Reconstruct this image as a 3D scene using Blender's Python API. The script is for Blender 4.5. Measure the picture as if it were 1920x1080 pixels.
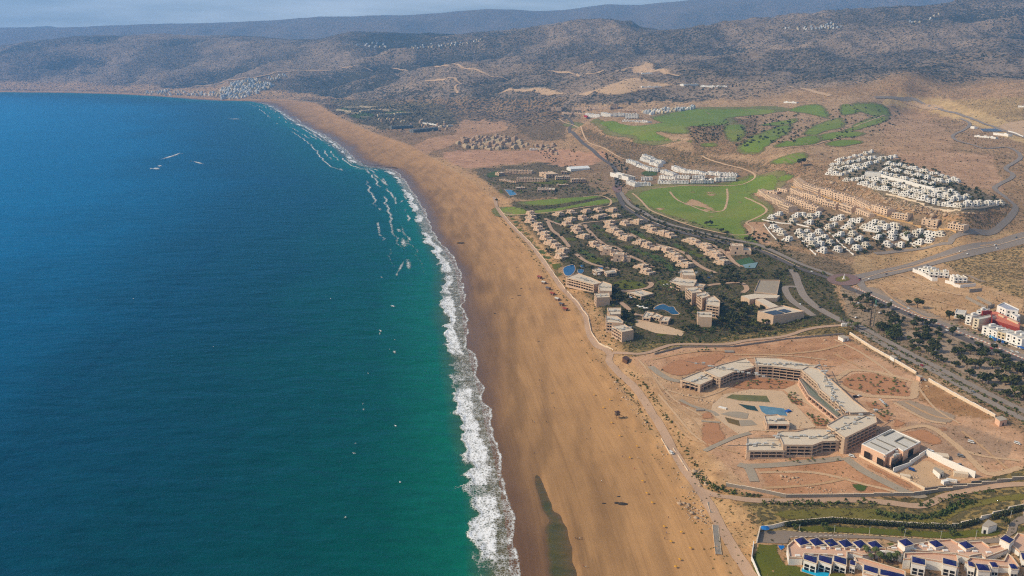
import bpy, bmesh, math, random
import numpy as np
from mathutils import Vector, Matrix
from mathutils.geometry import delaunay_2d_cdt

for o in list(bpy.data.objects): bpy.data.objects.remove(o)
SC = bpy.context.scene
COL = SC.collection
R = math.radians
# ------------------------------------------------------------------ camera
FPX, PITCH, CAMZ = 1638.0, R(15.4), 270.0
cam = bpy.data.cameras.new('camera'); camo = bpy.data.objects.new('camera', cam); COL.objects.link(camo)
cam.sensor_width = 36.0; cam.lens = 36.0 * FPX / 1920.0
cam.clip_start = 1.0; cam.clip_end = 120000.0
camo.location = (0, 0, CAMZ); camo.rotation_euler = (math.pi / 2 - PITCH, 0, 0)
SC.camera = camo
# ------------------------------------------------------------------ sky and sun
SUN_AZ, SUN_EL = R(-95), R(37)          # azimuth measured from +Y (view axis) towards +X
w = bpy.data.worlds.new('World'); SC.world = w; w.use_nodes = True
nt = w.node_tree; nt.nodes.clear()
wo = nt.nodes.new('ShaderNodeOutputWorld'); bg = nt.nodes.new('ShaderNodeBackground')
sky = nt.nodes.new('ShaderNodeTexSky'); sky.sky_type = 'NISHITA'; sky.sun_disc = False
sky.sun_elevation = SUN_EL; sky.sun_rotation = SUN_AZ
sky.air_density = 1.1; sky.dust_density = 3.0; sky.ozone_density = 2.0; sky.altitude = 200
# thin cloud sheet over the whole sky
tc = nt.nodes.new('ShaderNodeTexCoord'); mp = nt.nodes.new('ShaderNodeMapping'); mp.inputs['Scale'].default_value = (2.2, 2.2, 16)
mp.inputs['Location'].default_value = (0.35, 0.2, 0.1)
cn = nt.nodes.new('ShaderNodeTexNoise'); cn.inputs['Scale'].default_value = 1.6; cn.inputs['Detail'].default_value = 7; cn.inputs['Roughness'].default_value = .58
cr = nt.nodes.new('ShaderNodeMapRange'); cr.inputs['From Min'].default_value = .30; cr.inputs['From Max'].default_value = .66; cr.inputs['To Max'].default_value = .9
cm = nt.nodes.new('ShaderNodeMixRGB'); cm.inputs['Color2'].default_value = (8.2, 8.1, 7.9, 1)
L = nt.links.new
L(tc.outputs['Generated'], mp.inputs['Vector']); L(mp.outputs[0], cn.inputs['Vector']); L(cn.outputs['Fac'], cr.inputs['Value'])
sz = nt.nodes.new('ShaderNodeSeparateXYZ'); ez = nt.nodes.new('ShaderNodeMapRange'); mu = nt.nodes.new('ShaderNodeMath'); mu.operation = 'MULTIPLY'
ez.inputs['From Min'].default_value = .02; ez.inputs['From Max'].default_value = .40; ez.inputs['To Min'].default_value = 1.0; ez.inputs['To Max'].default_value = .12   # the cloud bank thins out overhead
L(tc.outputs['Generated'], sz.inputs[0]); L(sz.outputs['Z'], ez.inputs['Value']); L(cr.outputs[0], mu.inputs[0]); L(ez.outputs[0], mu.inputs[1])
L(mu.outputs[0], cm.inputs['Fac']); L(sky.outputs[0], cm.inputs['Color1']); L(cm.outputs[0], bg.inputs['Color']); L(bg.outputs[0], wo.inputs['Surface'])
bg.inputs['Strength'].default_value = 0.13
sl = bpy.data.lights.new('sun', 'SUN'); so = bpy.data.objects.new('sun', sl); COL.objects.link(so)
sl.energy = 3.6; sl.angle = R(0.5); sl.color = (1.0, .875, .67)
sd = Vector((math.sin(SUN_AZ) * math.cos(SUN_EL), math.cos(SUN_AZ) * math.cos(SUN_EL), math.sin(SUN_EL)))
so.rotation_euler = sd.to_track_quat('Z', 'Y').to_euler(); so.location = (0, 0, 2000)
SC.view_settings.view_transform = 'Standard'; SC.view_settings.look = 'None'
SC.view_settings.exposure = 0.0; SC.view_settings.gamma = 1.0; SC.view_settings.use_curve_mapping = False
SC.render.engine = 'CYCLES'
cy = SC.cycles
cy.use_denoising = False; cy.pixel_filter_type = 'BLACKMAN_HARRIS'; cy.filter_width = 1.15; cy.max_bounces = 5; cy.diffuse_bounces = 2; cy.glossy_bounces = 2; cy.transmission_bounces = 3
cy.volume_bounces = 1; cy.transparent_max_bounces = 8; cy.caustics_reflective = False; cy.caustics_refractive = False

# ------------------------------------------------------------------ helpers
rng = np.random.default_rng(11); random.seed(11)
CT, ST = math.cos(PITCH), math.sin(PITCH)
def P(px, py, z):
    a = (px - 960) / FPX; b = (540 - py) / FPX
    dy = CT + b * ST; dz = -ST + b * CT
    t = (z - CAMZ) / dz
    return np.array((a * t, dy * t, z))
def PD(px, py, d):
    a = (px - 960) / FPX; b = (540 - py) / FPX
    dy = CT + b * ST; dz = -ST + b * CT
    t = d / dy
    return np.array((a * t, d, CAMZ + dz * t))
def project(X, Y, Z):
    dz = Z - CAMZ
    dep = Y * CT - dz * ST; up = Y * ST + dz * CT
    return 960 + FPX * X / dep, 540 - FPX * up / dep
def sstep(a, b, x):
    t = np.clip((x - a) / (b - a), 0, 1); return t * t * (3 - 2 * t)
def _hash(ix, iy, seed):
    n = (ix.astype(np.int64) * 374761393 + iy.astype(np.int64) * 668265263 + seed * 982451653) & 0xFFFFFFFF
    n = ((n ^ (n >> 13)) * 1274126177) & 0xFFFFFFFF
    return ((n ^ (n >> 16)) & 0xFFFF) / 65535.0
def vnoise(x, y, seed=0):
    ix = np.floor(x); iy = np.floor(y); fx = x - ix; fy = y - iy
    fx = fx * fx * (3 - 2 * fx); fy = fy * fy * (3 - 2 * fy)
    a = _hash(ix, iy, seed); b = _hash(ix + 1, iy, seed); c = _hash(ix, iy + 1, seed); d = _hash(ix + 1, iy + 1, seed)
    return (a + (b - a) * fx) * (1 - fy) + (c + (d - c) * fx) * fy
def fbm(x, y, oct=4, seed=0, ridged=False):
    s = 0; amp = .5; tot = 0
    for k in range(oct):
        n = vnoise(x, y, seed + k)
        if ridged: n = 1 - np.abs(2 * n - 1)
        s = s + amp * n; tot += amp; amp *= .5; x = x * 2.03 + 17.1; y = y * 2.03 - 9.7
    return s / tot
def pl_dist(X, Y, pl):
    d = np.full(X.shape, 1e18)
    for (ax, ay), (bx, by) in zip(pl[:-1], pl[1:]):
        vx, vy = bx - ax, by - ay; l2 = vx * vx + vy * vy + 1e-9
        t = np.clip(((X - ax) * vx + (Y - ay) * vy) / l2, 0, 1)
        d = np.minimum(d, (X - ax - t * vx) ** 2 + (Y - ay - t * vy) ** 2)
    return np.sqrt(d)
def inside(X, Y, poly):
    r = np.zeros(X.shape, bool); n = len(poly)
    for k in range(n):
        x1, y1 = poly[k]; x2, y2 = poly[(k + 1) % n]
        if y1 == y2: continue
        c = ((y1 > Y) != (y2 > Y)) & (X < (x2 - x1) * (Y - y1) / (y2 - y1) + x1)
        r ^= c
    return r
def catmull(pts, n=6, closed=False):
    pts = [np.asarray(p, float) for p in pts]; out = []
    m = len(pts)
    for k in range(m if closed else m - 1):
        if closed: p0, p1, p2, p3 = pts[k - 1], pts[k], pts[(k + 1) % m], pts[(k + 2) % m]
        else: p0, p1, p2, p3 = pts[max(k - 1, 0)], pts[k], pts[k + 1], pts[min(k + 2, m - 1)]
        for q in range(n):
            t = q / n
            out.append(.5 * ((2 * p1) + (-p0 + p2) * t + (2 * p0 - 5 * p1 + 4 * p2 - p3) * t * t + (-p0 + 3 * p1 - 3 * p2 + p3) * t ** 3))
    if not closed: out.append(pts[-1])
    return out

# ------------------------------------------------------------------ the lie of the land
SHORE_PX = [(-900, 169), (-300, 171), (0, 173), (120, 174), (230, 177), (300, 181), (360, 186), (415, 189), (470, 190), (502, 196), (528, 210), (558, 230), (588, 244), (622, 263), (648, 283), (664, 299), (690, 312), (730, 318), (757, 340), (786, 385), (806, 430), (832, 470), (852, 505), (862, 560), (868, 620), (880, 680), (897, 740), (908, 800), (922, 850), (935, 910), (946, 980), (955, 1080), (960, 1180), (962, 1400)]
BACK_PX = [(-900, 167), (-300, 169), (0, 171), (120, 171.5), (230, 174), (300, 178), (360, 181), (415, 185), (470, 186), (530, 186), (590, 192), (640, 224), (700, 250), (765, 272), (830, 310), (890, 345), (924, 380), (950, 425), (985, 470), (1030, 530), (1075, 585), (1092, 630), (1112, 668), (1140, 705), (1172, 760), (1215, 815), (1250, 862), (1285, 925), (1322, 985), (1345, 1030), (1365, 1085), (1400, 1200), (1450, 1400)]
shore_w = [tuple(P(x, y, 0)[:2]) for x, y in SHORE_PX]
back_w = [tuple(P(x, y, 3.5)[:2]) for x, y in BACK_PX]
land_poly = shore_w + [(60000, 150), (60000, 60000), (-60000, 60000), (-60000, shore_w[0][1])]
inl_poly = back_w + [(60000, 150), (60000, 60000), (-60000, 60000), (-60000, back_w[0][1])]
CP = [(1410,1080,7),(1345,970,7),(1262,848,7.5),(1195,739,8),(1140,655,8),(1110,625,8),(1050,545,8),(985,465,8),(930,385,8),
 (1920,1080,13),(1650,1050,10),(1920,960,15),(1600,960,7),(1750,955,8),(1500,870,10),(1700,880,13),(1900,870,17),(1600,760,13),(1300,700,10),(1400,780,10),(1450,650,12),
 (1750,760,17),(1920,780,21),(1620,620,18),(1800,620,22),(1920,690,23),(1300,560,13),(1450,560,17),(1180,560,10),(1200,480,12),(1350,480,17),(1500,500,21),
 (1600,530,23),(1750,510,25),(1900,540,29),(1900,450,33),(1150,400,12),(1000,400,9),(1250,400,19),(1400,420,21),(1500,450,26),(1700,440,33),(1450,370,32),(1600,395,42),(1750,430,40),
 (1400,345,26),(1160,350,16),(1000,330,10),(1100,310,18),(1300,330,30),(1200,305,28),(1500,345,44),
 (1560,330,68),(1650,360,68),(1730,384,67),(1800,396,65),(1880,380,65),(1620,300,75),(1720,330,75),(1800,360,70),(1570,293,71),
 (1900,420,45),(1850,440,38),(1900,320,70),(1870,280,79),(1800,300,77),(1750,270,82),(1900,230,95),(1820,215,94),(1700,200,95),
 (1100,228,68),(1200,252,66),(1290,272,66),(1250,215,78),(1400,210,85),(1500,210,89),(1640,210,93),(1600,250,86),(1450,250,79),(1420,280,71),(1480,300,66),(1560,280,76),
 (1110,262,34),(1200,285,36),(1290,302,38),(1350,312,40),(1430,325,40),(1080,245,40),(1130,290,24),
 (900,270,8),(800,250,6),(950,245,14),(1000,210,40),(1060,203,72),(850,212,18),(700,205,8),(650,200,8),(600,188,10),(520,180,14)]
CD = [(700,170,4300),(850,165,3900),(1000,160,3600),(1150,172,3150),(1300,165,3050),(1500,165,2950),(1700,172,2750),(1900,172,2550),(2100,180,2500),
 (1000,115,4800),(1200,120,4250),(700,130,5000),(500,150,5250),(450,165,5120),(300,152,5800),(150,152,6000),(0,152,6100),(-200,152,6100),(200,115,6500),(400,112,6300),(600,110,5900),(800,100,5500),
 (1400,100,4300),(1600,110,3850),(1800,105,3650),(1920,95,3700),(2150,60,4000),
 (-300,118,7000),(-120,102,7000),(0,92,7000),(60,81,7000),(170,73,7000),(240,70,7000),(450,70,6900),(560,76,6800),(640,66,6600),(760,60,6400),(900,57,6200),(1000,52,6000),(1100,48,5800),(1180,50,5700),(1240,62,5500),(1300,57,5400),(1400,45,5300),(1600,35,5200),(1700,25,5200),(1800,11,5200),(1920,2,5200),(2150,-15,5200)]
crest = CD[-18:]
pts = [P(*c) for c in CP] + [PD(*c) for c in CD]
for c in crest:
    q = PD(*c); k = q[2]
    pts.append(np.array((q[0] * 1.2, q[1] * 1.2, k * .72))); pts.append(np.array((q[0] * 1.5, q[1] * 1.5, k * .55)))
pts = np.array(pts)
def rc(X, Y): return np.stack([X / Y * 1.3, np.log(Y)], -1)
C0 = rc(pts[:, 0], pts[:, 1]); nC = len(C0)
def tps(r2): return r2 * np.log(r2 + 1e-12)
D2 = ((C0[:, None] - C0[None]) ** 2).sum(-1)
A = np.zeros((nC + 3, nC + 3)); A[:nC, :nC] = tps(D2) + np.eye(nC) * 2e-4; A[:nC, nC] = 1; A[:nC, nC + 1:] = C0; A[nC, :nC] = 1; A[nC + 1:, :nC] = C0.T
W = np.linalg.solve(A, np.concatenate([pts[:, 2], np.zeros(3)]))
def land_z(X, Y):
    q = rc(X, Y); z = W[nC] + q[..., 0] * W[nC + 1] + q[..., 1] * W[nC + 2]
    for k in range(nC):
        d2 = (q[..., 0] - C0[k, 0]) ** 2 + (q[..., 1] - C0[k, 1]) ** 2
        z = z + W[k] * tps(d2)
    return z
NI, NJ = 700, 560
UMAX, Y0, Y1 = 0.88, 290.0, 9000.0
uu = np.linspace(-UMAX, UMAX, NI); yy = np.exp(np.linspace(math.log(Y0), math.log(Y1), NJ))
GX = uu[None, :] * yy[:, None]; GY = np.repeat(yy[:, None], NI, 1)
sdist = pl_dist(GX, GY, shore_w); on_land = inside(GX, GY, land_poly); sdist = np.where(on_land, sdist, -sdist)
bdist = pl_dist(GX, GY, back_w); inl = inside(GX, GY, inl_poly); bdist = np.where(inl, bdist, -bdist)
base = land_z(GX, GY)
hill = sstep(2450, 3300, GY) * sstep(8, 70, base)
rid = fbm(GX / 620 + 3.1, GY / 620 + .7, 5, 5, True) - .62
scrub = sstep(35, 60, base) * (1 - hill) * sstep(900, 1300, GY)
base = base + hill * (rid * (150 + 60 * sstep(3500, 6000, GY))) * (1 - .75 * sstep(5000, 6800, GY)) + (fbm(GX / 60, GY / 60, 3, 31) - .5) * (1.2 + 9 * hill + 2.0 * scrub)
base = np.maximum(base, 5.0)
t = np.clip(sdist / np.maximum(sdist - np.minimum(bdist, 0) + 1e-6, 1e-6), 0, 1)
beach = 3.6 * t ** 1.3 + (fbm(GX / 40, GY / 90, 3, 8) - .5) * .5 * sstep(0, .3, t)
GZ = np.where(inl, beach + (base - beach) * sstep(-2, 26 + .01 * GY, bdist), np.where(on_land, beach, np.maximum(-7, sdist * .022 - .02)))
GZ = GZ + sstep(-8, 0, bdist) * (1 - sstep(20, 30, bdist)) * (GY < 1500) * (fbm(GX / 11, GY / 11, 4, 101) - .5) * 3.2
# gentle tidal pools and a runnel on the lower beach (water lies at z = 0)
def dip(cx_px, cy_px, rx, ry, ang, depth, zc=.6):
    global GZ
    c = P(cx_px, cy_px, zc); dx = GX - c[0]; dy = GY - c[1]
    xr = dx * math.cos(ang) + dy * math.sin(ang); yr = -dx * math.sin(ang) + dy * math.cos(ang)
    rr = np.sqrt((xr / rx) ** 2 + (yr / ry) ** 2) + (fbm(GX / 14, GY / 14, 2, 77) - .5) * .5
    GZ = GZ - depth * (1 - sstep(.5, 1.15, rr)) * on_land
dudv = uu[1] - uu[0]; LY0 = math.log(Y0); DLY = (math.log(Y1) - LY0) / (NJ - 1)
def hz(X, Y):
    X = np.asarray(X, float); Y = np.asarray(Y, float)
    fi = np.clip((X / Y + UMAX) / dudv, 0, NI - 1.001); fj = np.clip((np.log(np.maximum(Y, 1)) - LY0) / DLY, 0, NJ - 1.001)
    i = fi.astype(int); j = fj.astype(int); a = fi - i; b = fj - j
    return (GZ[j, i] * (1 - a) + GZ[j, i + 1] * a) * (1 - b) + (GZ[j + 1, i] * (1 - a) + GZ[j + 1, i + 1] * a) * b
def G(px, py):
    """ground point seen at photo pixel (px, py): ray against the height grid"""
    a = (px - 960) / FPX; b = (540 - py) / FPX
    dy = CT + b * ST; dz = -ST + b * CT; u = a / dy
    fi = min(max((u + UMAX) / dudv, 0), NI - 1.001); i = int(fi); k = fi - i
    col = np.maximum(GZ[:, i] * (1 - k) + GZ[:, i + 1] * k, 0.0)
    ray = CAMZ + yy * dz / dy
    m = np.nonzero(col >= ray)[0]
    if len(m) == 0: Y = 8000.0
    else:
        j = m[0]
        if j == 0: Y = P(px, py, col[0])[1]; return np.array((u * Y, Y, col[0]))
        d0 = ray[j - 1] - col[j - 1]; d1 = ray[j] - col[j]; s = d0 / (d0 - d1 + 1e-9); Y = yy[j - 1] + (yy[j] - yy[j - 1]) * s
    return np.array((u * Y, Y, max(float(hz(u * Y, Y)), 0)))
# ------------------------------------------------------------------ materials
def lin(r, g, b):
    f = lambda c: (c / 255 / 12.92) if c / 255 <= .04045 else ((c / 255 + .055) / 1.055) ** 2.4
    return (f(r), f(g), f(b))
class NB:
    def __init__(s, name):
        s.m = bpy.data.materials.new(name); s.m.use_nodes = True; s.t = s.m.node_tree; s.b = s.t.nodes['Principled BSDF']; s.o = s.t.nodes['Material Output']
        s.b.inputs['Specular IOR Level'].default_value = .25
    def n(s, typ, **k):
        x = s.t.nodes.new('ShaderNode' + typ)
        for a, v in k.items():
            if a.startswith('_'): setattr(x, a[1:], v)
            else: s.put(x.inputs[a.replace('__', ' ')], v)
        return x
    def put(s, sock, v):
        if hasattr(v, 'is_output'): s.t.links.new(v, sock)
        else: sock.default_value = v if not (isinstance(v, tuple) and len(v) == 3 and len(getattr(sock, 'default_value', (0,) * 3)) == 4) else v + (1,)
    def mix(s, f, a, b, mode='MIX'):
        x = s.n('MixRGB', _blend_type=mode); s.put(x.inputs[0], f); s.put(x.inputs[1], a); s.put(x.inputs[2], b); return x.outputs[0]
    def math(s, op, a, b=0.0, c=0.0):
        x = s.t.nodes.new('ShaderNodeMath'); x.operation = op; s.put(x.inputs[0], a); s.put(x.inputs[1], b); s.put(x.inputs[2], c); return x.outputs[0]
    def rng(s, v, a, b, c=0.0, d=1.0):
        x = s.n('MapRange'); s.put(x.inputs[0], v)
        for k, q in enumerate((a, b, c, d)): s.put(x.inputs[k + 1], q)
        return x.outputs[0]
    def noise(s, vec, scale, detail=4, rough=.55):
        x = s.n('TexNoise', Scale=scale, Detail=detail, Roughness=rough); s.put(x.inputs['Vector'], vec); return x.outputs['Fac']
    def pos(s): return s.n('NewGeometry').outputs['Position']
    def attr(s, name): return s.n('Attribute', _attribute_name=name)
    def scl(s, vec, sc):
        x = s.n('Mapping'); s.put(x.inputs['Vector'], vec); x.inputs['Scale'].default_value = sc; return x.outputs[0]
    def bump(s, h, dist, strength=1.0):
        x = s.n('Bump', Strength=strength, Distance=dist); s.put(x.inputs['Height'], h); s.put(s.b.inputs['Normal'], x.outputs[0])
    def fin(s, col, rough=.9):
        s.put(s.b.inputs['Base Color'], col); s.put(s.b.inputs['Roughness'], rough); return s.m
MATS = {}
def M(name, col, rough=.85, var=.12, scale=.6, metal=0.0):
    """plain weathered paint / plaster / stone: colour with blotches and grime of its own"""
    if name in MATS: return MATS[name]
    b = NB(name); p = b.pos(); n1 = b.noise(p, scale, 5, .6); n2 = b.noise(p, scale * .12, 3)
    k = b.math('ADD', b.math('MULTIPLY', n1, var * 1.6), b.math('MULTIPLY', n2, var * 1.6))
    k = b.math('ADD', k, 1 - var * 1.6)
    c = b.mix(1.0, tuple(q * f for q, f in zip(lin(*col), (.95, .91, .84))), b.n('CombineXYZ', X=k, Y=k, Z=k).outputs[0], 'MULTIPLY')
    b.b.inputs['Metallic'].default_value = metal
    MATS[name] = b.fin(c, rough); return MATS[name]
def ground_mat(name, hills=False):
    b = NB(name); p = b.pos(); tint = b.attr('tint').outputs['Color']; veg = b.attr('veg').outputs['Fac']; wet = b.attr('wet').outputs['Fac']
    big = b.noise(p, .012, 5, .6); mid = b.noise(p, .07, 5, .65); fine = b.noise(p, .55, 4, .7)
    k = b.math('ADD', b.rng(big, .3, .7, -.18, .18), b.math('ADD', b.rng(mid, .3, .7, -.2, .2), b.rng(fine, .3, .7, -.16, .16)))
    k = b.math('MULTIPLY_ADD', k, b.math('SUBTRACT', 1.0, b.math('MULTIPLY', wet, .6)), 1.0)
    soil = b.mix(1.0, tint, b.n('CombineXYZ', X=k, Y=b.math('POWER', k, 1.08), Z=b.math('POWER', k, 1.2)).outputs[0], 'MULTIPLY')
    rough_ = b.rng(b.noise(p, .045, 7, .72), .44, .60); soil = b.mix(b.math('MULTIPLY', rough_, .0 if hills else .55), soil, b.mix(1.0, soil, (.80, .70, .62), 'MULTIPLY')); grit = b.rng(b.noise(p, .9, 5, .75), .56, .70); soil = b.mix(b.math('MULTIPLY', grit, .0 if hills else .5), soil, b.mix(1.0, soil, (.62, .56, .50), 'MULTIPLY'))
    # scrub: dark tufts whose share follows the veg attribute
    v1 = b.n('TexVoronoi', Scale=.10 if hills else .33, Randomness=1.0); b.put(v1.inputs['Vector'], p)
    vd = b.math('ADD', v1.outputs['Distance'], b.rng(b.noise(p, .05 if hills else .12, 4, .65), .3, .7, .28, -.28))
    thr = b.math('MULTIPLY', veg, .85)
    tuft = b.rng(b.math('SUBTRACT', thr, vd), -.06, .10, 0, 1)
    patch = b.rng(b.noise(p, .03, 3), .35, .65)
    vegc = b.mix(patch, lin(46, 46, 36) if hills else lin(56, 56, 34), lin(70, 64, 50) if hills else lin(84, 76, 44))
    c = b.mix(b.math('MULTIPLY', tuft, .92 if hills else .8), soil, vegc)
    b.bump(b.math('ADD', fine, b.math('MULTIPLY', mid, 3.0)), .35 if not hills else 1.5, .5)
    return b.fin(c, b.rng(wet, 0, 1, .95, .30))
def soft_edge(b, p, fine=.15):
    e = b.attr('edge').outputs['Fac']; n = b.noise(p, fine, 5, .7); n2 = b.noise(p, fine * .22, 3)
    k = b.math('ADD', e, b.math('ADD', b.math('MULTIPLY', b.math('SUBTRACT', n, .5), 1.5), b.math('MULTIPLY', b.math('SUBTRACT', n2, .5), 1.0)))
    b.put(b.b.inputs['Alpha'], b.rng(k, .18, .5))
def beach_mat():
    b = NB('beach_sand'); p = b.pos(); tint = b.attr('tint').outputs['Color']; wet = b.attr('wet').outputs['Fac']; sd = b.attr('sd').outputs['Fac']; al = b.attr('along').outputs['Fac']
    v1 = b.n('CombineXYZ', X=b.math('MULTIPLY', sd, .11), Y=b.math('MULTIPLY', al, .006)).outputs[0]; v2 = b.n('CombineXYZ', X=b.math('MULTIPLY', sd, .55), Y=b.math('MULTIPLY', al, .012)).outputs[0]
    s1 = b.noise(v1, 1.0, 4, .6); s2 = b.noise(v2, 1.0, 4, .65); big = b.noise(p, .02, 4, .6); fine = b.noise(p, .7, 4, .7)
    k = b.math('ADD', b.rng(s1, .3, .7, -.13, .13), b.math('ADD', b.rng(s2, .3, .7, -.07, .07), b.math('ADD', b.rng(big, .3, .7, -.09, .09), b.rng(fine, .3, .7, -.05, .05))))
    tr = b.n('TexWave', Scale=.05, Distortion=14.0, Detail=4); tr.inputs['Detail Scale'].default_value = .25; b.put(tr.inputs['Vector'], b.n('CombineXYZ', X=b.math('MULTIPLY', sd, 1.0), Y=b.math('MULTIPLY', al, .05)).outputs[0])
    trk = b.math('MULTIPLY', b.rng(tr.outputs['Fac'], .95, .995, 0, -.08), b.math('SUBTRACT', 1.0, wet)); k = b.math('ADD', k, trk); k = b.math('ADD', k, 1.0)
    c = b.mix(1.0, tint, b.n('CombineXYZ', X=k, Y=b.math('POWER', k, 1.06), Z=b.math('POWER', k, 1.14)).outputs[0], 'MULTIPLY'); b.bump(b.math('ADD', fine, b.math('MULTIPLY', s2, 2.0)), .12, .5); return b.fin(c, b.rng(wet, 0, 1, .95, .34))
def grass_mat(name, ca, cb, dry, scale=.05, stripes=0.0):
    b = NB(name); p = b.pos(); n1 = b.noise(p, scale, 5, .65); n2 = b.noise(p, scale * 9, 4, .7); n3 = b.noise(p, scale * .3, 3)
    c = b.mix(b.rng(n1, .3, .7), lin(*ca), lin(*cb))
    c = b.mix(b.math('MULTIPLY', b.rng(n3, .48, .75), .75), c, lin(*dry))
    if stripes:
        w = b.n('TexWave', Scale=.045, Distortion=1.2, Detail=1); b.put(w.inputs['Vector'], p)
        c = b.mix(b.math('MULTIPLY', w.outputs['Fac'], stripes), c, lin(ca[0] + 22, ca[1] + 26, ca[2] + 12))
    c = b.mix(b.rng(n2, .35, .75, 0, .35), c, lin(ca[0] * .6, ca[1] * .62, ca[2] * .6))
    b.bump(n2, .3, .5); soft_edge(b, p); return b.fin(c, .95)
def road_mat(name, col, rough=.9, soft=False):
    b = NB(name); p = b.pos(); soft and soft_edge(b, p, .3); n1 = b.noise(p, .09, 5, .65); n2 = b.noise(p, 1.1, 4, .7)
    k = b.math('ADD', .72, b.math('ADD', b.math('MULTIPLY', n1, .36), b.math('MULTIPLY', n2, .2)))
    c = b.mix(1.0, tuple(q * f for q, f in zip(lin(*col), (.88, .82, .72))), b.n('CombineXYZ', X=k, Y=k, Z=k).outputs[0], 'MULTIPLY'); return b.fin(c, rough)
def pool_mat(name, col):
    b = NB(name); p = b.pos(); c = b.mix(b.rng(b.noise(p, .15, 3), .3, .7), lin(*col), lin(col[0] * .8, col[1] * .85, col[2] * .9))
    b.b.inputs['Specular IOR Level'].default_value = .15; b.bump(b.noise(p, 1.5, 3), .05, .6); return b.fin(c, .2)
MG, MH = ground_mat('soil_and_scrub'), ground_mat('hill_scrub', True)

# ------------------------------------------------------------------ land cover on the ground grid
def tag(o, label=None, cat=None, group=None, kind=None):
    for k, v in (('label', label), ('category', cat), ('group', group), ('kind', kind)):
        if v: o[k] = v
    return o
def mesh_obj(name, verts, faces, mat, parent=None, smooth=False):
    me = bpy.data.meshes.new(name)
    V = np.asarray(verts, np.float32).reshape(-1, 3)
    if isinstance(faces, np.ndarray) and faces.ndim == 2:
        n, k = faces.shape; me.vertices.add(len(V)); me.vertices.foreach_set('co', V.ravel())
        me.loops.add(n * k); me.loops.foreach_set('vertex_index', faces.astype(np.int32).ravel())
        me.polygons.add(n); me.polygons.foreach_set('loop_start', np.arange(0, n * k, k, dtype=np.int32)); me.polygons.foreach_set('loop_total', np.full(n, k, np.int32))
        me.update(calc_edges=True)
    else: me.from_pydata(V.tolist(), [], [list(f) for f in faces]); me.update()
    if mat: me.materials.append(mat)
    if smooth: me.polygons.foreach_set('use_smooth', np.ones(len(me.polygons), bool))
    o = bpy.data.objects.new(name, me); COL.objects.link(o)
    if parent: o.parent = parent
    return o
def set_attr(o, name, arr, typ='FLOAT'):
    a = o.data.attributes.new(name, typ, 'POINT')
    if typ == 'FLOAT_COLOR':
        c = np.ones((len(arr), 4), np.float32); c[:, :3] = arr; a.data.foreach_set('color', c.ravel())
    else: a.data.foreach_set('value', np.asarray(arr, np.float32).ravel())
gpx, gpy = project(GX, GY, GZ)
jx = gpx + (fbm(GX / 35, GY / 35, 3, 51) - .5) * 16; jy = gpy + (fbm(GX / 35 + 9, GY / 35, 3, 61) - .5) * 9
tint = np.zeros(GX.shape + (3,)); tint[:] = np.array(lin(186, 152, 116)) * (.86, .80, .69); veg = np.full(GX.shape, .42)
def cover(poly, col, v, jit=True):
    m = inside(jx if jit else gpx, jy if jit else gpy, poly); tint[m] = np.array(lin(*col)) * (.86, .80, .69); veg[m] = v
pn = fbm(GX / 420, GY / 420, 4, 91)
hm = sstep(.3, .6, hill)
for c in range(3): tint[..., c] = tint[..., c] * (1 - hm) + hm * (lin(120, 102, 84)[c] * (1 - sstep(.35, .7, pn)) + lin(150, 126, 102)[c] * sstep(.35, .7, pn))
veg = veg * (1 - hm) + hm * (.47 + .16 * (1 - sstep(.38, .6, pn)) - .16 * sstep(.6, .75, fbm(GX / 130, GY / 130, 3, 93)) + .40 * (1 - sstep(-.2, .02, rid)))
cover([(560,185),(1060,185),(1060,262),(940,262),(850,225),(760,215),(600,215)], (150,122,92), .62)
cover([(620,185),(830,195),(860,232),(740,250),(660,225)], (128,112,80), .62)
cover([(700,245),(880,232),(950,225),(1000,262),(900,285),(800,300),(760,275)], (168,136,104), .45)
cover([(872,224),(944,229),(950,246),(890,256),(800,290),(770,280),(800,262),(850,250)], (192,152,118), .10)
cover([(1160,262),(1300,275),(1420,275),(1500,300),(1420,335),(1300,318),(1180,300),(1090,255),(1090,240)], (156,126,92), .66)
cover([(830,285),(1000,280),(1135,286),(1140,310),(1050,318),(1010,300),(880,318),(840,305)], (200,156,126), .08)
cover([(890,318),(1010,305),(1150,318),(1165,355),(1090,372),(930,372)], (132,114,88), .6)
cover([(1080,195),(1700,180),(1720,225),(1650,285),(1450,312),(1290,285),(1100,240)], (190,158,124), .34)
cover([(1290,230),(1420,220),(1420,290),(1300,290)], (166,134,100), .55)
cover([(1640,205),(1740,215),(1790,260),(1760,330),(1660,285)], (196,160,126), .3)
cover([(1660,180),(1800,190),(1920,240),(1920,270),(1830,235),(1740,208),(1650,195)], (208,178,128), .1)
cover([(1780,190),(1920,180),(1920,235)], (190,160,112), .42)
cover([(1720,285),(1860,290),(1880,360),(1800,345),(1660,300)], (198,160,128), .26)
cover([(1545,315),(1640,285),(1760,330),(1900,385),(1800,405),(1690,385)], (140,126,104), .42)
cover([(1420,300),(1545,310),(1690,390),(1800,410),(1900,390),(1870,440),(1780,425),(1500,338),(1460,330)], (176,142,108), .55)
cover([(1420,350),(1500,338),(1820,430),(1760,480),(1560,480),(1440,450)], (150,128,102), .35)
cover([(1195,360),(1240,340),(1500,330),(1420,370),(1445,460),(1330,440),(1230,410)], (194,156,124), .1)
cover([(1060,330),(1130,300),(1400,315),(1490,330),(1420,350),(1200,362),(1160,372)], (166,138,108), .4)
cover([(925,385),(1140,365),(1230,395),(1420,455),(1560,520),(1590,600),(1480,622),(1200,655),(1135,650),(1095,600),(1040,535)], (116,100,68), .80)
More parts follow.
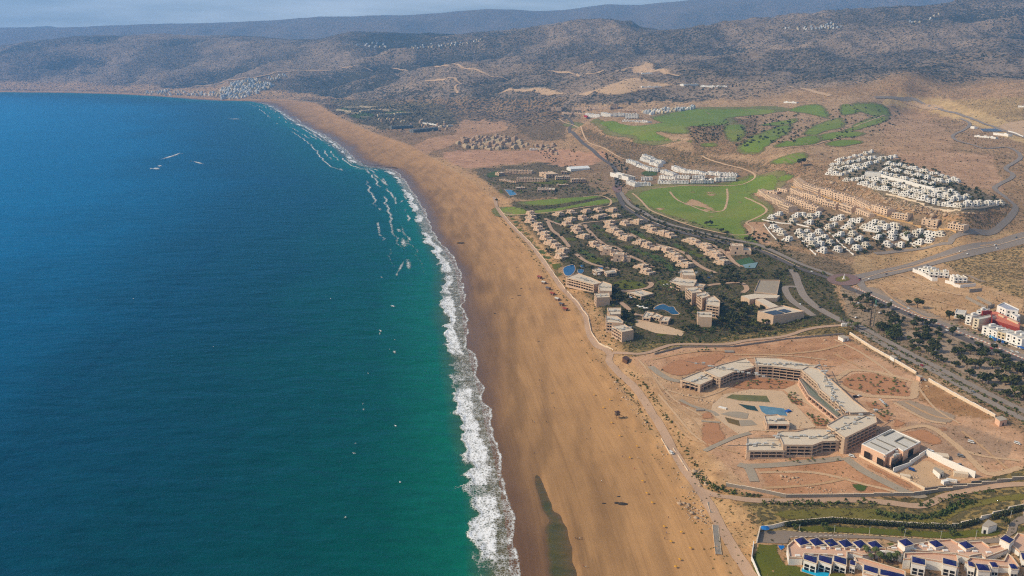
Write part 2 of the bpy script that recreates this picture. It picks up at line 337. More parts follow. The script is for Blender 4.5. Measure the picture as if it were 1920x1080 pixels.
cover([(1105,640),(1200,648),(1480,618),(1600,598),(1610,625),(1400,640),(1250,658),(1165,672)], (150,128,80), .62)
cover([(1420,455),(1560,490),(1620,500),(1600,540),(1560,520)], (150,128,100), .5)
cover([(1600,480),(1920,430),(1920,470),(1600,535)], (196,164,122), .3)
cover([(1610,545),(1720,500),(1920,460),(1920,620),(1790,612),(1690,575)], (202,166,126), .2)
cover([(1760,490),(1920,455),(1920,560),(1830,530)], (190,158,110), .6)
cover([(1580,530),(1650,560),(1920,680),(1920,800),(1640,640),(1590,600)], (158,138,116), .42)
cover([(1150,690),(1175,672),(1260,655),(1400,640),(1580,628),(1620,650),(1920,812),(1920,880),(1800,915),(1600,930),(1420,930),(1320,905),(1250,830),(1190,750)], (208,168,136), .05)
cover([(1190,700),(1290,690),(1380,740),(1330,850),(1420,925),(1330,905),(1260,840)], (214,178,142), .04)
cover([(1230,668),(1400,650),(1580,632),(1640,660),(1560,690),(1420,668),(1290,690)], (198,152,116), .07)
cover([(1420,872),(1580,862),(1700,920),(1450,928)], (198,150,114), .1)
cover([(1680,790),(1800,800),(1900,830),(1880,870),(1760,860)], (180,150,126), .05)
cover([(1730,715),(1800,740),(1870,790),(1790,780),(1720,745)], (172,132,92), .1)
cover([(1590,640),(1640,640),(1920,790),(1920,815),(1890,800)], (178,148,116), .4)
cover([(1310,905),(1420,935),(1700,932),(1920,880),(1920,1005),(1700,1000),(1420,1000),(1400,1080),(1350,960)], (158,136,84), .72)
cover([(1340,930),(1420,960),(1425,1000),(1405,1060),(1370,1000)], (172,142,98), .8)
# dune bank between the sand and the promenade
dune = sstep(-14, -2, bdist) * (1 - sstep(22, 34, bdist)) * (GY < 2200)
for c in range(3): tint[..., c] = tint[..., c] * (1 - dune * .85) + lin(190, 148, 100)[c] * dune * .85
veg = veg * (1 - .72 * dune)
# beach: dry sand up high, wet and brown by the water
wn = (fbm(GX / 45, GY / 130, 4, 21) - .5) * .5
wetv = np.where(inl, 0, 1 - sstep(.06, .38, t + wn * .5))
san = np.where(inl, 0.0, 1.0); san = np.maximum(san, (1 - sstep(-2, 10, bdist)) * on_land)
sand_c = np.array(lin(182, 136, 86)); wet_c = np.array(lin(110, 76, 42))
streak = fbm(GX / 9, GY / 70, 4, 14)
for c in range(3):
    sc_ = sand_c[c] * (.80 + .28 * sstep(.3, 1.0, t)) * (1 - .3 * sstep(.45, .7, streak) * (1 - .6 * t)) * (1 - wetv) + wet_c[c] * wetv
    tint[..., c] = tint[..., c] * (1 - san) + sc_ * san
veg = veg * (1 - san) + (on_land & ~inl) * .0
dip(1052, 1040, 9, 62, .03, 1.15, .45);dip(1016, 920, 4, 34, .13, .85, .5); dip(852, 372, 6, 60, .1, .9, 1.0)

al0 = np.array(shore_w[9:]); al_s = np.concatenate([[0], np.cumsum(np.linalg.norm(np.diff(al0, axis=0), axis=1))]); along = np.zeros(GX.shape); dbest = np.full(GX.shape, 1e18)
for (a_, b_, s_) in zip(al0[:-1], al0[1:], al_s[:-1]):
    v_ = b_ - a_; l2 = (v_ ** 2).sum(); tq = np.clip(((GX - a_[0]) * v_[0] + (GY - a_[1]) * v_[1]) / l2, 0, 1); dq = (GX - a_[0] - tq * v_[0]) ** 2 + (GY - a_[1] - tq * v_[1]) ** 2; m_ = dq < dbest; along[m_] = (s_ + tq * math.sqrt(l2))[m_]; dbest = np.minimum(dbest, dq)
idx = np.arange(NI * NJ).reshape(NJ, NI)
quads = np.stack([idx[:-1, :-1], idx[:-1, 1:], idx[1:, 1:], idx[1:, :-1]], -1).reshape(-1, 4)
qb = (bdist[:-1, :-1] < 6).ravel() & (GY[:-1, :-1] < 4600).ravel(); qh = (GY[:-1, :-1] > 2850).ravel() & ~qb
qsea = (sdist[:-1, :-1] < -130).ravel()
VV = np.stack([GX, GY, GZ], -1).reshape(-1, 3)
for nm, msk, mat in (('beach', qb & ~qsea, beach_mat()), ('ground', ~qb & ~qh & ~qsea, MG), ('hills', qh & ~qsea, MH)):
    q = quads[msk]; used, inv = np.unique(q, return_inverse=True); q2 = inv.reshape(-1, 4)
    o = mesh_obj(nm, VV[used], q2, mat, smooth=True); o['kind'] = 'structure'
    o['label'] = {'beach': 'long sandy beach, wet and brown along the water', 'ground': 'dry tan earth behind the beach', 'hills': 'scrub covered brown hills behind the bay'}[nm]
    set_attr(o, 'tint', tint.reshape(-1, 3)[used], 'FLOAT_COLOR'); set_attr(o, 'veg', veg.ravel()[used]); set_attr(o, 'wet', wetv.ravel()[used])
    if nm == 'beach': set_attr(o, 'sd', sdist.ravel()[used]); set_attr(o, 'along', along.ravel()[used])

# far blue mountains: their own ridge, 9 to 15 km off
def mountains():
    prof = [(-900, 62), (-300, 58), (0, 54), (200, 50), (400, 46), (500, 42), (640, 31), (760, 28), (870, 22), (960, 20), (1010, 24), (1060, 20), (1140, 8), (1200, 9), (1250, 4), (1320, -2), (1450, -12), (1600, -18), (1800, -30), (1950, -38), (2500, -50)]
    px = np.linspace(-900, 2500, 260); cy_ = np.interp(px, [p[0] for p in prof], [p[1] for p in prof])
    nr = 70; V = np.zeros((nr, len(px), 3))
    for k, (x, y) in enumerate(zip(px, cy_)):
        c = PD(x, y, 12500)
        for j in range(nr):
            f = j / (nr - 1); d = 8600 + 7000 * f
            sh = sstep(0, .557, np.array(f)) if f < .557 else 1 - .7 * sstep(.557, 1, np.array(f))
            V[j, k] = (c[0] / c[1] * d, d, max(-20, 60 + (c[2] - 60) * float(sh)))
    n = fbm(V[..., 0] / 1500, V[..., 1] / 1500, 6, 3, True) - .6
    f = (V[..., 1] - 8600) / 7000
    V[..., 2] += n * 330 * sstep(0, .25, f) * (1 - .82 * sstep(.3, .56, f) * (1 - sstep(.56, .7, f))) * np.clip(V[..., 2] / 500, .2, 1)
    # the ridge dies away into the sea on the far left
    i = np.arange(nr * len(px)).reshape(nr, -1)
    q = np.stack([i[:-1, :-1], i[:-1, 1:], i[1:, 1:], i[1:, :-1]], -1).reshape(-1, 4)
    o = mesh_obj('mountains', V.reshape(-1, 3), q, MH, smooth=True); tag(o, 'far blue mountain ridge along the horizon', kind='structure')
    nv = nr * len(px); set_attr(o, 'tint', np.tile(np.array(lin(136, 112, 90)), (nv, 1)), 'FLOAT_COLOR'); set_attr(o, 'veg', np.full(nv, .5)); set_attr(o, 'wet', np.zeros(nv))
mountains()

# ------------------------------------------------------------------ the sea
def sea():
    us = np.concatenate([np.array([-7, -4, -2.2, -1.4, -1.05]), np.linspace(-.9, .12, 430)])
    ys = np.concatenate([np.array([120., 200.]), np.exp(np.linspace(math.log(290), math.log(9000), 420)), np.array([11000, 14000, 20000, 32000, 60000.])])
    X = us[None] * ys[:, None]; Y = np.repeat(ys[:, None], len(us), 1)
    sd = pl_dist(X, Y, shore_w); ins = inside(X, Y, land_poly); sd = np.where(ins, -sd, sd)
    n1 = (fbm(X / 120, Y / 120, 4, 71) - .5); n2 = (fbm(X / 420, Y / 700, 3, 72) - .5)
    sdn = sd * (1 + .5 * n1) + 60 * n2
    stops = [(-60, (108, 92, 50)), (-18, (114, 92, 52)), (-8, (126, 104, 66)), (6, (112, 98, 62)), (15, (64, 100, 70)), (26, (8, 106, 80)), (75, (0, 80, 68)), (190, (0, 66, 72)), (300, (0, 64, 82)), (600, (0, 98, 136)), (1200, (0, 116, 158)), (3000, (0, 126, 172))]
    d0 = np.array([s[0] for s in stops]); T = np.stack([np.interp(sdn, d0, [lin(*s[1])[c] for s in stops]) for c in range(3)], -1)
    dep = np.clip(-hz(X, Y), 0, 2); pool = ins & (sd < -12); k_ = sstep(.05, .7, dep)[..., None]; T = np.where(pool[..., None], np.array(lin(120, 88, 50)) * (1 - k_) + np.array(lin(92, 84, 40)) * k_, T)
    keep = (sd > -70)
    i = np.arange(X.size).reshape(X.shape); q = np.stack([i[:-1, :-1], i[:-1, 1:], i[1:, 1:], i[1:, :-1]], -1).reshape(-1, 4)
    q = q[keep.ravel()[q].any(1)]
    used, inv = np.unique(q, return_inverse=True)
    swell = .25 * np.sin(sd / 17 + 5 * n2) * sstep(20, 90, sd) * (1 - sstep(700, 1500, Y)) + .5 * np.sin(sd / 31.0 + 6 * n1) * sstep(30, 120, sd) * (1 - sstep(1200, 2500, Y)) * (sd < 330)
    V = np.stack([X, Y, swell], -1).reshape(-1, 3)[used]
    b = NB('sea_water'); p = b.pos(); c = b.attr('tint').outputs['Color']
    n_a = b.noise(b.scl(p, (.30, .55, .3)), .10, 6, .62); n_b = b.noise(b.scl(p, (.5, 1, 1)), .035, 4, .55); n_c = b.noise(p, .9, 3, .6)
    h = b.math('ADD', b.math('MULTIPLY', n_a, 2.2), b.math('ADD', b.math('MULTIPLY', n_b, 3.0), b.math('MULTIPLY', n_c, .25)))
    b.bump(h, 1.3, .8); b.b.inputs['Specular IOR Level'].default_value = .03; b.b.inputs['IOR'].default_value = 1.33
    mr = b.n('Mapping'); b.put(mr.inputs['Vector'], p); mr.inputs['Rotation'].default_value = (0, 0, .5); mr.inputs['Scale'].default_value = (.22, .8, .3); n_s = b.noise(mr.outputs[0], .16, 5, .62); c = b.mix(b.rng(n_s, .32, .68, 0, .75), c, b.mix(1.0, c, (.4, .62, .66), 'MULTIPLY'))  # lighter and darker ripples of the waves painted into the water colour
    df = b.n('BsdfDiffuse'); b.put(df.inputs['Color'], c); gl = b.n('BsdfGlossy', Roughness=.22, Color=(.22, .68, 1.0)); fr = b.n('Fresnel', IOR=1.33); nm_ = b.b.inputs['Normal'].links[0].from_socket
    for q in (df, gl, fr): b.put(q.inputs['Normal'], nm_)
    mx = b.n('MixShader'); b.put(mx.inputs[0], b.math('MULTIPLY', fr.outputs[0], .5)); b.put(mx.inputs[1], df.outputs[0]); b.put(mx.inputs[2], gl.outputs[0]); b.put(b.o.inputs['Surface'], mx.outputs[0]); b.t.nodes.remove(b.b)
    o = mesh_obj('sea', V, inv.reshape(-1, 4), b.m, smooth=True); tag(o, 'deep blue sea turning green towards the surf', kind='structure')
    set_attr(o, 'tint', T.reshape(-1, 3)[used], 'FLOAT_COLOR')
sea()
# ------------------------------------------------------------------ sheets laid on the ground: roads, grass, paving, pools
def zp(l, ox, oy, f): return [(ox + x / f, oy + y / f) for x, y in l]
Z1 = lambda l: zp(l, 1160, 600, 4.0)
Z2 = lambda l: zp(l, 1560, 600, 5.142)
Z3 = lambda l: zp(l, 1300, 780, 3.097)
Z4 = lambda l: zp(l, 1400, 920, 3.692)
Z5 = lambda l: zp(l, 1040, 460, 3.692)
Z6 = lambda l: zp(l, 920, 360, 3.692)
Z7 = lambda l: zp(l, 1400, 280, 3.692)
Z8 = lambda l: zp(l, 1580, 480, 5.647)
ZA = lambda l: zp(l, 900, 180, 3.5556)
ZB = lambda l: zp(l, 560, 150, 3.5556)
ZD = lambda l: zp(l, 640, 0, 3.0)
ZE = lambda l: zp(l, 1280, 0, 3.0)
ZP = lambda l: zp(l, 1100, 500, 7.385)
ZR = lambda l: zp(l, 1660, 980, 7.385)
ZL = lambda l: zp(l, 1440, 980, 7.385)
ZT = lambda l: zp(l, 1780, 560, 10.8)
ZW = lambda l: zp(l, 1700, 480, 13.5)
ZC = lambda l: zp(l, 1590, 790, 7.111)
layer = [0]
def offs(Y, k): return (.04 + .00010 * Y) * k + .00022 * Y
def sheet(name, px, mat, lvl=1, label=None, smooth=False, parent=None, flat=False, n=4, dz=0.0):
    w_ = [G(x, y) for x, y in px]
    if smooth: w_ = catmull(w_, n, True)
    w_ = np.array(w_); P2 = [Vector((a[0], a[1])) for a in w_]
    ar = 0.5 * sum(P2[k].x * P2[(k + 1) % len(P2)].y - P2[(k + 1) % len(P2)].x * P2[k].y for k in range(len(P2)))
    if ar < 0: P2.reverse()
    ym = float(w_[:, 1].mean()); st = max(3.0, ym * .006)
    x0, x1 = w_[:, 0].min(), w_[:, 0].max(); y0, y1 = w_[:, 1].min(), w_[:, 1].max()
    st = max(st, math.sqrt((x1 - x0) * (y1 - y0) / 2500.0))
    ins = []
    if not flat:
        gx, gy = np.meshgrid(np.arange(x0, x1, st), np.arange(y0, y1, st)); gx = gx.ravel(); gy = gy.ravel()
        poly = [(v.x, v.y) for v in P2]; m = inside(gx, gy, poly)
        m &= pl_dist(gx, gy, poly + [poly[0]]) > st * .3
        ins = [Vector((a, b)) for a, b in zip(gx[m], gy[m])]
        # resample the outline too
        out = []
        for a, b in zip(P2, P2[1:] + P2[:1]):
            k = max(1, int((b - a).length / (st * 1.2)))
            out += [a.lerp(b, q / k) for q in range(k)]
        P2 = out
    nb = len(P2)
    vs, es, fs, *_ = delaunay_2d_cdt(P2 + ins, [(k, (k + 1) % nb) for k in range(nb)], [list(range(nb))], 1, 1e-4)
    X = np.array([v.x for v in vs]); Y = np.array([v.y for v in vs]); Z = hz(X, Y)
    if flat: Z = np.full(len(X), float(np.max(hz(w_[:, 0], w_[:, 1]))))
    Z = Z + offs(Y, lvl) + dz
    fs = [f if (Vector((vs[f[1]].x - vs[f[0]].x, vs[f[1]].y - vs[f[0]].y)).cross(Vector((vs[f[2]].x - vs[f[0]].x, vs[f[2]].y - vs[f[0]].y)))) > 0 else list(reversed(f)) for f in fs]
    o = mesh_obj(name, np.stack([X, Y, Z], -1), fs, mat, parent, smooth=not flat)
    po_ = [(v.x, v.y) for v in P2]; set_attr(o, 'edge', np.clip(pl_dist(X, Y, po_ + [po_[0]]) / max(2.5, ym * .0075), 0, 2))
    if not parent: tag(o, label, kind='structure')
    return o
def wline(px, step=None, n=8):
    w_ = catmull([G(x, y)[:2] for x, y in px], n)
    return np.array(w_)
def ribbon_pts(c, half, off=0.0):
    d = np.gradient(c, axis=0); d /= np.linalg.norm(d, axis=1)[:, None] + 1e-9; nrm = np.stack([-d[:, 1], d[:, 0]], -1)
    return c + nrm * (off + half), c + nrm * (off - half)
def ribbon(name, px, width, mat, lvl=2, label=None, off=0.0, n=8, parent=None, world=None, flatz=False):
    c = wline(px, n=n) if world is None else np.array(world)
    if world is None:   # densify
        seg = np.linalg.norm(np.diff(c, axis=0), axis=1); s = np.concatenate([[0], np.cumsum(seg)]); ym = c[:, 1].mean()
        k = int(max(len(c), s[-1] / max(3.0, ym * .005))); k = min(k, 500); q = np.linspace(0, s[-1], k); c = np.stack([np.interp(q, s, c[:, 0]), np.interp(q, s, c[:, 1])], -1)
    rows = 5; A_, B_ = ribbon_pts(c, width / 2, off); m = len(c); V = []
    for r in range(rows):
        t_ = r / (rows - 1); p_ = A_ * (1 - t_) + B_ * t_; z = hz(p_[:, 0], p_[:, 1])
        if flatz: z = hz(c[:, 0], c[:, 1])
        V.append(np.stack([p_[:, 0], p_[:, 1], z + offs(p_[:, 1], lvl)], -1))
    V = np.concatenate(V); i = np.arange(rows * m).reshape(rows, m)
    q = np.stack([i[:-1, :-1], i[1:, :-1], i[1:, 1:], i[:-1, 1:]], -1).reshape(-1, 4)
    o = mesh_obj(name, V, q, mat, parent, smooth=True); set_attr(o, 'edge', np.repeat(np.array([.05, .7, 1.2, .7, .05]), m))
    if not parent: tag(o, label, kind='structure')
    return o
ASPH = road_mat('asphalt', (150, 139, 131)); ASPD = road_mat('asphalt_dark', (104, 97, 95)); PAVE = road_mat('pink_paving', (190, 160, 136)); CONC = road_mat('concrete', (168, 156, 140))
DIRT = road_mat('dirt_track', (206, 174, 140), soft=True); REDP = road_mat('red_paving', (138, 112, 108)); SLAB = road_mat('pale_terrace', (212, 184, 154)); GRAV = road_mat('gravel_lot', (168, 148, 128), soft=True)
REDE = road_mat('red_earth', (184, 134, 98), soft=True); SANDM = road_mat('bunker_sand', (206, 178, 134), soft=True); STONE = road_mat('verge_earth', (196, 160, 122), soft=True)
FAIR = grass_mat('fairway_grass', (100, 120, 24), (126, 136, 40), (152, 138, 66), .022, .3); LAWN = grass_mat('lawn_grass', (86, 92, 12), (98, 96, 16), (112, 100, 24), .08)
ROUGH = grass_mat('gully_grass', (104, 98, 34), (124, 110, 44), (142, 120, 62), .06); GARD = grass_mat('garden_grass', (64, 84, 28), (80, 94, 34), (104, 94, 48), .1)
# golf
fair = [("long bright fairway on the plateau below the white hotel", ZA([(680,190),(760,175),(900,165),(960,182),(1120,196),(1215,180),(1150,150),(1330,110),(1600,95),(1760,92),(1920,100),(1920,120),(1640,150),(1650,185),(1500,205),(1390,205),(1395,240),(1330,250),(1200,238),(1240,265),(1430,300),(1425,330),(1250,300),(1080,300),(1030,270),(900,245),(690,205)])),
 ("small fairway above the gorge between tree clumps", ZA([(1640,200),(1750,200),(1770,270),(1690,305),(1630,260)])),
 ("striped fairway running down the middle of the upper course", ZE([(330,850),(340,810),(430,755),(560,710),(605,722),(560,770),(470,830),(420,860)])),
 ("narrow green strip in the upper course", ZE([(450,700),(620,668),(640,685),(560,705)])), ("fairway at the top edge of the upper course", ZE([(600,622),(690,595),(790,600),(822,650),(800,665),(700,640)])),
 ("small green at the top of the course", ZE([(885,600),(940,590),(1000,625),(960,640),(890,645)])), ("fairway below the road bend on the upper course", ZE([(960,590),(1150,610),(1150,650),(1090,655),(1010,630)])),
 ("curved fairway in the centre of the upper course", ZE([(690,740),(760,700),(860,670),(905,690),(890,720),(800,740),(770,755),(700,755)])), ("fairway with bunkers beside the dry lot", ZE([(900,735),(990,690),(1130,655),(1140,685),(1050,715),(960,735)])),
 ("fairway along the lower rim of the upper course", ZE([(520,820),(600,790),(740,765),(770,790),(720,815),(560,830)])), ("short fairway under the bunkered one", ZE([(780,760),(920,740),(1010,750),(1000,765),(870,780),(800,790)])),
 ("short fairway nearest the white villas", ZE([(810,810),(870,790),(1000,795),(1000,808),(880,825)])),
 ("putting green beside the gorge", ZA([(1480,315),(1570,315),(1580,335),(1480,340)])), ("green at the foot of the plateau slope", Z7([(175,90),(260,50),(340,30),(400,30),(410,60),(330,100),(260,105)])),
 ("round green with a sand bunker", Z7([(0,205),(60,180),(170,185),(210,235),(160,250),(0,296)])), ("small green by the tan apartment blocks", Z7([(210,205),(270,175),(330,185),(300,210),(230,225)])),
 ("large lower fairway beside the resort road", [(1205,365),(1240,354),(1290,350),(1340,352),(1390,340),(1440,331),(1456,341),(1442,362),(1405,366),(1432,385),(1435,400),(1420,412),(1393,413),(1398,430),(1424,456),(1400,452),(1360,432),(1320,423),(1285,411),(1250,401),(1225,390),(1210,378)]),
 ("seaside fairway beside the promenade", Z6([(75,130),(120,102),(230,108),(300,128),(500,102),(700,62),(800,50),(812,75),(720,95),(560,112),(400,147),(130,162)])), ("upper seaside fairway behind the bank", Z6([(230,70),(400,52),(600,38),(700,28),(740,38),(620,62),(450,88),(300,90)]))]
RGH = grass_mat('golf_rough', (112, 112, 52), (130, 120, 66), (160, 134, 92), .03)
def grow(pg, f):
    w_ = np.array(pg); c_ = w_.mean(0); return [tuple(c_ + (p_ - c_) * f) for p_ in w_]
for lb, pg in fair:
    sheet('golf_rough', grow(pg, 1.22), RGH, .5, 'thin dry rough around the ' + lb.split(' ', 1)[0] + ' fairway', smooth=True); sheet('fairway', grow(pg, 1.06), FAIR, 1, lb, smooth=True)
bunk = ZA([(770,212),(985,238),(1210,345),(1715,250),(785,190),(880,240),(1030,275)]) + [(1234,392),(1253,403),(1284,418),(1232,362),(1372,402),(1385,420),(1300,372),(1345,362),(1318,366),(1106,378),(1036,379),(1060,381),(1430,290),(1408,341),(1500,283),(1385,262),(1610,227),(1545,236)]
bunk += [(random.uniform(1110, 1640), random.uniform(208, 275)) for _ in range(16)]
for x, y in bunk:
    rx = 4.2 * (y / 400) + random.uniform(.5, 2.5); ry = rx * .3
    sheet('bunker', [(x + rx * math.cos(a) * random.uniform(.75, 1.2), y + ry * math.sin(a) * random.uniform(.75, 1.2)) for a in np.linspace(0, 2 * math.pi, 8)[:-1]], SANDM, 2, 'pale sand bunker cut into the golf fairway', smooth=True, n=3)
for k in range(26):
    x, y = random.choice([(random.uniform(1230, 1420), random.uniform(355, 410)), (random.uniform(1110, 1640), random.uniform(206, 278))]); rx = random.uniform(5, 14) * (y / 330); ry = rx * random.uniform(.15, .3)
    sheet('earth_patch', [(x + rx * math.cos(a) * random.uniform(.6, 1.3), y + ry * math.sin(a) * random.uniform(.6, 1.3)) for a in np.linspace(0, 2 * math.pi, 9)[:-1]], STONE, 1.7, 'worn dry patch on the golf course', smooth=True, n=3)
for lb, pg in (("green grounds of the far resort, seaward part", ZB([(250,195),(330,180),(345,206),(270,216)])), ("green grounds of the far resort, middle part", ZB([(330,240),(420,215),(520,232),(430,262)])), ("green grounds of the far resort, inland part", ZB([(560,216),(700,204),(730,224),(600,236)]))): sheet('lawn', pg, GARD, 1, lb, smooth=True)
sheet('earth_patch', Z6([(1330,90),(1440,105),(1530,140),(1600,160),(1560,120),(1440,60),(1380,50)]), STONE, 1.6, 'bare earth strip across the large fairway', smooth=True)
for pl in (Z6([(1240,0),(1290,55),(1380,95),(1500,140),(1570,138),(1620,120),(1640,40),(1635,-20)]), Z6([(980,10),(1040,60),(1110,130),(1230,180),(1400,240),(1520,270),(1690,300),(1800,290),(1810,250),(1770,215),(1840,180),(1910,130),(1850,80),(1760,40)]),
           ZA([(530,155),(640,205),(690,260),(800,340),(930,410),(1000,430)]), ZA([(1480,400),(1640,460),(1830,525),(1750,590),(1560,600),(1350,600),(1150,620)]), ZE([(780,740),(900,730),(1000,700),(1140,650)]), ZE([(560,840),(720,820),(790,800),(900,770)]), Z6([(60,120),(85,150),(200,160),(330,150),(520,128),(700,100),(810,100),(830,60),(760,28),(640,35)])):
    ribbon('golf_path', pl, 4.5, DIRT, 2.2, 'sandy cart path winding through the golf course')
# lawns and green plots
lawns = [("oval resort lawn ringed by trees", ZP([(350,240),(430,200),(500,180),(600,178),(740,205),(830,240),(845,280),(780,305),(680,322),(560,325),(470,315),(400,280)]), True, LAWN),
 ("lawn beside the seaside lagoon pool", Z6([(405,505),(470,490),(505,500),(490,540),(500,585),(450,600),(430,550)]), True, LAWN),
 ("lawn in front of the long event building", Z5([(1310,530),(1380,515),(1440,540),(1380,570),(1330,560)]), True, LAWN),
 ("small lawn under the pavilion terraces", ZP([(950,930),(1090,925),(1110,955),(960,965)]), True, LAWN),
 ("lawn strip along the stepped hotel block", ZP([(170,720),(215,690),(220,820),(230,900),(195,890),(165,800)]), True, LAWN),
 ("lawn under the tall hotel block", ZP([(1440,560),(1520,570),(1560,640),(1530,800),(1470,790),(1500,700)]), True, LAWN),
 ("bright corner lawn beside the white resort", [(1419,1019),(1463,1020),(1460,1034),(1474,1058),(1500,1061),(1535,1085),(1540,1110),(1412,1110),(1408,1050)], False, LAWN),
 ("long lawn between hedge and driveway of the white resort", Z4([(250,268),(520,238),(860,252),(1100,268),(1400,282),(1625,252),(1700,240),(1790,296),(1720,322),(1450,342),(1200,328),(700,298),(400,286)]), False, LAWN),
 ("lawn beside the little white hut", Z4([(1740,225),(1840,205),(1810,235),(1800,288),(1760,262)]), False, LAWN), ("round lawn in the driveway turn", Z4([(1880,245),(1940,225),(1940,305),(1900,300),(1875,275)]), True, LAWN),
 ("lawn patch under the palms of the white resort", Z4([(560,560),(690,560),(700,600),(560,610)]), False, LAWN),
 ("lawn wedge beside the row of blue roofs", Z4([(950,362),(1035,362),(1032,384),(985,390)]), False, LAWN),
 ("scrubby green patch in the dug earth", Z3([(920,395),(1010,395),(1005,435),(970,445),(930,420)]), True, GARD), 
  ("green field beside the hotel pool", ZA([(105,622),(150,620),(180,655),(130,658)]), False, LAWN),
 ("lawn between the tan hotel wings", ZA([(290,575),(440,565),(580,560),(570,590),(420,590)]), True, LAWN), ("small lawn west of the tan hotel", ZA([(40,520),(120,500),(150,530),(60,550)]), True, GARD), ("lawn between the white apartment rows", ZA([(1070,505),(1180,500),(1190,530),(1080,535)]), True, GARD)]
for lb, pg, sm, mt in lawns: sheet('lawn', pg, mt, 1, lb, smooth=sm)
gul = [Z4([(170,150),(500,118),(800,113),(1000,138),(1200,166),(1400,112),(1700,42),(1940,18),(1940,70),(1750,82),(1500,152),(1340,232),(1100,232),(870,222),(600,206),(300,202)])]
sheet('gully_grass', gul[0], ROUGH, 1, 'olive green grass lining the dry gully', smooth=True)
# villa gardens
gl = Z6([(160,190),(180,215),(190,240),(215,265),(250,295),(262,325),(285,350),(310,385),(350,420),(385,455),(395,485),(560,330),(640,420),(690,440),(740,465),(830,320),(730,240),(770,270),(800,300),(840,345),(1060,320),(1110,330),(950,385),(1010,410),(1070,430),(1130,450),(1180,480),(1220,505),(1250,535),(1290,370),(1330,390),(1400,420),(1440,440),(1480,470),(640,415),(690,480),(750,490),(460,210),(530,330),(1000,280),(1040,300)]) + Z5([(200,50),(240,70),(280,95),(620,60),(690,80),(730,105),(770,130),(800,160),(520,15),(880,40),(930,65),(750,260),(1180,40)])
for x, y in gl:
    s = 1 + (y - 400) / 300
    sheet('garden_lawn', [(x - 12 * s, y - 2 * s), (x + 1.5 * s, y - 5.4 * s), (x + 12 * s, y + .7 * s), (x - .7 * s, y + 5.6 * s)], LAWN if random.random() < .5 else GARD, 1, 'small hedged garden lawn beside a tan villa')
# roads
roads = [("far carriageway of the wide highway on the right", [(1590,523),(1640,512),(1668,506),(1722,492),(1757,481),(1830,463),(1925,440),(2000,424)], 13.5, ASPH), ("near carriageway of the wide highway on the right", [(1605,528),(1630,522),(1686,510),(1748,495),(1798,482),(1860,467),(1925,451),(2000,436)], 13.5, ASPH),
 ("near lanes of the avenue along the grove", [(1585,536),(1591,541),(1624,554),(1668,575),(1722,598),(1775,621),(1828,644),(1877,662),(1925,680),(1990,706)], 8.5, ASPD), ("far lanes of the avenue along the grove", [(1612,527),(1617,538),(1633,549),(1668,563),(1711,583),(1739,596),(1792,617),(1846,640),(1925,672),(1990,698)], 8.0, ASPH),
 ("near lanes of the side road by the building site wall", [(1596,612),(1624,627),(1669,654),(1708,676),(1751,696),(1793,720),(1852,752),(1925,790),(1990,822)], 6, ASPH), ("far lanes of the side road by the building site wall", [(1606,609),(1632,622),(1669,643),(1704,662),(1747,684),(1793,708),(1852,738),(1925,774),(1990,806)], 6, ASPH),
 ("resort entrance road curving past the car park", [(1600,612),(1570,598),(1549,587),(1528,574),(1508,556),(1499,538),(1490,514),(1478,505)], 8, ASPH), ("service road behind the event building", Z5([(1690,290),(1600,290),(1610,340),(1650,390),(1720,440),(1790,490)]), 7, ASPH),
 ("near lanes of the road between resort and golf course", [(1157,362),(1170,386),(1192,401),(1216,416),(1259,431),(1326,448),(1380,460),(1414,466),(1454,483),(1500,504),(1536,516),(1575,529)], 8, ASPD), ("far lanes of the road between resort and golf course", [(1163,360),(1180,383),(1202,396),(1224,409),(1262,423),(1330,440),(1386,452),(1420,459),(1460,476),(1506,497),(1540,509),(1580,523)], 7, ASPH),
 ("dark road climbing to the plateau hotel", [(1157,352),(1156,335),(1150,313),(1120,291),(1097,272),(1072,248),(1068,240),(1074,234),(1068,225),(1052,217)], 9, ASPD),
 ("winding road around the hilltop villas", [(1640,476),(1698,470),(1752,461),(1783,456),(1783,448),(1796,441),(1858,436),(1877,423),(1896,405),(1904,388),(1887,372),(1869,359),(1867,350),(1896,334),(1898,326),(1886,315),(1912,298),(1908,286),(1885,276),(1850,279),(1827,273),(1792,263),(1788,253),(1813,240),(1817,231),(1800,223)], 7.5, ASPH),
 ("straight desert road running over the rise", [(1640,183),(1690,186),(1727,193),(1780,210),(1847,233),(1925,260),(2000,290)], 9, ASPH), ("dirt road past the pair of walled white houses", ZW([(1400,480),(1560,500),(1700,570),(1960,660)]), 7, GRAV)]
for lb, pl, wd, mt in roads: ribbon('road', pl, wd, mt, 2, lb)
ribbon('road_verge', [(1600,526),(1668,508),(1722,495),(1757,485),(1830,466),(1925,446),(2000,430)], 34, STONE, 1, 'sandy verge and central strip of the highway')
ribbon('road_verge', [(1612,540),(1668,570),(1722,592),(1792,621),(1877,655),(1925,676),(1990,703)], 40, GRAV, .8, 'paved shoulders of the avenue along the grove')
for lb, px in (("red paved roundabout where the highway meets the avenue", [(1550,524),(1562,517),(1582,514),(1602,517),(1614,526),(1604,534),(1582,536),(1560,532)]), ("red paved crossing beside the golf course", ZA([(878,615),(900,600),(935,600),(940,640),(905,645)]))): sheet('road_junction', px, REDP, 3.2, lb, smooth=True)
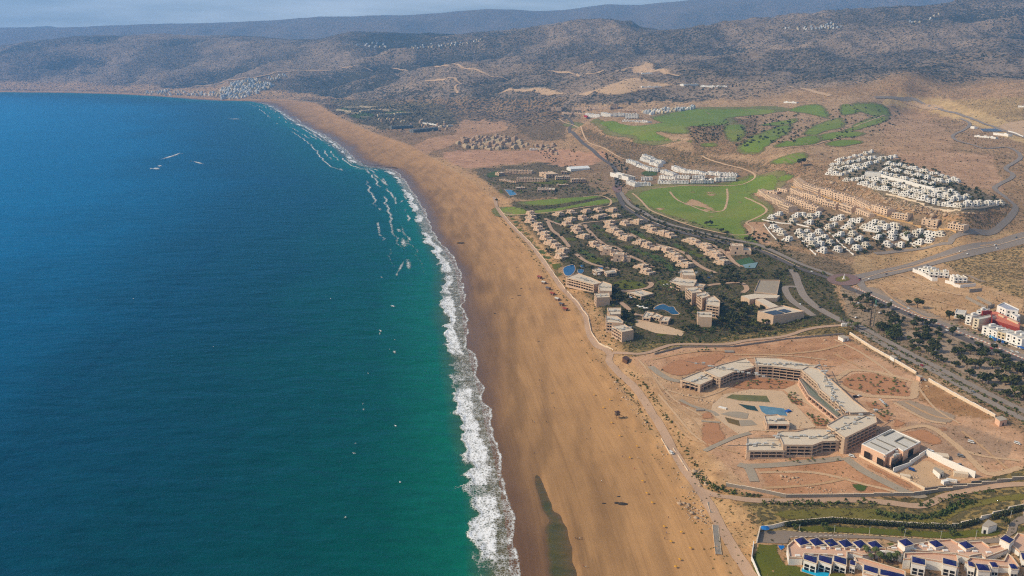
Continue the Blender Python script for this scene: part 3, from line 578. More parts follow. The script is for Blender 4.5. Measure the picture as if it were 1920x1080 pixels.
for lb, pl, wd in (("promenade paved in pink above the beach", [(926,370),(929,378),(933,391),(955,419),(988,452),(1015,485),(1039,520),(1056,544),(1081,568),(1099,595),(1104,622),(1118,647),(1143,664),(1142,678),(1160,700),(1192,730),(1220,772),(1242,807),(1255,830),(1272,862),(1301,904),(1329,946),(1360,1003),(1395,1060),(1425,1110)], 6.2),
                   ("pink path along the north edge of the building site", [(1148,662),(1190,664),(1217,661),(1242,652),(1272,646),(1360,646),(1400,639),(1470,631),(1510,619),(1545,613),(1590,610)], 5),
                   ("pink path along the south edge of the building site", [(1310,918),(1332,927),(1381,935),(1452,940),(1591,938),(1665,943),(1726,949),(1778,929),(1865,912),(1930,908)], 5.5)):
    ribbon('promenade', pl, wd, PAVE, 2.4, lb)
for lb, pl in (("villa lane behind the seaside row", Z6([(380,185),(400,215),(425,265),(490,315),(545,385)])), ("villa lane through the second row", Z6([(650,228),(680,270),(730,322),(800,372),(860,382),(960,442),(1050,482),(1125,522)])), ("villa lane through the fourth row", Z6([(955,285),(1040,330),(1150,365),(1260,392),(1350,430),(1400,480),(1480,532),(1560,562)])), ("villa lane beside the inland row", Z6([(1530,365),(1620,420),(1680,482),(1740,520)])), ("lane from the lagoon pool into the villas", Z6([(590,430),(640,470),(700,500),(760,515),(900,545)])), ("lane across the top of the villas", Z6([(380,190),(520,235),(650,215),(800,200),(920,195),(970,185)])), ("garden walk around the oval lawn", ZP([(870,220),(900,250),(830,300),(600,340),(470,330)])), ("garden walk to the pool pavilion", ZP([(470,500),(560,570),(620,640),(700,670),(780,680)])), ("drive below the reception block", Z5([(1060,280),(1130,270),(1280,260),(1330,300),(1300,330)]))):
    ribbon('lane', pl, 5.5, PAVE, 2, lb)
for lb, pl, wd, mt in (("concrete drive in the south of the building site", Z3([(262,282),(320,292),(500,284),(700,265),(862,246)]), 6, CONC), ("stub of concrete drive ending at the fence", Z3([(305,285),(330,320),(355,382)]), 6, CONC), ("concrete drive along the yard wall", Z3([(880,243),(1000,328),(1200,428),(1290,462),(1340,455)]), 6, CONC), ("concrete drive beside the low north wing", Z1([(240,350),(300,400),(380,445),(460,462)]), 6, CONC),
                       ("dirt road around the palm bed", Z2([(-20,560),(80,640),(300,725),(500,742),(700,752),(790,740),(800,620),(850,580)]), 7, DIRT), ("dirt road north of the palm bed", Z2([(-20,590),(60,560),(180,490),(400,500),(700,570),(800,600)]), 6, DIRT), ("dirt road east of the car rows", Z3([(1180,90),(1350,60),(1500,150),(1620,260),(1720,340),(1900,300)]), 6, DIRT), ("paved path to the pool terraces", Z3([(65,205),(180,150),(240,125),(330,100)]), 4, CONC), ("paved path below the pools", Z1([(460,600),(560,650),(700,690),(740,720)]), 3.5, CONC), ("track across the dug beds", Z1([(620,760),(760,770)]), 2.5, CONC)):
    ribbon('site_road', pl, wd, mt, 2, lb)
for pl, wd in (([(640,128),(760,132),(900,134),(1030,133),(1065,136),(1110,139),(1180,128),(1215,120)], 16), ([(1215,120),(1240,132),(1275,142)], 26), (ZD([(470,455),(560,450),(660,465),(670,475),(640,490),(655,525)]), 14), (ZE([(600,485),(720,510),(830,540)]), 26), ([(480,192),(560,190),(620,196)], 12), ([(330,162),(430,150),(520,135),(620,133)], 14)):
    ribbon('hill_track', pl, wd, DIRT, 2, 'pale dirt track across the far hills')
for lb, px in (("bare tan field below the dark hillside", ZD([(880,520),(1060,500),(1330,505),(1250,535),(1120,540),(900,527)])), ("bare tan quarry field under the hills", ZD([(1330,530),(1400,512),(1850,465),(1910,455),(1850,485),(1600,532),(1480,542),(1350,545)])), ("pale quarry scar on the saddle", [(1180,132),(1205,118),(1222,117),(1240,128),(1268,141),(1230,136)]), ("sandy cutting beside the desert road", [(1640,190),(1700,186),(1760,196),(1768,206),(1700,200)]), ("sandy slope above the reservoir", [(1868,240),(1900,228),(1960,230),(1960,262),(1920,256)])):
    sheet('bare_field', px, DIRT, 1.5, lb, smooth=True)
# site beds, decks, pools
for lb, px in (("red earth bed planted with young palms", Z2([(85,600),(170,530),(260,512),(420,515),(690,580),(730,640),(775,742),(480,742),(300,700),(150,660)])), ("red earth bed under the entrance roof", Z2([(310,790),(420,795),(540,860),(520,885),(340,840)])), ("red earth bed beside the tall wing", Z2([(430,890),(580,930),(560,1010),(450,950)])), ("red earth bed beside the hall", Z2([(600,940),(740,1000),(640,1040),(580,1030)])), ("dug red earth in the north west corner", Z1([(310,365),(450,300),(740,250),(800,290),(640,370),(500,420),(380,410)])), ("dug red earth bed by the beach side", Z1([(610,690),(700,690),(730,750),(620,745)])), ("large dug red bed below the pools", Z1([(620,770),(760,775),(820,890),(650,980),(610,900)])), ("small dug bed by the path", Z1([(440,610),(550,640),(520,665),(450,640)])), ("red earth bed along the yard drive", Z3([(930,245),(1335,435),(1240,425),(1000,300)])), ("red earth triangle east of the hall", ZC([(700,140),(1000,95),(1290,240),(1250,310),(1120,330)])), ("small red triangle bed by the car rows", ZC([(1150,95),(1360,65),(1320,180)])), ("planted courtyard bed", Z1([(840,490),(1050,430),(1300,460),(1330,490),(1230,520),(900,520)])), ("planted bed beside the terrace", Z1([(1400,690),(1580,760),(1560,800),(1470,800)])), ("planted bed by the blue pool", Z1([(1250,555),(1320,560),(1390,610),(1380,650),(1290,630)])), ("brown strip under the south wing", Z3([(300,262),(520,262),(850,235),(870,225),(540,245),(330,250)]))):
    sheet('earth_bed', px, REDE, 1.5, lb, smooth=len(px) > 5)
sheet('pool_deck', Z1([(790,560),(1000,520),(1230,535),(1330,640),(1480,805),(1200,840),(1010,830),(900,860),(800,790),(690,700),(700,640)]), SLAB, 1.2, 'pale paved deck around the unfinished pools')
sheet('terrace', Z1([(1235,525),(1345,475),(1645,755),(1575,790),(1540,715),(1390,620),(1290,570)]), SLAB, 1.8, 'sunlit pale terrace along the diagonal wing')
sheet('car_lot', Z2([(560,780),(760,770),(1230,930),(1150,1000),(960,1000)]), GRAV, 1.2, 'dusty rows of the unfinished car park')
sheet('yard', ZC([(620,700),(1040,480),(1110,540),(1680,760),(1020,920)]), DIRT, 1.2, 'sandy storage yard behind a white wall')
sheet('forecourt', ZC([(180,465),(300,440),(480,520),(720,500),(1000,400),(1040,440),(600,690),(150,470)]), road_mat('dark_paving', (112, 100, 86)), 1.2, 'dark paved forecourt around the hall')
pools = [("unfinished pool with mustard green water", Z1([(805,585),(850,562),(1108,572),(1135,620),(900,606)]), (118, 108, 46)), ("narrow dark green pool", Z1([(895,632),(1020,650),(1050,690),(960,672)]), (44, 66, 52)), ("blue tiled pool half covered by sheeting", Z1([(1050,645),(1240,668),(1265,722),(1105,712),(1072,690)]), (104, 138, 150)), ("ochre pool basin by the deck edge", Z1([(795,732),(900,757),(912,800),(820,772)]), (120, 92, 36)), ("free form blue lagoon pool with an islet", ZP([(935,580),(1000,540),(1070,528),(1140,560),(1200,562),(1230,610),(1275,655),(1190,667),(1130,632),(1060,602),(960,600)]), (8, 76, 108)), ("deep blue lagoon pool by the promenade", Z5([(60,165),(90,146),(132,140),(138,180),(105,212),(72,206)]), (8, 84, 128)), ("small blue pool beside the lagoon", Z5([(160,172),(200,172),(190,196),(165,194)]), (8, 84, 120)), ("little round pool near the lagoon", Z5([(178,140),(212,143),(205,156),(182,152)]), (12, 92, 136)), ("small pool among the garden huts", Z5([(300,158),(336,158),(330,170),(305,168)]), (20, 110, 160)), ("turquoise pool of the white resort", Z4([(385,537),(500,552),(500,566),(572,572),(560,612),(500,600),(380,562)]), (40, 176, 206)), ("little blue plunge pool on the lawn edge", ZL([(140,320),(222,325),(228,350),(180,385),(150,350)]), (20, 110, 180)), ("bright blue hotel pool by the beach", ZA([(165,628),(215,630),(245,660),(200,668)]), (6, 110, 150)), ("dark reservoir beside the desert road", ZE([(1670,727),(1760,725),(1805,741),(1690,742)]), (50, 62, 80)), ("green tennis court by the inland row", Z6([(1690,480),(1790,455),(1830,490),(1730,510)]), (66, 100, 60)), ("pale sports court beside the tennis court", Z6([(1740,505),(1850,490),(1830,530),(1760,530)]), (120, 150, 160))]
for lb, px, c in pools:
    court = 'court' in lb
    if not court:
        w_ = np.array(px); cc = w_.mean(0); sheet('pool_edge', [tuple(cc + (p_ - cc) * 1.10) for p_ in w_], SLAB, 2.4, 'pale coping around the ' + lb.split(' with')[0][:40], smooth='lagoon' in lb or 'round' in lb)
    sheet('sports_court' if court else 'pool', px, pool_mat(lb[:20], c) if not court else road_mat(lb[:20], c), 3.2, lb, smooth='lagoon' in lb or 'round' in lb)
sheet('islet', ZP([(1060,585),(1110,578),(1122,600),(1090,615)]), DIRT, 4, 'sandy islet in the lagoon pool', smooth=True)
sheet('concrete_slab', Z1([(760,708),(830,690),(900,690),(975,705),(962,745),(880,735)]), CONC, 2.6, 'smooth concrete slab beside the pools'); sheet('concrete_slab', Z1([(900,755),(1000,755),(1040,790),(920,800)]), CONC, 2.6, 'rough concrete slab by the ochre basin'); sheet('lawn', Z1([(850,648),(960,690),(1000,700),(1035,745),(962,750),(975,705)]), GARD, 3.0, 'weedy grass between the unfinished pools')
rt = random.Random(41)
for k, pl in enumerate((Z1([(150,300),(300,470),(420,600),(620,720)]), Z1([(200,330),(330,560),(420,640),(560,760),(640,900)]), Z1([(300,560),(420,700),(560,860),(700,960)]), Z1([(860,260),(1200,260),(1500,230),(1700,180)]), Z1([(900,290),(1250,270),(1560,300)]), Z1([(250,300),(560,240),(860,230)]), Z1([(340,520),(560,580),(700,560),(830,500)]), Z1([(420,760),(560,900),(900,1000)]), Z3([(380,330),(700,330),(1000,400),(1200,450)]), Z3([(400,420),(700,400),(900,360)]), Z2([(20,190),(300,330),(620,560)]), Z2([(30,330),(330,480),(720,600)]), Z2([(600,800),(900,960),(1100,1000)]), Z2([(700,790),(960,920),(1150,960)]), Z2([(830,650),(1000,860),(1230,1000)]), Z3([(1560,90),(1700,200),(1850,330)]), Z3([(1500,170),(1660,230),(1900,260)]), Z8([(450,250),(700,400),(1000,480),(1300,560)]), Z8([(600,200),(900,330),(1250,420)]), Z8([(380,320),(560,480),(850,640),(1050,660)]))):
    ribbon('wheel_track', pl, rt.uniform(2.0, 4.0), (DIRT, STONE)[k % 2], 1.1 + .05 * k, 'worn wheel track across the bare earth')
# driveway of the white resort
DRIVE = Z4([(95,287),(250,277),(400,292),(700,306),(1200,336),(1450,350),(1725,330),(1795,300),(1815,232),(1880,182),(1960,168),(1960,215),(1880,238),(1865,290),(1760,362),(1450,376),(1040,362),(940,334),(300,322),(282,368),(68,362)])
sheet('driveway', DRIVE, road_mat('grey_pavers', (146, 132, 120)), 2, 'grey paved driveway of the white resort')
sheet('car_park', ZP([(1690,130),(1790,130),(1800,190),(1700,170)]), GRAV, 2, 'little parking pad among the dark trees'); sheet('plaza', Z5([(560,510),(780,560),(900,600),(880,630),(700,610),(560,560)]), SLAB, 1.5, 'stepped terrace below the spa pavilion')
sheet('roundabout_island', [(1562,524),(1570,519),(1584,518),(1595,522),(1594,528),(1580,531),(1566,529)], ROUGH, 4.4, 'planted island inside the red paved roundabout', smooth=True)
sheet('grove_lot', Z2([(600,130),(800,90),(1250,270),(1850,560),(1850,800),(1500,650),(900,330)]), GRAV, 1, 'gravel parking ground under the grove')
# ------------------------------------------------------------------ building kit
class MB:
    def __init__(s): s.v = []; s.f = []
    def box(s, x0, x1, y0, y1, z0, z1):
        n = len(s.v); s.v += [(x0, y0, z0), (x1, y0, z0), (x1, y1, z0), (x0, y1, z0), (x0, y0, z1), (x1, y0, z1), (x1, y1, z1), (x0, y1, z1)]
        s.f += [tuple(n + q for q in f) for f in ((3, 2, 1, 0), (4, 5, 6, 7), (0, 1, 5, 4), (1, 2, 6, 5), (2, 3, 7, 6), (3, 0, 4, 7))]; return s
    def prism(s, poly, z0, z1):
        n = len(s.v); k = len(poly); s.v += [(p[0], p[1], z0) for p in poly] + [(p[0], p[1], z1) for p in poly]
        s.f += [tuple(n + q for q in reversed(range(k))), tuple(n + k + q for q in range(k))] + [(n + q, n + (q + 1) % k, n + k + (q + 1) % k, n + k + q) for q in range(k)]; return s
    def bar(s, a, b, wd, z0, z1, off=0.0):
        a = np.asarray(a[:2], float); b = np.asarray(b[:2], float); d = b - a; L_ = np.linalg.norm(d) + 1e-9; d /= L_; nn = np.array((-d[1], d[0]))
        q = [a + nn * (off - wd / 2), b + nn * (off - wd / 2), b + nn * (off + wd / 2), a + nn * (off + wd / 2)]; return s.prism(q, z0, z1)
    def cone(s, poly, z0, apex):
        n = len(s.v); k = len(poly); s.v += [(p[0], p[1], z0) for p in poly] + [tuple(apex)]
        s.f += [(n + q, n + (q + 1) % k, n + k) for q in range(k)] + [tuple(n + q for q in reversed(range(k)))]; return s
    def cyl(s, c, r0, r1, z0, z1, k=8):
        n = len(s.v)
        for r, z in ((r0, z0), (r1, z1)): s.v += [(c[0] + r * math.cos(2 * math.pi * q / k), c[1] + r * math.sin(2 * math.pi * q / k), z) for q in range(k)]
        s.f += [tuple(n + q for q in reversed(range(k))), tuple(n + k + q for q in range(k))] + [(n + q, n + (q + 1) % k, n + k + (q + 1) % k, n + k + q) for q in range(k)]; return s
    def build(s, name, mat, parent=None, kind=None, label=None):
        o = mesh_obj(name, s.v, s.f, mat, parent)
        if kind: o['kind'] = kind
        if label: o['label'] = label
        return o
FOOT = []          # footprints (world polygons) that keep scrub and trees out
def empty(name, loc, rz=0.0):
    e = bpy.data.objects.new(name, None); COL.objects.link(e); e.empty_display_size = 1; e.location = tuple(float(c) for c in loc); e.rotation_euler = (0, 0, rz); return e
def thing(name, loc, rz, label, cat, group=None): return tag(empty(name, loc, rz), label, cat, group)
KIDS = {}
def copy_tree(o, loc, rz, label=None, group=None, scale=None, swap=None):
    c = o.copy(); COL.objects.link(c); c.location = tuple(float(q) for q in loc); c.rotation_euler = (0, 0, rz)
    if scale: c.scale = scale if isinstance(scale, tuple) else (scale,) * 3
    if label: c['label'] = label
    if group: c['group'] = group
    if o.name not in KIDS: KIDS[o.name] = [x for x in o.children]
    for ch in KIDS[o.name]:
        k = ch.copy(); COL.objects.link(k); k.parent = c
        if swap and ch.name.split('.')[0] in swap:
            k.material_slots[0].link = 'OBJECT'; k.material_slots[0].material = swap[ch.name.split('.')[0]]
        if ch.name not in KIDS: KIDS[ch.name] = [x for x in ch.children]
        for g in KIDS[ch.name]:
            gg = g.copy(); COL.objects.link(gg); gg.parent = k
    return c
class Proto:
    """a kind of thing: the first use places the original, later ones copy it"""
    def __init__(s, make): s.make = make; s.o = None
    def put(s, loc, rz, label, group=None, scale=None, swap=None):
        if s.o is None:
            s.o = s.make(); s.o.location = tuple(float(q) for q in loc); s.o.rotation_euler = (0, 0, rz); s.o['label'] = label
            if group: s.o['group'] = group
            if scale: s.o.scale = scale if isinstance(scale, tuple) else (scale,) * 3
            KIDS[s.o.name] = list(s.o.children)
            for ch in s.o.children: KIDS[ch.name] = list(ch.children)
            if swap:
                for ch in s.o.children:
                    if ch.name.split('.')[0] in swap: ch.material_slots[0].link = 'OBJECT'; ch.material_slots[0].material = swap[ch.name.split('.')[0]]
            return s.o
        return copy_tree(s.o, loc, rz, label, group, scale, swap)
def ccw(p):
    p = [np.asarray(q[:2], float) for q in p]; a = sum(p[k][0] * p[(k + 1) % len(p)][1] - p[(k + 1) % len(p)][0] * p[k][1] for k in range(len(p)))
    return p if a > 0 else p[::-1]
def inset(poly, d):
    out = []; n = len(poly)
    for k in range(n):
        a, b, c = poly[k - 1], poly[k], poly[(k + 1) % n]
        d1 = (b - a) / (np.linalg.norm(b - a) + 1e-9); d2 = (c - b) / (np.linalg.norm(c - b) + 1e-9)
        n1 = np.array((-d1[1], d1[0])); n2 = np.array((-d2[1], d2[0])); m = n1 + n2; l = max(.35, 1 + float(n1 @ n2))
        out.append(b + m / l * d)
    return out
def roofpoly(px, h):
    """roof outline traced at height h above the ground under it -> world polygon and ground level"""
    c = np.mean(np.array(px), 0); gz = G(c[0], c[1])[2]
    for _ in range(4):
        w_ = [P(x, y, gz + h) for x, y in px]; cc = np.mean(np.array(w_), 0); gz = float(hz(cc[0], cc[1]))
    return ccw(w_), gz
TAN = M('tan_render', (206, 178, 152), var=.14); TANROOF = M('pale_roof_screed', (216, 200, 178), var=.12); WHITE = M('white_render', (236, 233, 228), var=.06); WROOF = M('grey_white_roof', (206, 200, 190), var=.14)
GLASS = M('dark_glass', (34, 36, 40), rough=.15, var=.2); SHADE = M('painted_opening_shade', (44, 38, 32), var=.3); TERRA = M('pink_terrace_tile', (216, 176, 150), var=.10); METAL = M('unit_metal', (196, 194, 188), rough=.5)  # SHADE: near-black colour painting the shade inside openings
PIPE = M('roof_pipe', (120, 116, 108)); GREYW = M('grey_concrete', (150, 142, 132), var=.14); RED = M('salmon_roof', (212, 124, 98), var=.12); DRED = M('shade_painted_red_wall', (150, 62, 50), var=.1); BLUE = M('blue_paint', (44, 96, 170)); SKYB = M('pale_blue_paint', (52, 140, 196)); WOOD = M('old_timber', (104, 76, 54), var=.3)  # DRED: court wall red darkened, its shade painted into the colour
def blue_tiles():
    b = NB('blue_glazed_tiles'); p = b.pos(); v = b.n('TexBrick', Scale=1.6); b.put(v.inputs['Vector'], p); n1 = b.noise(p, .5, 4, .6)
    c = b.mix(b.rng(n1, .3, .7), lin(14, 12, 64), lin(26, 22, 92)); c = b.mix(b.math('MULTIPLY', v.outputs['Fac'], .5), c, lin(14, 12, 60)); b.b.inputs['Specular IOR Level'].default_value = .5
    return b.fin(c, .35)
BTILE = blue_tiles()
def ac_units(mb, poly, z, k, axis=None):
    c = np.mean(np.array(poly), 0); e = np.array(poly[1]) - np.array(poly[0]); e = e / np.linalg.norm(e) if axis is None else np.array(axis)
    n_ = np.array((-e[1], e[0]))
    for q in range(int(k * 1.6)):
        q = q * .62
        p = c + e * (q - (k - 1) / 2) * random.uniform(3.2, 5.5) + n_ * random.uniform(-3.2, 3.2)
        w_, d_ = random.uniform(.6, 1.5), random.uniform(.5, 1.0); mb.box(p[0] - w_, p[0] + w_, p[1] - d_, p[1] + d_, z + .15, z + random.uniform(.7, 1.3))
def slab_block(root, poly, z0, n, sh, base, ac=0, pier=4.2, rec=1.9, solid=(), wall=TAN, roofm=TANROOF, open_ground=False, parap=.7, loc=(0, 0), band=.95):
    """storeys of slabs with parapet bands and deep openings, their room shade painted dark, between piers; part meshes under root"""
    lo = [np.array(q) - np.array(loc) for q in poly]; ins = inset(lo, rec); top = z0 + n * sh
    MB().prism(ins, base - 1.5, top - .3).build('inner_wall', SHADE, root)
    for k in range(n):
        zf = z0 + k * sh
        if k == 0:
            if not open_ground: MB().prism(lo, base - 1.5, zf + .45).build('plinth', wall, root)
        else: MB().prism(lo, zf - .22, zf + band).build('floor_slab', wall, root)
    MB().prism(lo, top - .5, top).build('roof', roofm, root)
    pm = MB(); pr = MB(); m = len(lo)
    for k in range(m):
        a, b = lo[k], lo[(k + 1) % m]; e = b - a; L_ = np.linalg.norm(e)
        if L_ < .5: continue
        e /= L_; nn = np.array((-e[1], e[0])); pr.bar(a, b, .35, top + .003, top + parap, off=.18)
        if k in solid: pm.bar(a - e * .03, b + e * .03, rec, base - 1.5, top - .01, off=rec / 2 - .06); continue
        q = max(2, int(round(L_ / pier)))
        for j in range(q + 1):
            c = a + e * (L_ * j / q); c = c + e * (.3 if j == 0 else -.3 if j == q else 0)
            pm.bar(c - e * .2, c + e * .2, rec - .25, base - 1.5, top - .4, off=rec / 2 + .06)
    pm.build('pier', wall, root, 'stuff'); pr.build('parapet', wall, root)
    if ac:
        am = MB(); ac_units(am, ins, top, ac); am.build('roof_unit', METAL, root, 'stuff')
        c = np.mean(np.array(ins), 0); e = lo[1] - lo[0]; e /= np.linalg.norm(e); MB().bar(c - e * 3 * ac, c + e * 3 * ac, .5, top + .1, top + .35).build('roof_pipe', PIPE, root)
HOTEL = M('raw_tan_render', (196, 170, 146), var=.18)
# ---- the unfinished hotel: seven wings around the pools
wings = [("low open two storey wing of the unfinished hotel nearest the beach, north end", Z1([(460,450),(610,388),(640,388),(716,438),(700,452),(612,492)]), 2, 3.9, 5, True), ("second wing of the unfinished hotel stepping up from the low north end", Z1([(640,386),(770,337),(955,290),(1028,356),(945,380),(860,395),(765,438),(735,432)]), 3, 3.7, 9, False),
 ("long back wing of the unfinished hotel behind the courtyard", Z1([(1020,283),(1190,288),(1350,318),(1500,345),(1420,385),(1368,378),(1160,352),(1032,346)]), 4, 3.6, 9, False), ("diagonal wing of the unfinished hotel above the pale terrace", Z1([(1372,378),(1420,352),(1500,372),(1670,520),(1760,606),(1885,698),(1735,702),(1700,680),(1505,520),(1488,480)]), 4, 3.6, 14, False),
 ("tall corner wing of the unfinished hotel with red roof plant", Z3([(775,56),(868,2),(900,-4),(1058,0),(1068,40),(880,132)]), 4, 3.6, 8, False), ("angled middle wing of the unfinished hotel on the south side", Z3([(488,97),(520,90),(600,92),(660,76),(785,76),(850,150),(752,152),(694,174),(522,172)]), 3, 3.6, 7, False), ("low south end wing of the unfinished hotel with outside ramp", Z3([(310,132),(490,126),(545,200),(528,206),(310,206)]), 2, 3.6, 6, False)]
for lb, px, n, sh, ac, og in wings:
    sh *= .68; po, gz = roofpoly(px, n * sh + .4); c = np.mean(np.array(po), 0); FOOT.append(po)
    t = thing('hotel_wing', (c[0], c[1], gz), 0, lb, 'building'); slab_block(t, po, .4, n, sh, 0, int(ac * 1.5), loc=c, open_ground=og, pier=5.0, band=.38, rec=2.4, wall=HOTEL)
po, gz = roofpoly(Z1([(1345,437),(1378,430),(1560,590),(1690,712),(1645,742),(1420,560)]), 5); c = np.mean(np.array(po), 0); FOOT.append(po)
t = thing('gallery', (c[0], c[1], gz), 0, 'low pink gallery with a grey strip roof along the diagonal wing', 'building'); slab_block(t, po, .4, 1, 4.2, 0, 0, 6, wall=M('peach_render', (226, 186, 158)), roofm=GREYW, loc=c)
q_ = inset([p - c for p in po], 2.6); MB().prism(q_, 5.05, 5.2).build('skylight', M('green_grey_glass', (120, 130, 118), rough=.3), t)
po, gz = roofpoly(Z1([(1090,722),(1190,712),(1280,765),(1282,790),(1110,785)]), 4); c = np.mean(np.array(po), 0); FOOT.append(po)
t = thing('pool_bar', (c[0], c[1], gz), 0, 'little flat roofed pool bar beside the blue tiled pool', 'building'); slab_block(t, po, .3, 1, 3.7, 0, 3, 7, loc=c)
# hall with a white parapet roof
def hall():
    po, gz = roofpoly(ZC([(182,308),(580,108),(972,280),(738,405),(660,360),(500,455)]), 7); c = np.mean(np.array(po), 0); lo = [p - c for p in po]; FOOT.append(po)
    t = thing('conference_hall', (c[0], c[1], gz), 0, 'big flat roofed pale hall standing apart beside the storage yard', 'building'); w_ = MB().prism(lo, -2, 7).build('wall', M('peach_render', (226, 186, 158)), t)
    MB().prism(inset(lo, .4), 7.003, 7.12).build('roof', WROOF, t); pr = MB()
    for k in range(len(lo)): pr.bar(lo[k], lo[(k + 1) % len(lo)], .5, 7.004, 7.6, off=.26)
    pr.build('parapet', WHITE, t)
    def at(x, y, z): return P(*ZC([(x, y)])[0], gz + z)[:2] - c
    sk = MB(); sk.bar(at(470, 200, 7), at(610, 135, 7), 1.2, 7.15, 7.8); sk.bar(at(380, 240, 7), at(640, 355, 7), .7, 7.15, 7.6); sk.bar(at(300, 285, 7), at(540, 395, 7), .7, 7.15, 7.6); sk.bar(at(625, 275, 7), at(735, 218, 7), .7, 7.15, 7.9); sk.bar(at(735, 218, 7), at(905, 295, 7), .7, 7.15, 7.9); sk.bar(at(625, 275, 7), at(800, 355, 7), .5, 7.15, 7.6); sk.build('roof_upstand', PIPE, t, 'stuff')
    low, g2 = roofpoly(ZC([(500,455),(660,372),(735,420),(580,505)]), 5.4); MB().prism([p - c for p in low], -2, 5.4).build('porch', M('peach_render', (226, 186, 158)), t); am = MB(); ac_units(am, [p - c for p in low], 5.4, 5); am.build('roof_unit', METAL, t, 'stuff')
    for a, b, z0, z1 in (((740,410),(870,350),.2,5.8), ((590,520),(730,440),.2,4.2)): MB().bar(at(*a, 6), at(*b, 6), .3, z0, z1, off=-.25).build('glazing', GLASS, t)
    for a, b in (((228,355),(305,390)), ((400,440),(478,480))): MB().bar(at(*a, 6.5), at(*b, 6.5), .3, .3, 4.6, off=-.25).build('opening', SHADE, t)  # dark plates painted as the shade inside two openings
hall()
# ---- walls
def wall(px, h, th, mat, label, cat='wall', name='boundary_wall', cap=None, n=None):
    w_ = [G(x, y) for x, y in px]; z0 = min(p[2] for p in w_); t = thing(name, (w_[0][0], w_[0][1], w_[0][2]), 0, label, cat); o0 = np.array(w_[0])
    pts_ = []
    for a, b in zip(w_[:-1], w_[1:]):
        k = max(1, int(np.linalg.norm(b - a) / 9)); pts_ += [a + (b - a) * q / k for q in range(k)]
    pts_.append(w_[-1]); pm = MB(); cm_ = MB()
    for a, b in zip(pts_[:-1], pts_[1:]):
        g = float((hz(a[0], a[1]) + hz(b[0], b[1])) / 2) - o0[2]; pm.bar(a - o0, b - o0, th, g - 1.2, g + h)
        if cap: cm_.bar(a - o0, b - o0, th + .16, g + h + .003, g + h + .12)
    pm.build('wall_run', mat, t, 'stuff')
    if cap: cm_.build('coping', cap, t, 'stuff')
    return t
CREAM = M('cream_wall', (226, 206, 180), var=.08)
wall([(1227,665),(1277,652),(1375,651),(1472,637),(1582,627)], 1.6, .5, GREYW, 'long grey wall along the north edge of the building site'); wall(Z2([(170,140),(400,290),(600,400),(812,525)]), 2.4, .5, CREAM, 'cream wall on the road side of the building site, north run', cap=WHITE); wall(Z2([(930,590),(1250,770),(1572,942)]), 2.4, .5, CREAM, 'cream wall on the road side of the building site, south run', cap=WHITE)
wall([(1361,912),(1474,933),(1600,932),(1713,930),(1758,922),(1840,911),(1925,898)], 2.2, .5, GREYW, 'grey wall along the south edge of the building site', cap=CREAM); wall(ZC([(1040,452),(1250,560),(1690,758)]), 4.5, .4, WHITE, 'tall bright white wall of the storage yard'); wall(ZC([(600,690),(820,590),(1070,410)]), 3.0, .5, WHITE, 'white wall between hall forecourt and storage yard'); wall(ZC([(150,468),(400,600),(600,700),(830,810),(1020,925)]), 1.6, .5, CREAM, 'low cream wall along the hall forecourt drive'); wall(ZC([(1020,920),(1300,870),(1640,835),(1900,790)]), 1.2, .4, GREYW, 'low grey wall on the south of the storage yard')
wall(Z4([(70,362),(92,272),(180,262),(270,238),(420,222),(600,208),(870,228),(1130,245),(1420,255),(1480,250),(1620,205),(1700,180),(1920,110)]), 2.3, .5, WHITE, 'white stepped garden wall around the white resort', cap=CREAM); wall([(1413,1020),(1409,1050),(1420,1075),(1430,1100)], 2.2, .4, WHITE, 'white wall between corner lawn and promenade')
wall([(1064,548),(1085,570),(1103,596),(1108,622),(1124,646),(1150,657)], 1.4, .5, CREAM, 'low cream wall on the resort side of the promenade, near bend'); wall([(936,391),(958,419),(991,452),(1018,484),(1042,519),(1060,543)], 1.2, .4, CREAM, 'low cream wall on the resort side of the promenade, villa stretch'); wall([(1262,842),(1280,868),(1290,884)], .7, .4, CREAM, 'short white wall beside the promenade steps'); wall(Z1([(320,890),(390,1010)]), .7, .4, CREAM, 'cream ramp wall on the beach side of the promenade')
wall(ZT([(330,0),(740,215)]) , 3, .5, GREYW, 'grey wall of the empty walled plot, near side'); wall(ZT([(560,0),(850,150)]), 3, .5, GREYW, 'grey wall of the empty walled plot, far side'); wall(ZT([(770,215),(905,165)]), 3.2, .5, GREYW, 'grey end wall of the empty walled plot'); wall(ZW([(1580,930),(1900,890)]), 3.5, .6, GREYW, 'dark stub wall beside the dirt road'); wall(Z7([(965,315),(1120,355),(1230,395),(1340,420),(1480,425),(1600,410),(1790,375)]), 2.2, .8, CREAM, 'pale retaining wall along the hilltop villas'); wall(Z7([(900,180),(1040,222),(1190,265),(1300,300),(1390,328)]), 5, 1.2, WHITE, 'long bright white wall through the hilltop villas'); wall(Z7([(350,605),(420,680),(480,735)]), 1.6, .5, WHITE, 'white wall along the lower villa lane, west'); wall(Z7([(545,560),(640,650),(740,735)]), 1.6, .5, WHITE, 'white wall along the lower villa lane, middle'); wall(Z7([(105,490),(180,505),(250,515),(340,520),(450,545)]), 1.6, .5, WHITE, 'white wall above the first villa lane'); wall(Z7([(805,565),(950,590),(1050,600),(1120,640),(1180,685)]), 1.8, .5, WHITE, 'white wall along the lower villa lane, east'); wall(Z7([(310,260),(400,300),(560,340),(740,400),(900,455),(1000,490),(1150,520),(1330,560),(1450,580)]), 1.8, .9, M('ochre_wall', (214, 172, 116)), 'ochre retaining wall between the apartment rows'); wall(Z7([(118,520),(170,590),(215,640)]), 1.6, .4, WHITE, 'white wall beside the westmost white villas')
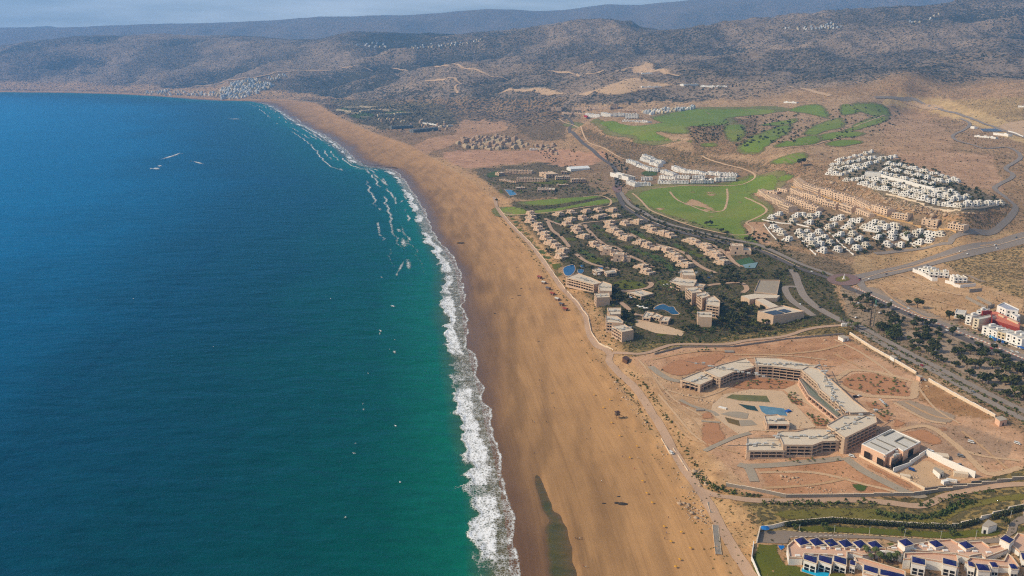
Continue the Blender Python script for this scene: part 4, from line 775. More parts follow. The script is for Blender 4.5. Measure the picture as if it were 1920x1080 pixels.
# ---- row-type blocks: a run of stepped units along a base line
def block(name, label, cat, p0, p1, depth, h, unit, wallm, roofm, group=None, var=.25, wins=True, storeys=2, balc=True, seed=0):
    h *= .82; rr = random.Random(seed + int(p0[0] * 7 + p0[1] * 13)); a = G(*p0); b = G(*p1); e = b - a; L_ = float(np.hypot(e[0], e[1])); rz = math.atan2(e[1], e[0]); c = (a + b) / 2
    e2 = np.array((math.cos(rz), math.sin(rz))); n2 = np.array((-e2[1], e2[0]))
    FOOT.append([a[:2] - n2 * 1, b[:2] - n2 * 1, b[:2] + n2 * depth, a[:2] + n2 * depth])
    t = thing(name, (c[0], c[1], min(a[2], b[2])), rz, label, cat, group); n = max(1, int(round(L_ / unit))); u = L_ / n; w_ = MB(); r_ = MB(); g_ = MB(); s_ = MB(); pr = MB(); sh = h / storeys
    for k in range(n):
        x0 = -L_ / 2 + k * u; st = rr.uniform(-var, var) * 3; hh = h * (1 + rr.uniform(-var, var) * .35); y0 = st if n > 1 else 0
        w_.box(x0 + .003, x0 + u - .003, y0, depth + st * .5, -3, hh); r_.box(x0 + .35, x0 + u - .35, y0 + .35, depth + st * .5 - .35, hh + .003, hh + .06)
        for (ax, bx, ay, by) in ((x0 + .003, x0 + u - .003, y0, y0 + .3), (x0 + .003, x0 + .3, y0 + .3, depth + st * .5), (x0 + u - .3, x0 + u - .003, y0 + .3, depth + st * .5)): pr.box(ax, bx, ay, by, hh + .004, hh + .75)
        if rr.random() < .7: q = rr.uniform(.25, .6) * u; s_.box(x0 + q * .5, x0 + q * .5 + u * .32, y0 + depth * .4, y0 + depth * .75, hh + .06, hh + 1.9)
        if wins:
            for f in range(storeys):
                z = f * sh + .9; nw = max(1, int(u / 3.4))
                for j in range(nw):
                    xc = x0 + u * (j + .5) / nw; ww = min(1.9, u / nw * .6) / 2
                    g_.box(xc - ww, xc + ww, y0 - .05, y0 + .2, z, z + sh * .52)
                if k == 0: g_.box(x0 - .05, x0 + .2, depth * .35, depth * .55, z, z + sh * .5)
            if balc: w_.box(x0 + .5, x0 + u - .5, y0 - 1.3, y0, sh - .2, sh + .75)
    w_.build('wall', wallm, t); r_.build('roof', roofm, t, 'stuff'); pr.build('parapet', wallm, t, 'stuff'); s_.v and s_.build('roof_box', wallm, t, 'stuff'); g_.v and g_.build('window', GLASS, t, 'stuff')
    return t
ORD = ['first', 'second', 'third', 'fourth', 'fifth', 'sixth', 'seventh', 'eighth', 'ninth', 'tenth', 'eleventh', 'twelfth', 'thirteenth', 'fourteenth', 'fifteenth', 'sixteenth', 'seventeenth', 'eighteenth', 'nineteenth', 'twentieth', 'twenty-first', 'twenty-second', 'twenty-third', 'twenty-fourth', 'twenty-fifth', 'twenty-sixth', 'twenty-seventh', 'twenty-eighth', 'twenty-ninth', 'thirtieth', 'thirty-first', 'thirty-second', 'thirty-third', 'thirty-fourth', 'thirty-fifth', 'thirty-sixth', 'thirty-seventh', 'thirty-eighth', 'thirty-ninth', 'fortieth', 'forty-first', 'forty-second', 'forty-third', 'forty-fourth', 'forty-fifth', 'forty-sixth', 'forty-seventh', 'forty-eighth', 'forty-ninth', 'fiftieth']
# tan apartment rows
def rowof(cs, half, dirv, lbl, h=8, storeys=2, depth=13, group=None):
    for k, (x, y) in enumerate(cs):
        block('apartment_block', lbl % ORD[k], 'building', *Z7([(x - half * dirv[0], y - half * dirv[1]), (x + half * dirv[0], y + half * dirv[1])]), depth, h * 1.3, 6.5, M('pink_tan_render', (220, 192, 164)), TANROOF, group, .1, True, storeys)
rowof([(440,300),(535,322),(615,346),(695,372),(800,408),(915,450),(1055,490),(1262,532),(1442,566)], 54, (1, .30), 'tan apartment block, %s from the golf end of the row under the scarp', 9, 3, 13, 'tan apartment row under the scarp')
rowof([(345,322),(430,350),(500,378),(570,404),(680,430),(800,465)], 46, (1, .33), 'tan apartment block, %s from the golf end of the middle row', 8, 2, 12, 'tan apartments in the middle row')
rowof([(310,365),(370,390),(412,412),(450,432)], 34, (1, .32), 'tan apartment block, %s along the short row above the white villas', 7, 2, 12, 'tan apartments in the short row')
rowof([(110,330),(165,362),(210,388),(256,425)], 34, (1, .45), 'tan apartment block, %s along the golf edge', 8, 2, 14, 'tan apartments on the golf edge')
rowof([(172,318),(245,300)], 36, (1, -.12), 'tan apartment block, %s behind the golf edge blocks', 8, 2, 14, 'tan apartments behind the golf edge'); rowof([(352,262)], 30, (1, .35), 'tall tan block at the %s end of the scarp row', 11, 3, 14)
# white apartment rows on the slope
wl = [((975,588),(1030,608)),((1030,606),(1140,600)),((1075,568),(1150,563)),((975,445),(1040,468)),((1045,472),(1120,500)),((1075,412),(1140,432)),((1140,434),(1205,460)),((1065,432),(1130,452)),((1130,456),(1190,478)),((1120,505),(1185,508)),((1183,590),(1270,590)),((1275,590),(1390,588)),((1205,515),(1290,535)),((1190,556),(1300,556)),((1300,556),(1395,553)),((1275,490),(1375,518)),((1378,518),(1505,528)),((1405,588),(1480,588)),((1482,588),(1560,584)),((1415,556),(1500,558)),((1515,526),(1600,540)),((1570,574),(1640,573)),((1642,573),(1705,570)),((1602,538),(1710,545))]
wn = ['at the roundabout end of the lowest row', 'in the lowest row above the big fairway, west', 'behind the lowest western row', 'in the western top row, nearest the climbing road', 'in the western top row, next to the dirt scarp', 'highest of all, on the western spur', 'on the western spur beside the highest block', 'below the highest block, west half', 'below the highest block, east half', 'in the gap under the western spur', 'lowest row, just east of the lane gap', 'lowest row, in the middle', 'upper middle, west of the long top row', 'second row, west part', 'second row, centre part', 'top row, first after the gap', 'top row, long central block', 'lowest row, east of the middle', 'lowest row, near its east end', 'second row, east part', 'top row, near its east end', 'lowest row, by the cart path', 'lowest row, the east end', 'top row, the east end']
for (a, b), q in zip(wl, wn): block('white_apartments', 'white stepped apartment block ' + q, 'building', *ZA([a, b]), 11, 8.5, 6.0, WHITE, WROOF, 'white stepped apartments on the slope', .35, True, 3)
block('white_apartments', 'grey roofed side block of the white apartments running uphill', 'building', *ZA([(988,565),(1036,560)]), 75, 8, 14, WHITE, GREYW, None, .1, True, 3)
# hotel by the beach and its neighbours
for a, b, h, d, lb in (((165,522),(345,518),11,14,'back wing of the tan beach hotel'), ((240,578),(440,574),11,14,'front wing of the tan beach hotel'), ((440,548),(520,540),9,40,'linking wing of the tan beach hotel'), ((505,562),(600,558),8,16,'east annex of the tan beach hotel'), ((610,582),(705,578),9,14,'end block of the tan beach hotel by the red plot'), ((125,534),(165,530),7,14,'low west end of the tan beach hotel'), ((130,566),(230,582),4,14,'low seaward pavilion of the tan beach hotel'), ((380,642),(498,640),6,24,'flat roofed pool house of the tan beach hotel'), ((540,522),(580,520),6,14,'small tan block behind the east annex'), ((240,625),(300,622),4,14,'beach bar beside the bright blue pool'), ((515,605),(590,602),4,10,'low tan building between pool house and end block'), ((410,340),(480,345),5,18,'grey low building beside the plateau track'), ((330,365),(385,362),5,12,'small white gatehouse by the dry lots')):
    block('beach_hotel', lb, 'building', *ZA([a, b]), d, h, 7, TAN if 'white' not in lb else WHITE, TANROOF, None, .15, True, max(1, int(h / 3.3)))
def tent():
    a, b = [G(*q) for q in ZA([(605, 503), (732, 490)])]; c = (a + b) / 2; L_ = np.linalg.norm((b - a)[:2]); t = thing('event_tent', c, math.atan2((b - a)[1], (b - a)[0]), 'long white event tent beside the tan beach hotel', 'tent'); w_ = MB().box(-L_ / 2, L_ / 2, 0, 22, -1, 4); w_.build('side_wall', WHITE, t)
    r_ = MB(); r_.v = [(-L_ / 2 - .5, -.6, 4.003), (L_ / 2 + .5, -.6, 4.003), (L_ / 2 + .5, 22.6, 4.003), (-L_ / 2 - .5, 22.6, 4.003), (-L_ / 2 - .5, 11, 8), (L_ / 2 + .5, 11, 8)]; r_.f = [(0, 1, 5, 4), (2, 3, 4, 5), (1, 2, 5), (3, 0, 4), (3, 2, 1, 0)]; r_.build('roof', M('tent_fabric', (238, 238, 236)), t); FOOT.append([a[:2], b[:2], b[:2] + (0, 20), a[:2] + (0, 20)])
tent()
for a, b, h, d, wm, lb in (((475,102),(542,102),14,14,TAN,'tan plateau apartment block at the west end'), ((545,126),(612,126),10,14,TAN,'tan plateau block in front of the west end'), ((612,98),(735,97),14,14,TAN,'long tan plateau apartment block'), ((625,127),(700,126),9,14,TAN,'tan plateau block beside the red canopy'), ((700,144),(800,140),15,15,WHITE,'white plateau hotel, west wing'), ((805,138),(870,137),15,15,WHITE,'white plateau hotel, middle wing'), ((888,140),(962,141),13,15,WHITE,'white plateau hotel, east wing'), ((968,152),(1052,151),16,18,WHITE,'white plateau hotel, detached end block'), ((740,94),(868,90),15,14,TAN,'tan block behind the white plateau hotel'), ((870,86),(918,88),20,14,TAN,'tall tan block behind the white plateau hotel'), ((922,104),(1078,106),8,14,TAN,'low tan block behind the detached end'), ((948,172),(1010,172),5,14,WHITE,'low white clubhouse under the plateau hotel'), ((1015,174),(1060,177),4,12,WHITE,'small white pavilion beside the clubhouse'), ((1070,176),(1120,180),5,12,WHITE,'white pavilion at the edge of the long fairway')):
    block('plateau_hotel' if wm is WHITE else 'plateau_apartments', lb, 'building', *ZA([a, b]), d, h, 9, wm, WROOF if wm is WHITE else TANROOF, None, .12, True, max(1, int(h / 3.5)))
MB().prism([G(*q)[:2] for q in ZA([(692,152),(700,142),(720,150),(712,158)])], G(*ZA([(705, 150)])[0])[2] + 5, G(*ZA([(705, 150)])[0])[2] + 9).build('canopy', M('red_canvas', (170, 40, 44)))
tag(bpy.data.objects['canopy'], 'red canopy at the west corner of the white plateau hotel', 'canopy')
for a, b, h, d, lb in (((305,190),(400,186),10,12,'upper row, west'), ((405,186),(500,182),10,12,'upper row, east'), ((250,204),(350,218),8,12,'by the sand, upper'), ((310,226),(400,228),8,12,'by the sand, lower'), ((415,218),(560,206),10,12,'centre row'), ((530,244),(640,240),10,12,'front row, west'), ((642,236),(750,226),10,12,'front row, east'), ((440,188),(560,174),9,12,'behind the centre row'), ((560,208),(720,196),9,12,'inland row'), ((410,254),(470,254),7,12,'nearest the beach path')):
    block('resort_block', 'pale block of the far green resort, ' + lb, 'building', *ZB([a, b]), d, h, 9, M('cream_render', (214, 196, 164)), TANROOF, None, .3, True, 3)
for a, b, h, d, lb in (((620,328),(765,320),10,16,'long slate roofed hotel wing behind the beach'), ((765,352),(930,336),11,18,'dark front wing of the slate roofed beach hotel')): block('slate_hotel', lb, 'building', *ZB([a, b]), d, h, 12, M('slate_render', (122, 128, 132)), M('slate_roof', (98, 112, 122)), None, .12, True, 3)
for a, b, lb in (((810,288),(920,304),'white strip roofed shed behind the slate hotel'), ((940,314),(1030,307),'white strip roofed shed inland of the slate hotel')): block('long_shed', lb, 'building', *ZB([a, b]), 8, 4, 20, WHITE, WROOF, None, .02, False, 1)
# ------------------------------------------------------------------ villas (prototype + copies)
def rim(m, x0, x1, y0, y1, z, h=.55, t_=.3):
    m.box(x0, x1, y0, y0 + t_, z, z + h); m.box(x0, x1, y1 - t_, y1, z, z + h); m.box(x0, x0 + t_, y0 + t_, y1 - t_, z, z + h); m.box(x1 - t_, x1, y0 + t_, y1 - t_, z, z + h)
def villa_proto(wm, rm, S, name, kind):
    def make():
        t = tag(empty(name, (0, 0, 0)), None, 'villa'); w_ = MB(); r_ = MB(); p_ = MB(); g_ = MB(); pg = MB(); u_ = MB()
        if kind == 0: lo, up = (-9, 9, -6, 6), (-3, 8.4, -4.6, 5.6)
        elif kind == 1: lo, up = (-9, 8, -6.5, 5.5), (-8.4, 1.5, -5.8, 4.9)
        elif kind == 2: lo, up = (-5.5, 5.5, -5, 5), (-4.9, 2.2, -4.4, 4.4)
        else: lo, up = (-5, 5.5, -5.5, 4.5), (-1.8, 4.9, -3.6, 4.0)
        lo = tuple(q * S for q in lo); up = tuple(q * S for q in up)
        w_.box(*lo, -2, 3.5).box(lo[0] - 2.5, lo[0], lo[2], lo[3] - 3, -2, 1.5); u_.box(*up, 3.503, 7.0)
        r_.box(lo[0] + .32, lo[1] - .32, lo[2] + .32, lo[3] - .32, 3.5, 3.56) if False else None
        for (a0, a1, b0, b1) in ((lo[0] + .31, up[0] - .01, lo[2] + .31, lo[3] - .31), (up[1] + .01, lo[1] - .31, lo[2] + .31, lo[3] - .31)):
            if a1 - a0 > .4: r_.box(a0, a1, b0, b1, 3.503, 3.57)
        r_.box(up[0] + .31, up[1] - .31, up[2] + .31, up[3] - .31, 7.003, 7.07); rim(p_, *lo, 3.503, .8) ; rim(p_, *up, 7.004, .55)
        c = ((up[0] + up[1]) / 2, (up[2] + up[3]) / 2); q = MB().box(c[0] - 1.6, c[0] + 1.0, c[1] - .5, c[1] + 1.7, 7.071, 8.3).box(c[0] + 2.0, c[0] + 2.9, c[1] - 1.6, c[1] - .6, 7.071, 7.9)
        for bx, z0 in ((lo, .7), (up, 4.3)):
            n = max(1, int((bx[1] - bx[0]) / (6.5 if kind < 2 else 3.6)))
            for k in range(n):
                x = bx[0] + (bx[1] - bx[0]) * (k + .5) / n; g_.box(x - (.6 if kind < 2 else 1.1), x + (.6 if kind < 2 else 1.1), bx[2] - .06, bx[2] + .1, z0 + (.3 if kind < 2 else -.2), z0 + 1.9); g_.box(x - .8, x + .8, bx[3] - .1, bx[3] + .06, z0, z0 + 1.7)
            for y in (bx[2] * .45, bx[3] * .45): g_.box(bx[0] - .06, bx[0] + .1, y - 1.4, y + 1.4, z0, z0 + 2.2); g_.box(bx[1] - .1, bx[1] + .06, y - .7, y + .7, z0, z0 + 1.6)
        for k in range(5): pg.box(lo[0] - 3.4, lo[0] - .05, lo[2] + 1 + k * 1.3, lo[2] + 1.25 + k * 1.3, 2.7, 2.95)
        for y in (lo[2] + .9, lo[2] + 6.4): pg.box(lo[0] - 3.4, lo[0] - 3.15, y, y + .25, -2, 2.7)
        if kind >= 2:
            for src, dst in ((p_, w_), (q, u_)):
                k0 = len(dst.v); dst.v += src.v; dst.f += [tuple(k0 + i for i in f) for f in src.f]
        w_.build('wall', wm, t); u_.build('upper_storey', wm, t); r_.build('roof', rm, t, 'stuff'); g_.build('window', GLASS, t, 'stuff')
        if kind < 2: p_.build('parapet', wm, t, 'stuff'); q.build('roof_box', wm, t, 'stuff'); pg.build('pergola', WOOD, t, 'stuff')
        return t
    return Proto(make)
TANV = [villa_proto(TAN, TANROOF, 1.0, 'villa', 0), villa_proto(M('tan_render_pale', (214, 184, 158), var=.1), TANROOF, 1.0, 'villa', 1)]
WHV = [villa_proto(WHITE, WROOF, 1.0, 'white_villa', 2), villa_proto(WHITE, M('tan_flat_roof', (190, 170, 146)), 1.0, 'white_villa', 3), villa_proto(M('off_white_render', (226, 218, 204)), M('dark_flat_roof', (150, 142, 132)), 1.0, 'white_villa', 2), villa_proto(WHITE, WROOF, 1.0, 'white_villa', 3)]
def place(protos, px, rz, label, group, s=1.0, k=0, dz=0.0):
    g = G(*px); o = protos[k % len(protos)].put((g[0], g[1], g[2] + dz), rz, label, group, s if s != 1.0 else None); r_ = 7.5 * (s if not isinstance(s, tuple) else s[0]); FOOT.append([(g[0] - r_, g[1] - r_ * .8), (g[0] + r_, g[1] - r_ * .8), (g[0] + r_, g[1] + r_ * .8), (g[0] - r_, g[1] + r_ * .8)]); return o
rows6 = [("seaside row along the promenade", [(285,160),(280,184),(285,212),(322,240),(340,266),(372,297),(390,328),(415,362),(465,388),(500,420),(495,458)]), ("top row facing the seaside fairway", [(470,165),(565,152),(662,144),(752,135),(838,134)]), ("second row under the seaside fairway", [(550,198),(645,192),(737,184),(788,177),(862,176)]),
 ("short stack behind the seaside lane", [(535,236),(598,256),(605,282),(642,318)]), ("stack along the second lane", [(725,377),(780,402),(850,434),(912,475)]), ("stack above the third lane", [(822,222),(835,248),(847,278),(900,300),(935,330)]), ("pair beside the golf road", [(940,228),(1012,218)]), ("upper inland stack", [(1092,254),(1130,280),(1185,297),(1250,312)]), ("long stack in the middle of the estate", [(1030,362),(1095,384),(1160,404),(1232,420),(1262,452),(1310,482),(1348,518)]), ("inland stack by the tennis court", [(1380,345),(1432,364),(1478,384),(1510,408),(1542,438),(1580,462),(1602,498)]), ("pair above the oval lawn", [(1045,530),(1092,565)])]
for rn, cs in rows6:
    for k, c in enumerate(cs):
        place(TANV, Z6([c])[0], R(-58 + random.uniform(-5, 5)), 'tan villa, %s from the far end, %s' % (ORD[k], rn), 'tan resort villas', (random.uniform(.85, 1.05), .92, random.uniform(.72, .9)), k + len(rn))
for lb, c, s in (("tan villa standing alone over the second lane", Z5([(470, 105)])[0], 1.25), ("low tan club building by the tennis court", Z6([(1730, 425)])[0], 1.5), ("tan villa under the lagoon huts", Z5([(385, 60)])[0], 1.1)): place(TANV, c, R(-10), lb, 'tan resort villas', s, 1)
lowv = [(190,548),(222,572),(250,596),(286,632),(178,480),(225,455),(320,505),(345,466),(392,462),(432,516),(446,476),(490,462),(366,586),(412,580),(392,614),(440,606),(436,644),(480,640),(458,672),(505,664),(502,586),(532,616),(578,660),(522,712),(632,706),(602,536),(572,548),(612,492),(656,486),(645,600),(722,550),(690,546),(735,506),(775,502),(736,594),(702,645),(762,696),(778,628),(825,676),(855,552),(900,562),(880,516),(936,522),(908,616),(1008,618),(1012,578),(1042,546),(960,545),(976,666),(1062,668),(1170,596),(1192,576),(1262,596),(1290,604),(1346,596),(1196,652),(1268,640),(1005,536),(825,545),(1100,600)]
for k, c in enumerate(lowv):
    wh = ('west' if c[0] < 420 else 'middle' if c[0] < 800 else 'east'); dp = ('upper' if c[1] < 530 else 'central' if c[1] < 610 else 'lower')
    place(WHV, Z7([c])[0], R(-52 + random.uniform(-6, 6)), 'white cubic villa in the %s %s part of the lower white estate' % (dp, wh), 'lower white villas, %s %s' % (dp, wh), (random.uniform(.75, 1.0), random.uniform(.72, .92), random.uniform(.68, .9)), k)
upl = [("top back row", [(640,78),(760,48),(860,26)]), ("second back row", [(600,112),(720,92),(850,68),(1030,62)]), ("third back row", [(590,142),(680,132),(760,118),(860,106),(930,84)]), ("west rim row", [(580,170),(660,182),(740,148),(830,128)]), ("far east row", [(980,106),(1060,118),(1140,138),(1230,158),(1330,184),(1460,224)]), ("second east row", [(960,140),(1050,154),(1130,174),(1230,198),(1330,224),(1420,234)]), ("row behind the long white wall", [(930,172),(1000,188),(1080,208),(1180,234),(1280,248)]), ("row before the long white wall", [(700,218),(790,208),(880,214),(960,234),(1050,254),(1150,288),(1250,308),(1330,328),(1430,354),(1530,334)]), ("front row above the scarp", [(800,240),(900,270),(1000,286),(1080,310),(1160,330),(1270,360),(1350,385),(1470,394),(1600,378),(1760,378)]), ("short row by the dry lot", [(1240,274),(1330,290),(1440,310)])]
kk = 0
for rn, pl in upl:
    q = np.array(Z7(pl)); sg = np.linalg.norm(np.diff(q, axis=0), axis=1); s = np.concatenate([[0], np.cumsum(sg)]); n = int(s[-1] / 9.6)
    for k in range(n + 1):
        d_ = s[-1] * k / n; x = np.interp(d_, s, q[:, 0]); y = np.interp(d_, s, q[:, 1]); kk += 1
        place(WHV, (x + random.uniform(-1.2, 1.2), y + random.uniform(-.8, .8)), R(-52 + random.uniform(-8, 8)), 'white hilltop villa, %s from the west in the %s' % (ORD[min(k, 49)], rn), 'white hilltop villas', (random.uniform(.6, .95), random.uniform(.6, .85), random.uniform(.5, .85)), kk)
block('white_hall', 'big plain white block at the west end of the long white wall', 'building', *Z7([(815,190),(925,192)]), 20, 8, 40, WHITE, WROOF, None, .02, False, 1)
# small houses of villages and clusters
def cube_proto(name, wm, rm, sx, sy, h):
    def make():
        m = MB().box(-sx, sx, -sy, sy, -4, h).box(-sx * .2, sx * .8, -sy * .5, sy * .7, h - .003, h + 2.4); nf = [len(m.f)]; m.box(-sx + .3, -sx * .2 - .02, -sy + .3, sy - .3, h + .003, h + .08); nf.append(len(m.f))
        for k in range(int(h / 3.2)):
            for x in (-sx * .5, sx * .45): m.box(x - .7, x + .7, -sy - .05, -sy + .1, k * 3.2 + 1, k * 3.2 + 2.6)
            m.box(-sx - .05, -sx + .1, -1, 1, k * 3.2 + 1, k * 3.2 + 2.6)
        o = m.build(name, wm); o.data.materials.append(rm); o.data.materials.append(GLASS)
        for i, p in enumerate(o.data.polygons): p.material_index = 0 if i < nf[0] else 1 if i < nf[1] else 2
        return tag(o, None, 'house')
    return Proto(make)
CRM = M('cream_render', (214, 196, 164)); HS = [cube_proto('town_house', WHITE, WROOF, 5, 5, 7), cube_proto('town_house', CRM, TANROOF, 5.5, 4.5, 6.5), cube_proto('town_house', M('grey_blue_render', (184, 190, 196)), WROOF, 4.5, 5, 9.5)]; RH = [cube_proto('resort_house', M('sand_render', (192, 172, 142)), TANROOF, 6, 5.5, 6.0), cube_proto('resort_house', M('tan_render_dusty', (186, 158, 132)), TANROOF, 5, 6, 9.5)]
def scatter_px(poly, n, dmin, sd):
    rr = random.Random(sd); xs = [p[0] for p in poly]; ys = [p[1] for p in poly]; out = []
    for _ in range(n * 60):
        x = rr.uniform(min(xs), max(xs)); y = rr.uniform(min(ys), max(ys))
        if inside(np.array([x]), np.array([y]), poly)[0] and all(abs(x - a) / dmin[0] + abs(y - b) / dmin[1] > 1 for a, b in out): out.append((x, y))
        if len(out) >= n: break
    return out
ZV = lambda l: zp(l, 0, 0, 3.0)
for lb, gp, poly, n, dm, pr, cat_s in (("whitewashed house in the fishing town climbing the far hillside", "houses of the far hillside town", ZV([(1235,560),(1240,505),(1320,470),(1410,445),(1470,455),(1540,482),(1480,512),(1400,545),(1330,562)]), 150, (5.5, 2.6), HS, 1.25), ("small house in the waterfront strip west of the hillside town", "houses of the far waterfront strip", ZV([(790,528),(900,508),(1100,518),(1235,520),(1235,545),(1100,540),(900,540)]), 46, (5, 2.4), HS, 1.15), ("small house on the rise above the hillside town", "houses above the far town", ZV([(1500,440),(1590,420),(1610,432),(1530,448)]), 10, (5, 2), HS, 1.0),
 ("small white house scattered along the hill village over the bay", "houses of the middle hill village", ZD([(380,270),(470,250),(660,240),(800,220),(780,240),(560,262),(420,275)]), 30, (6, 2.5), HS, .8), ("lone white house on the western hill shoulder", "houses on the western hill shoulder", ZD([(60,250),(180,242),(290,265),(260,282),(120,260)]), 12, (8, 2), HS, 1.0), ("pale house in the village under the right hand ridge", "houses of the right hill village", ZE([(560,160),(760,150),(830,130),(900,155),(830,165),(640,168)]), 26, (5, 2.4), HS, .75), ("white house on the high right shoulder", "houses on the high right shoulder", ZE([(1200,135),(1330,115),(1440,72),(1450,90),(1340,130)]), 7, (8, 3), HS, .85),
 ("cream cubic house in the dense village style resort near the beach", "houses of the village style resort", ZB([(1040,425),(1110,400),(1200,385),(1350,378),(1440,395),(1540,440),(1440,462),(1250,470),(1120,455)]), 70, (7, 3.2), RH, 1.0), ("low tan house among the dry plots behind the far beach", "low houses behind the far beach", ZB([(430,272),(640,252),(900,262),(1020,300),(960,360),(700,300)]), 22, (9, 4), RH, .8), ("small tan house on the slope under the plateau hotel", "houses under the plateau hotel", ZB([(1560,440),(1700,430),(1720,500),(1600,480)]), 10, (8, 4), RH, .8), ("small white villa in the row behind the long plateau fairway", "small villas beyond the long fairway", ZA([(1085,110),(1250,92),(1425,80),(1435,92),(1250,115),(1130,128)]), 40, (6, 2.6), HS, .9)):
    for k, c in enumerate(scatter_px(poly, n, dm, n)):
        s = cat_s * random.uniform(.8, 1.2); place(pr, c, R(random.uniform(-65, -25)), lb, gp, (s, s, s * random.uniform(.8, 1.2)), random.randrange(9))
for lb, a, b, d, h in (("white walled depot on the rise behind the golf plateau, west hall", (5,485), (90,480), 18, 7), ("white walled depot on the rise behind the golf plateau, middle hall", (100,490), (180,492), 16, 6), ("white walled depot on the rise behind the golf plateau, east hall", (185,490), (250,490), 14, 5), ("white low building beyond the top of the golf course", (568,580), (640,582), 12, 5), ("white long shed above the reservoir", (1745,758), (1830,768), 12, 5), ("white shed below the reservoir", (1640,770), (1760,782), 9, 4), ("white hut by the reservoir bend", (1618,722), (1640,726), 9, 6), ("small house by the sandy slope", (1885,604), (1935,604), 12, 5)):
    block('depot' if 'depot' in lb else 'shed', lb, 'building', *ZE([a, b]), d, h, 18, WHITE, WROOF, None, .05, False, 1)
wall(ZE([(1830,742),(1870,752),(1915,772)]), 3, .8, WHITE, 'white wall beside the desert road above the reservoir')
for lb, a, b in (("grey works buildings in the bare field, west", (1010,500), (1090,492)), ("grey works buildings in the bare field, middle", (1100,496), (1150,494)), ("grey works buildings in the bare field, east", (1160,496), (1210,492)), ("pale quarry shed under the saddle", (1690,418), (1750,414)), ("white roofed quarry shed beside the tan field", (1690,496), (1800,492))): block('works_shed', lb, 'building', *ZD([a, b]), 22, 6, 20, GREYW if 'grey' in lb else WHITE, WROOF, None, .1, False, 1)
# ---- hotel blocks of the tan resort
def stack(name, label, parts):
    """a hotel of several roof-traced volumes: (roof pixels, storeys, solid edges)"""
    t = None
    for px, n, solid, ac in parts:
        po, gz = roofpoly(px, n * 2.85 + .4); c = np.mean(np.array(po), 0)
        if t is None: t = thing(name, (c[0], c[1], gz), 0, label, 'building'); c0 = c; g0 = gz
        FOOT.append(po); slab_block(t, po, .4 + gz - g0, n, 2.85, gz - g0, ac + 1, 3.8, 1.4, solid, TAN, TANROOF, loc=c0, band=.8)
def left_open(px, h):
    po, gz = roofpoly(px, h); out = []
    for k in range(len(po)):
        e = po[(k + 1) % len(po)] - po[k]; nrm = np.array((e[1], -e[0])) / (np.linalg.norm(e) + 1e-9)
        if not (nrm[0] < -.35): out.append(k)
    return tuple(out)
def st(px, n, ac=2): return (px, n, left_open(px, n * 2.85 + .4), ac)
stack('hotel_block', 'tan hotel block stepping along the promenade below the lagoon pool', [st(Z5([(80,225),(160,195),(250,225),(330,262),(270,275),(180,250)]), 3, 4), st(Z5([(300,285),(330,250),(395,272),(395,320),(310,318)]), 3, 3), st(Z5([(275,335),(378,330),(382,362),(290,366)]), 3, 2)])
stack('hotel_block', 'tan hotel block nearest the building site beside the promenade bend', [st(ZP([(285,575),(478,572),(470,665),(320,670)]), 3, 2), st(ZP([(265,675),(420,690),(510,760),(500,790),(360,780),(270,770)]), 3, 3), st(ZP([(345,830),(520,800),(650,885),(490,915)]), 3, 4)])
stack('hotel_block', 'tallest tan hotel block above the lagoon pool', [st(ZP([(1370,290),(1520,280),(1600,355),(1460,372)]), 4, 3), st(ZP([(1520,375),(1640,350),(1710,410),(1600,445)]), 4, 3), st(ZP([(1660,440),(1760,405),(1850,480),(1840,560),(1650,530)]), 4, 2), st(ZP([(1530,625),(1740,628),(1735,712),(1545,700)]), 3, 3)])
stack('reception_block', 'tan reception block with a broad flat roof beside the dark trees', [st(ZP([(1155,205),(1230,145),(1530,190),(1480,280),(1300,265)]), 2, 5), st(ZP([(1300,45),(1470,35),(1510,130),(1330,125)]), 3, 4), (ZP([(1530,235),(1650,250),(1620,285),(1500,275)]), 1, (0, 1, 2, 3), 0)])
stack('spa_pavilion', 'low tan spa pavilion with stepped terraces under the lagoon pool', [(ZP([(765,710),(820,625),(940,640),(880,720)]), 1, (), 1), (ZP([(880,690),(960,650),(1060,690),(1010,720)]), 1, (), 0), (ZP([(1010,755),(1060,690),(1170,700),(1130,765)]), 1, (), 0)])
stack('garden_restaurant', 'flat roofed garden restaurant between the oval lawn and lagoon pool', [(ZP([(560,360),(640,345),(760,325),(930,375),(755,420),(660,385)]), 1, (), 2)])
stack('garden_hut', 'tan garden huts with white parasols beside the small pools', [(Z5([(260,170),(300,160),(350,178),(290,190)]), 1, (), 0), (Z5([(340,180),(420,165),(430,190),(360,200)]), 1, (), 1)])
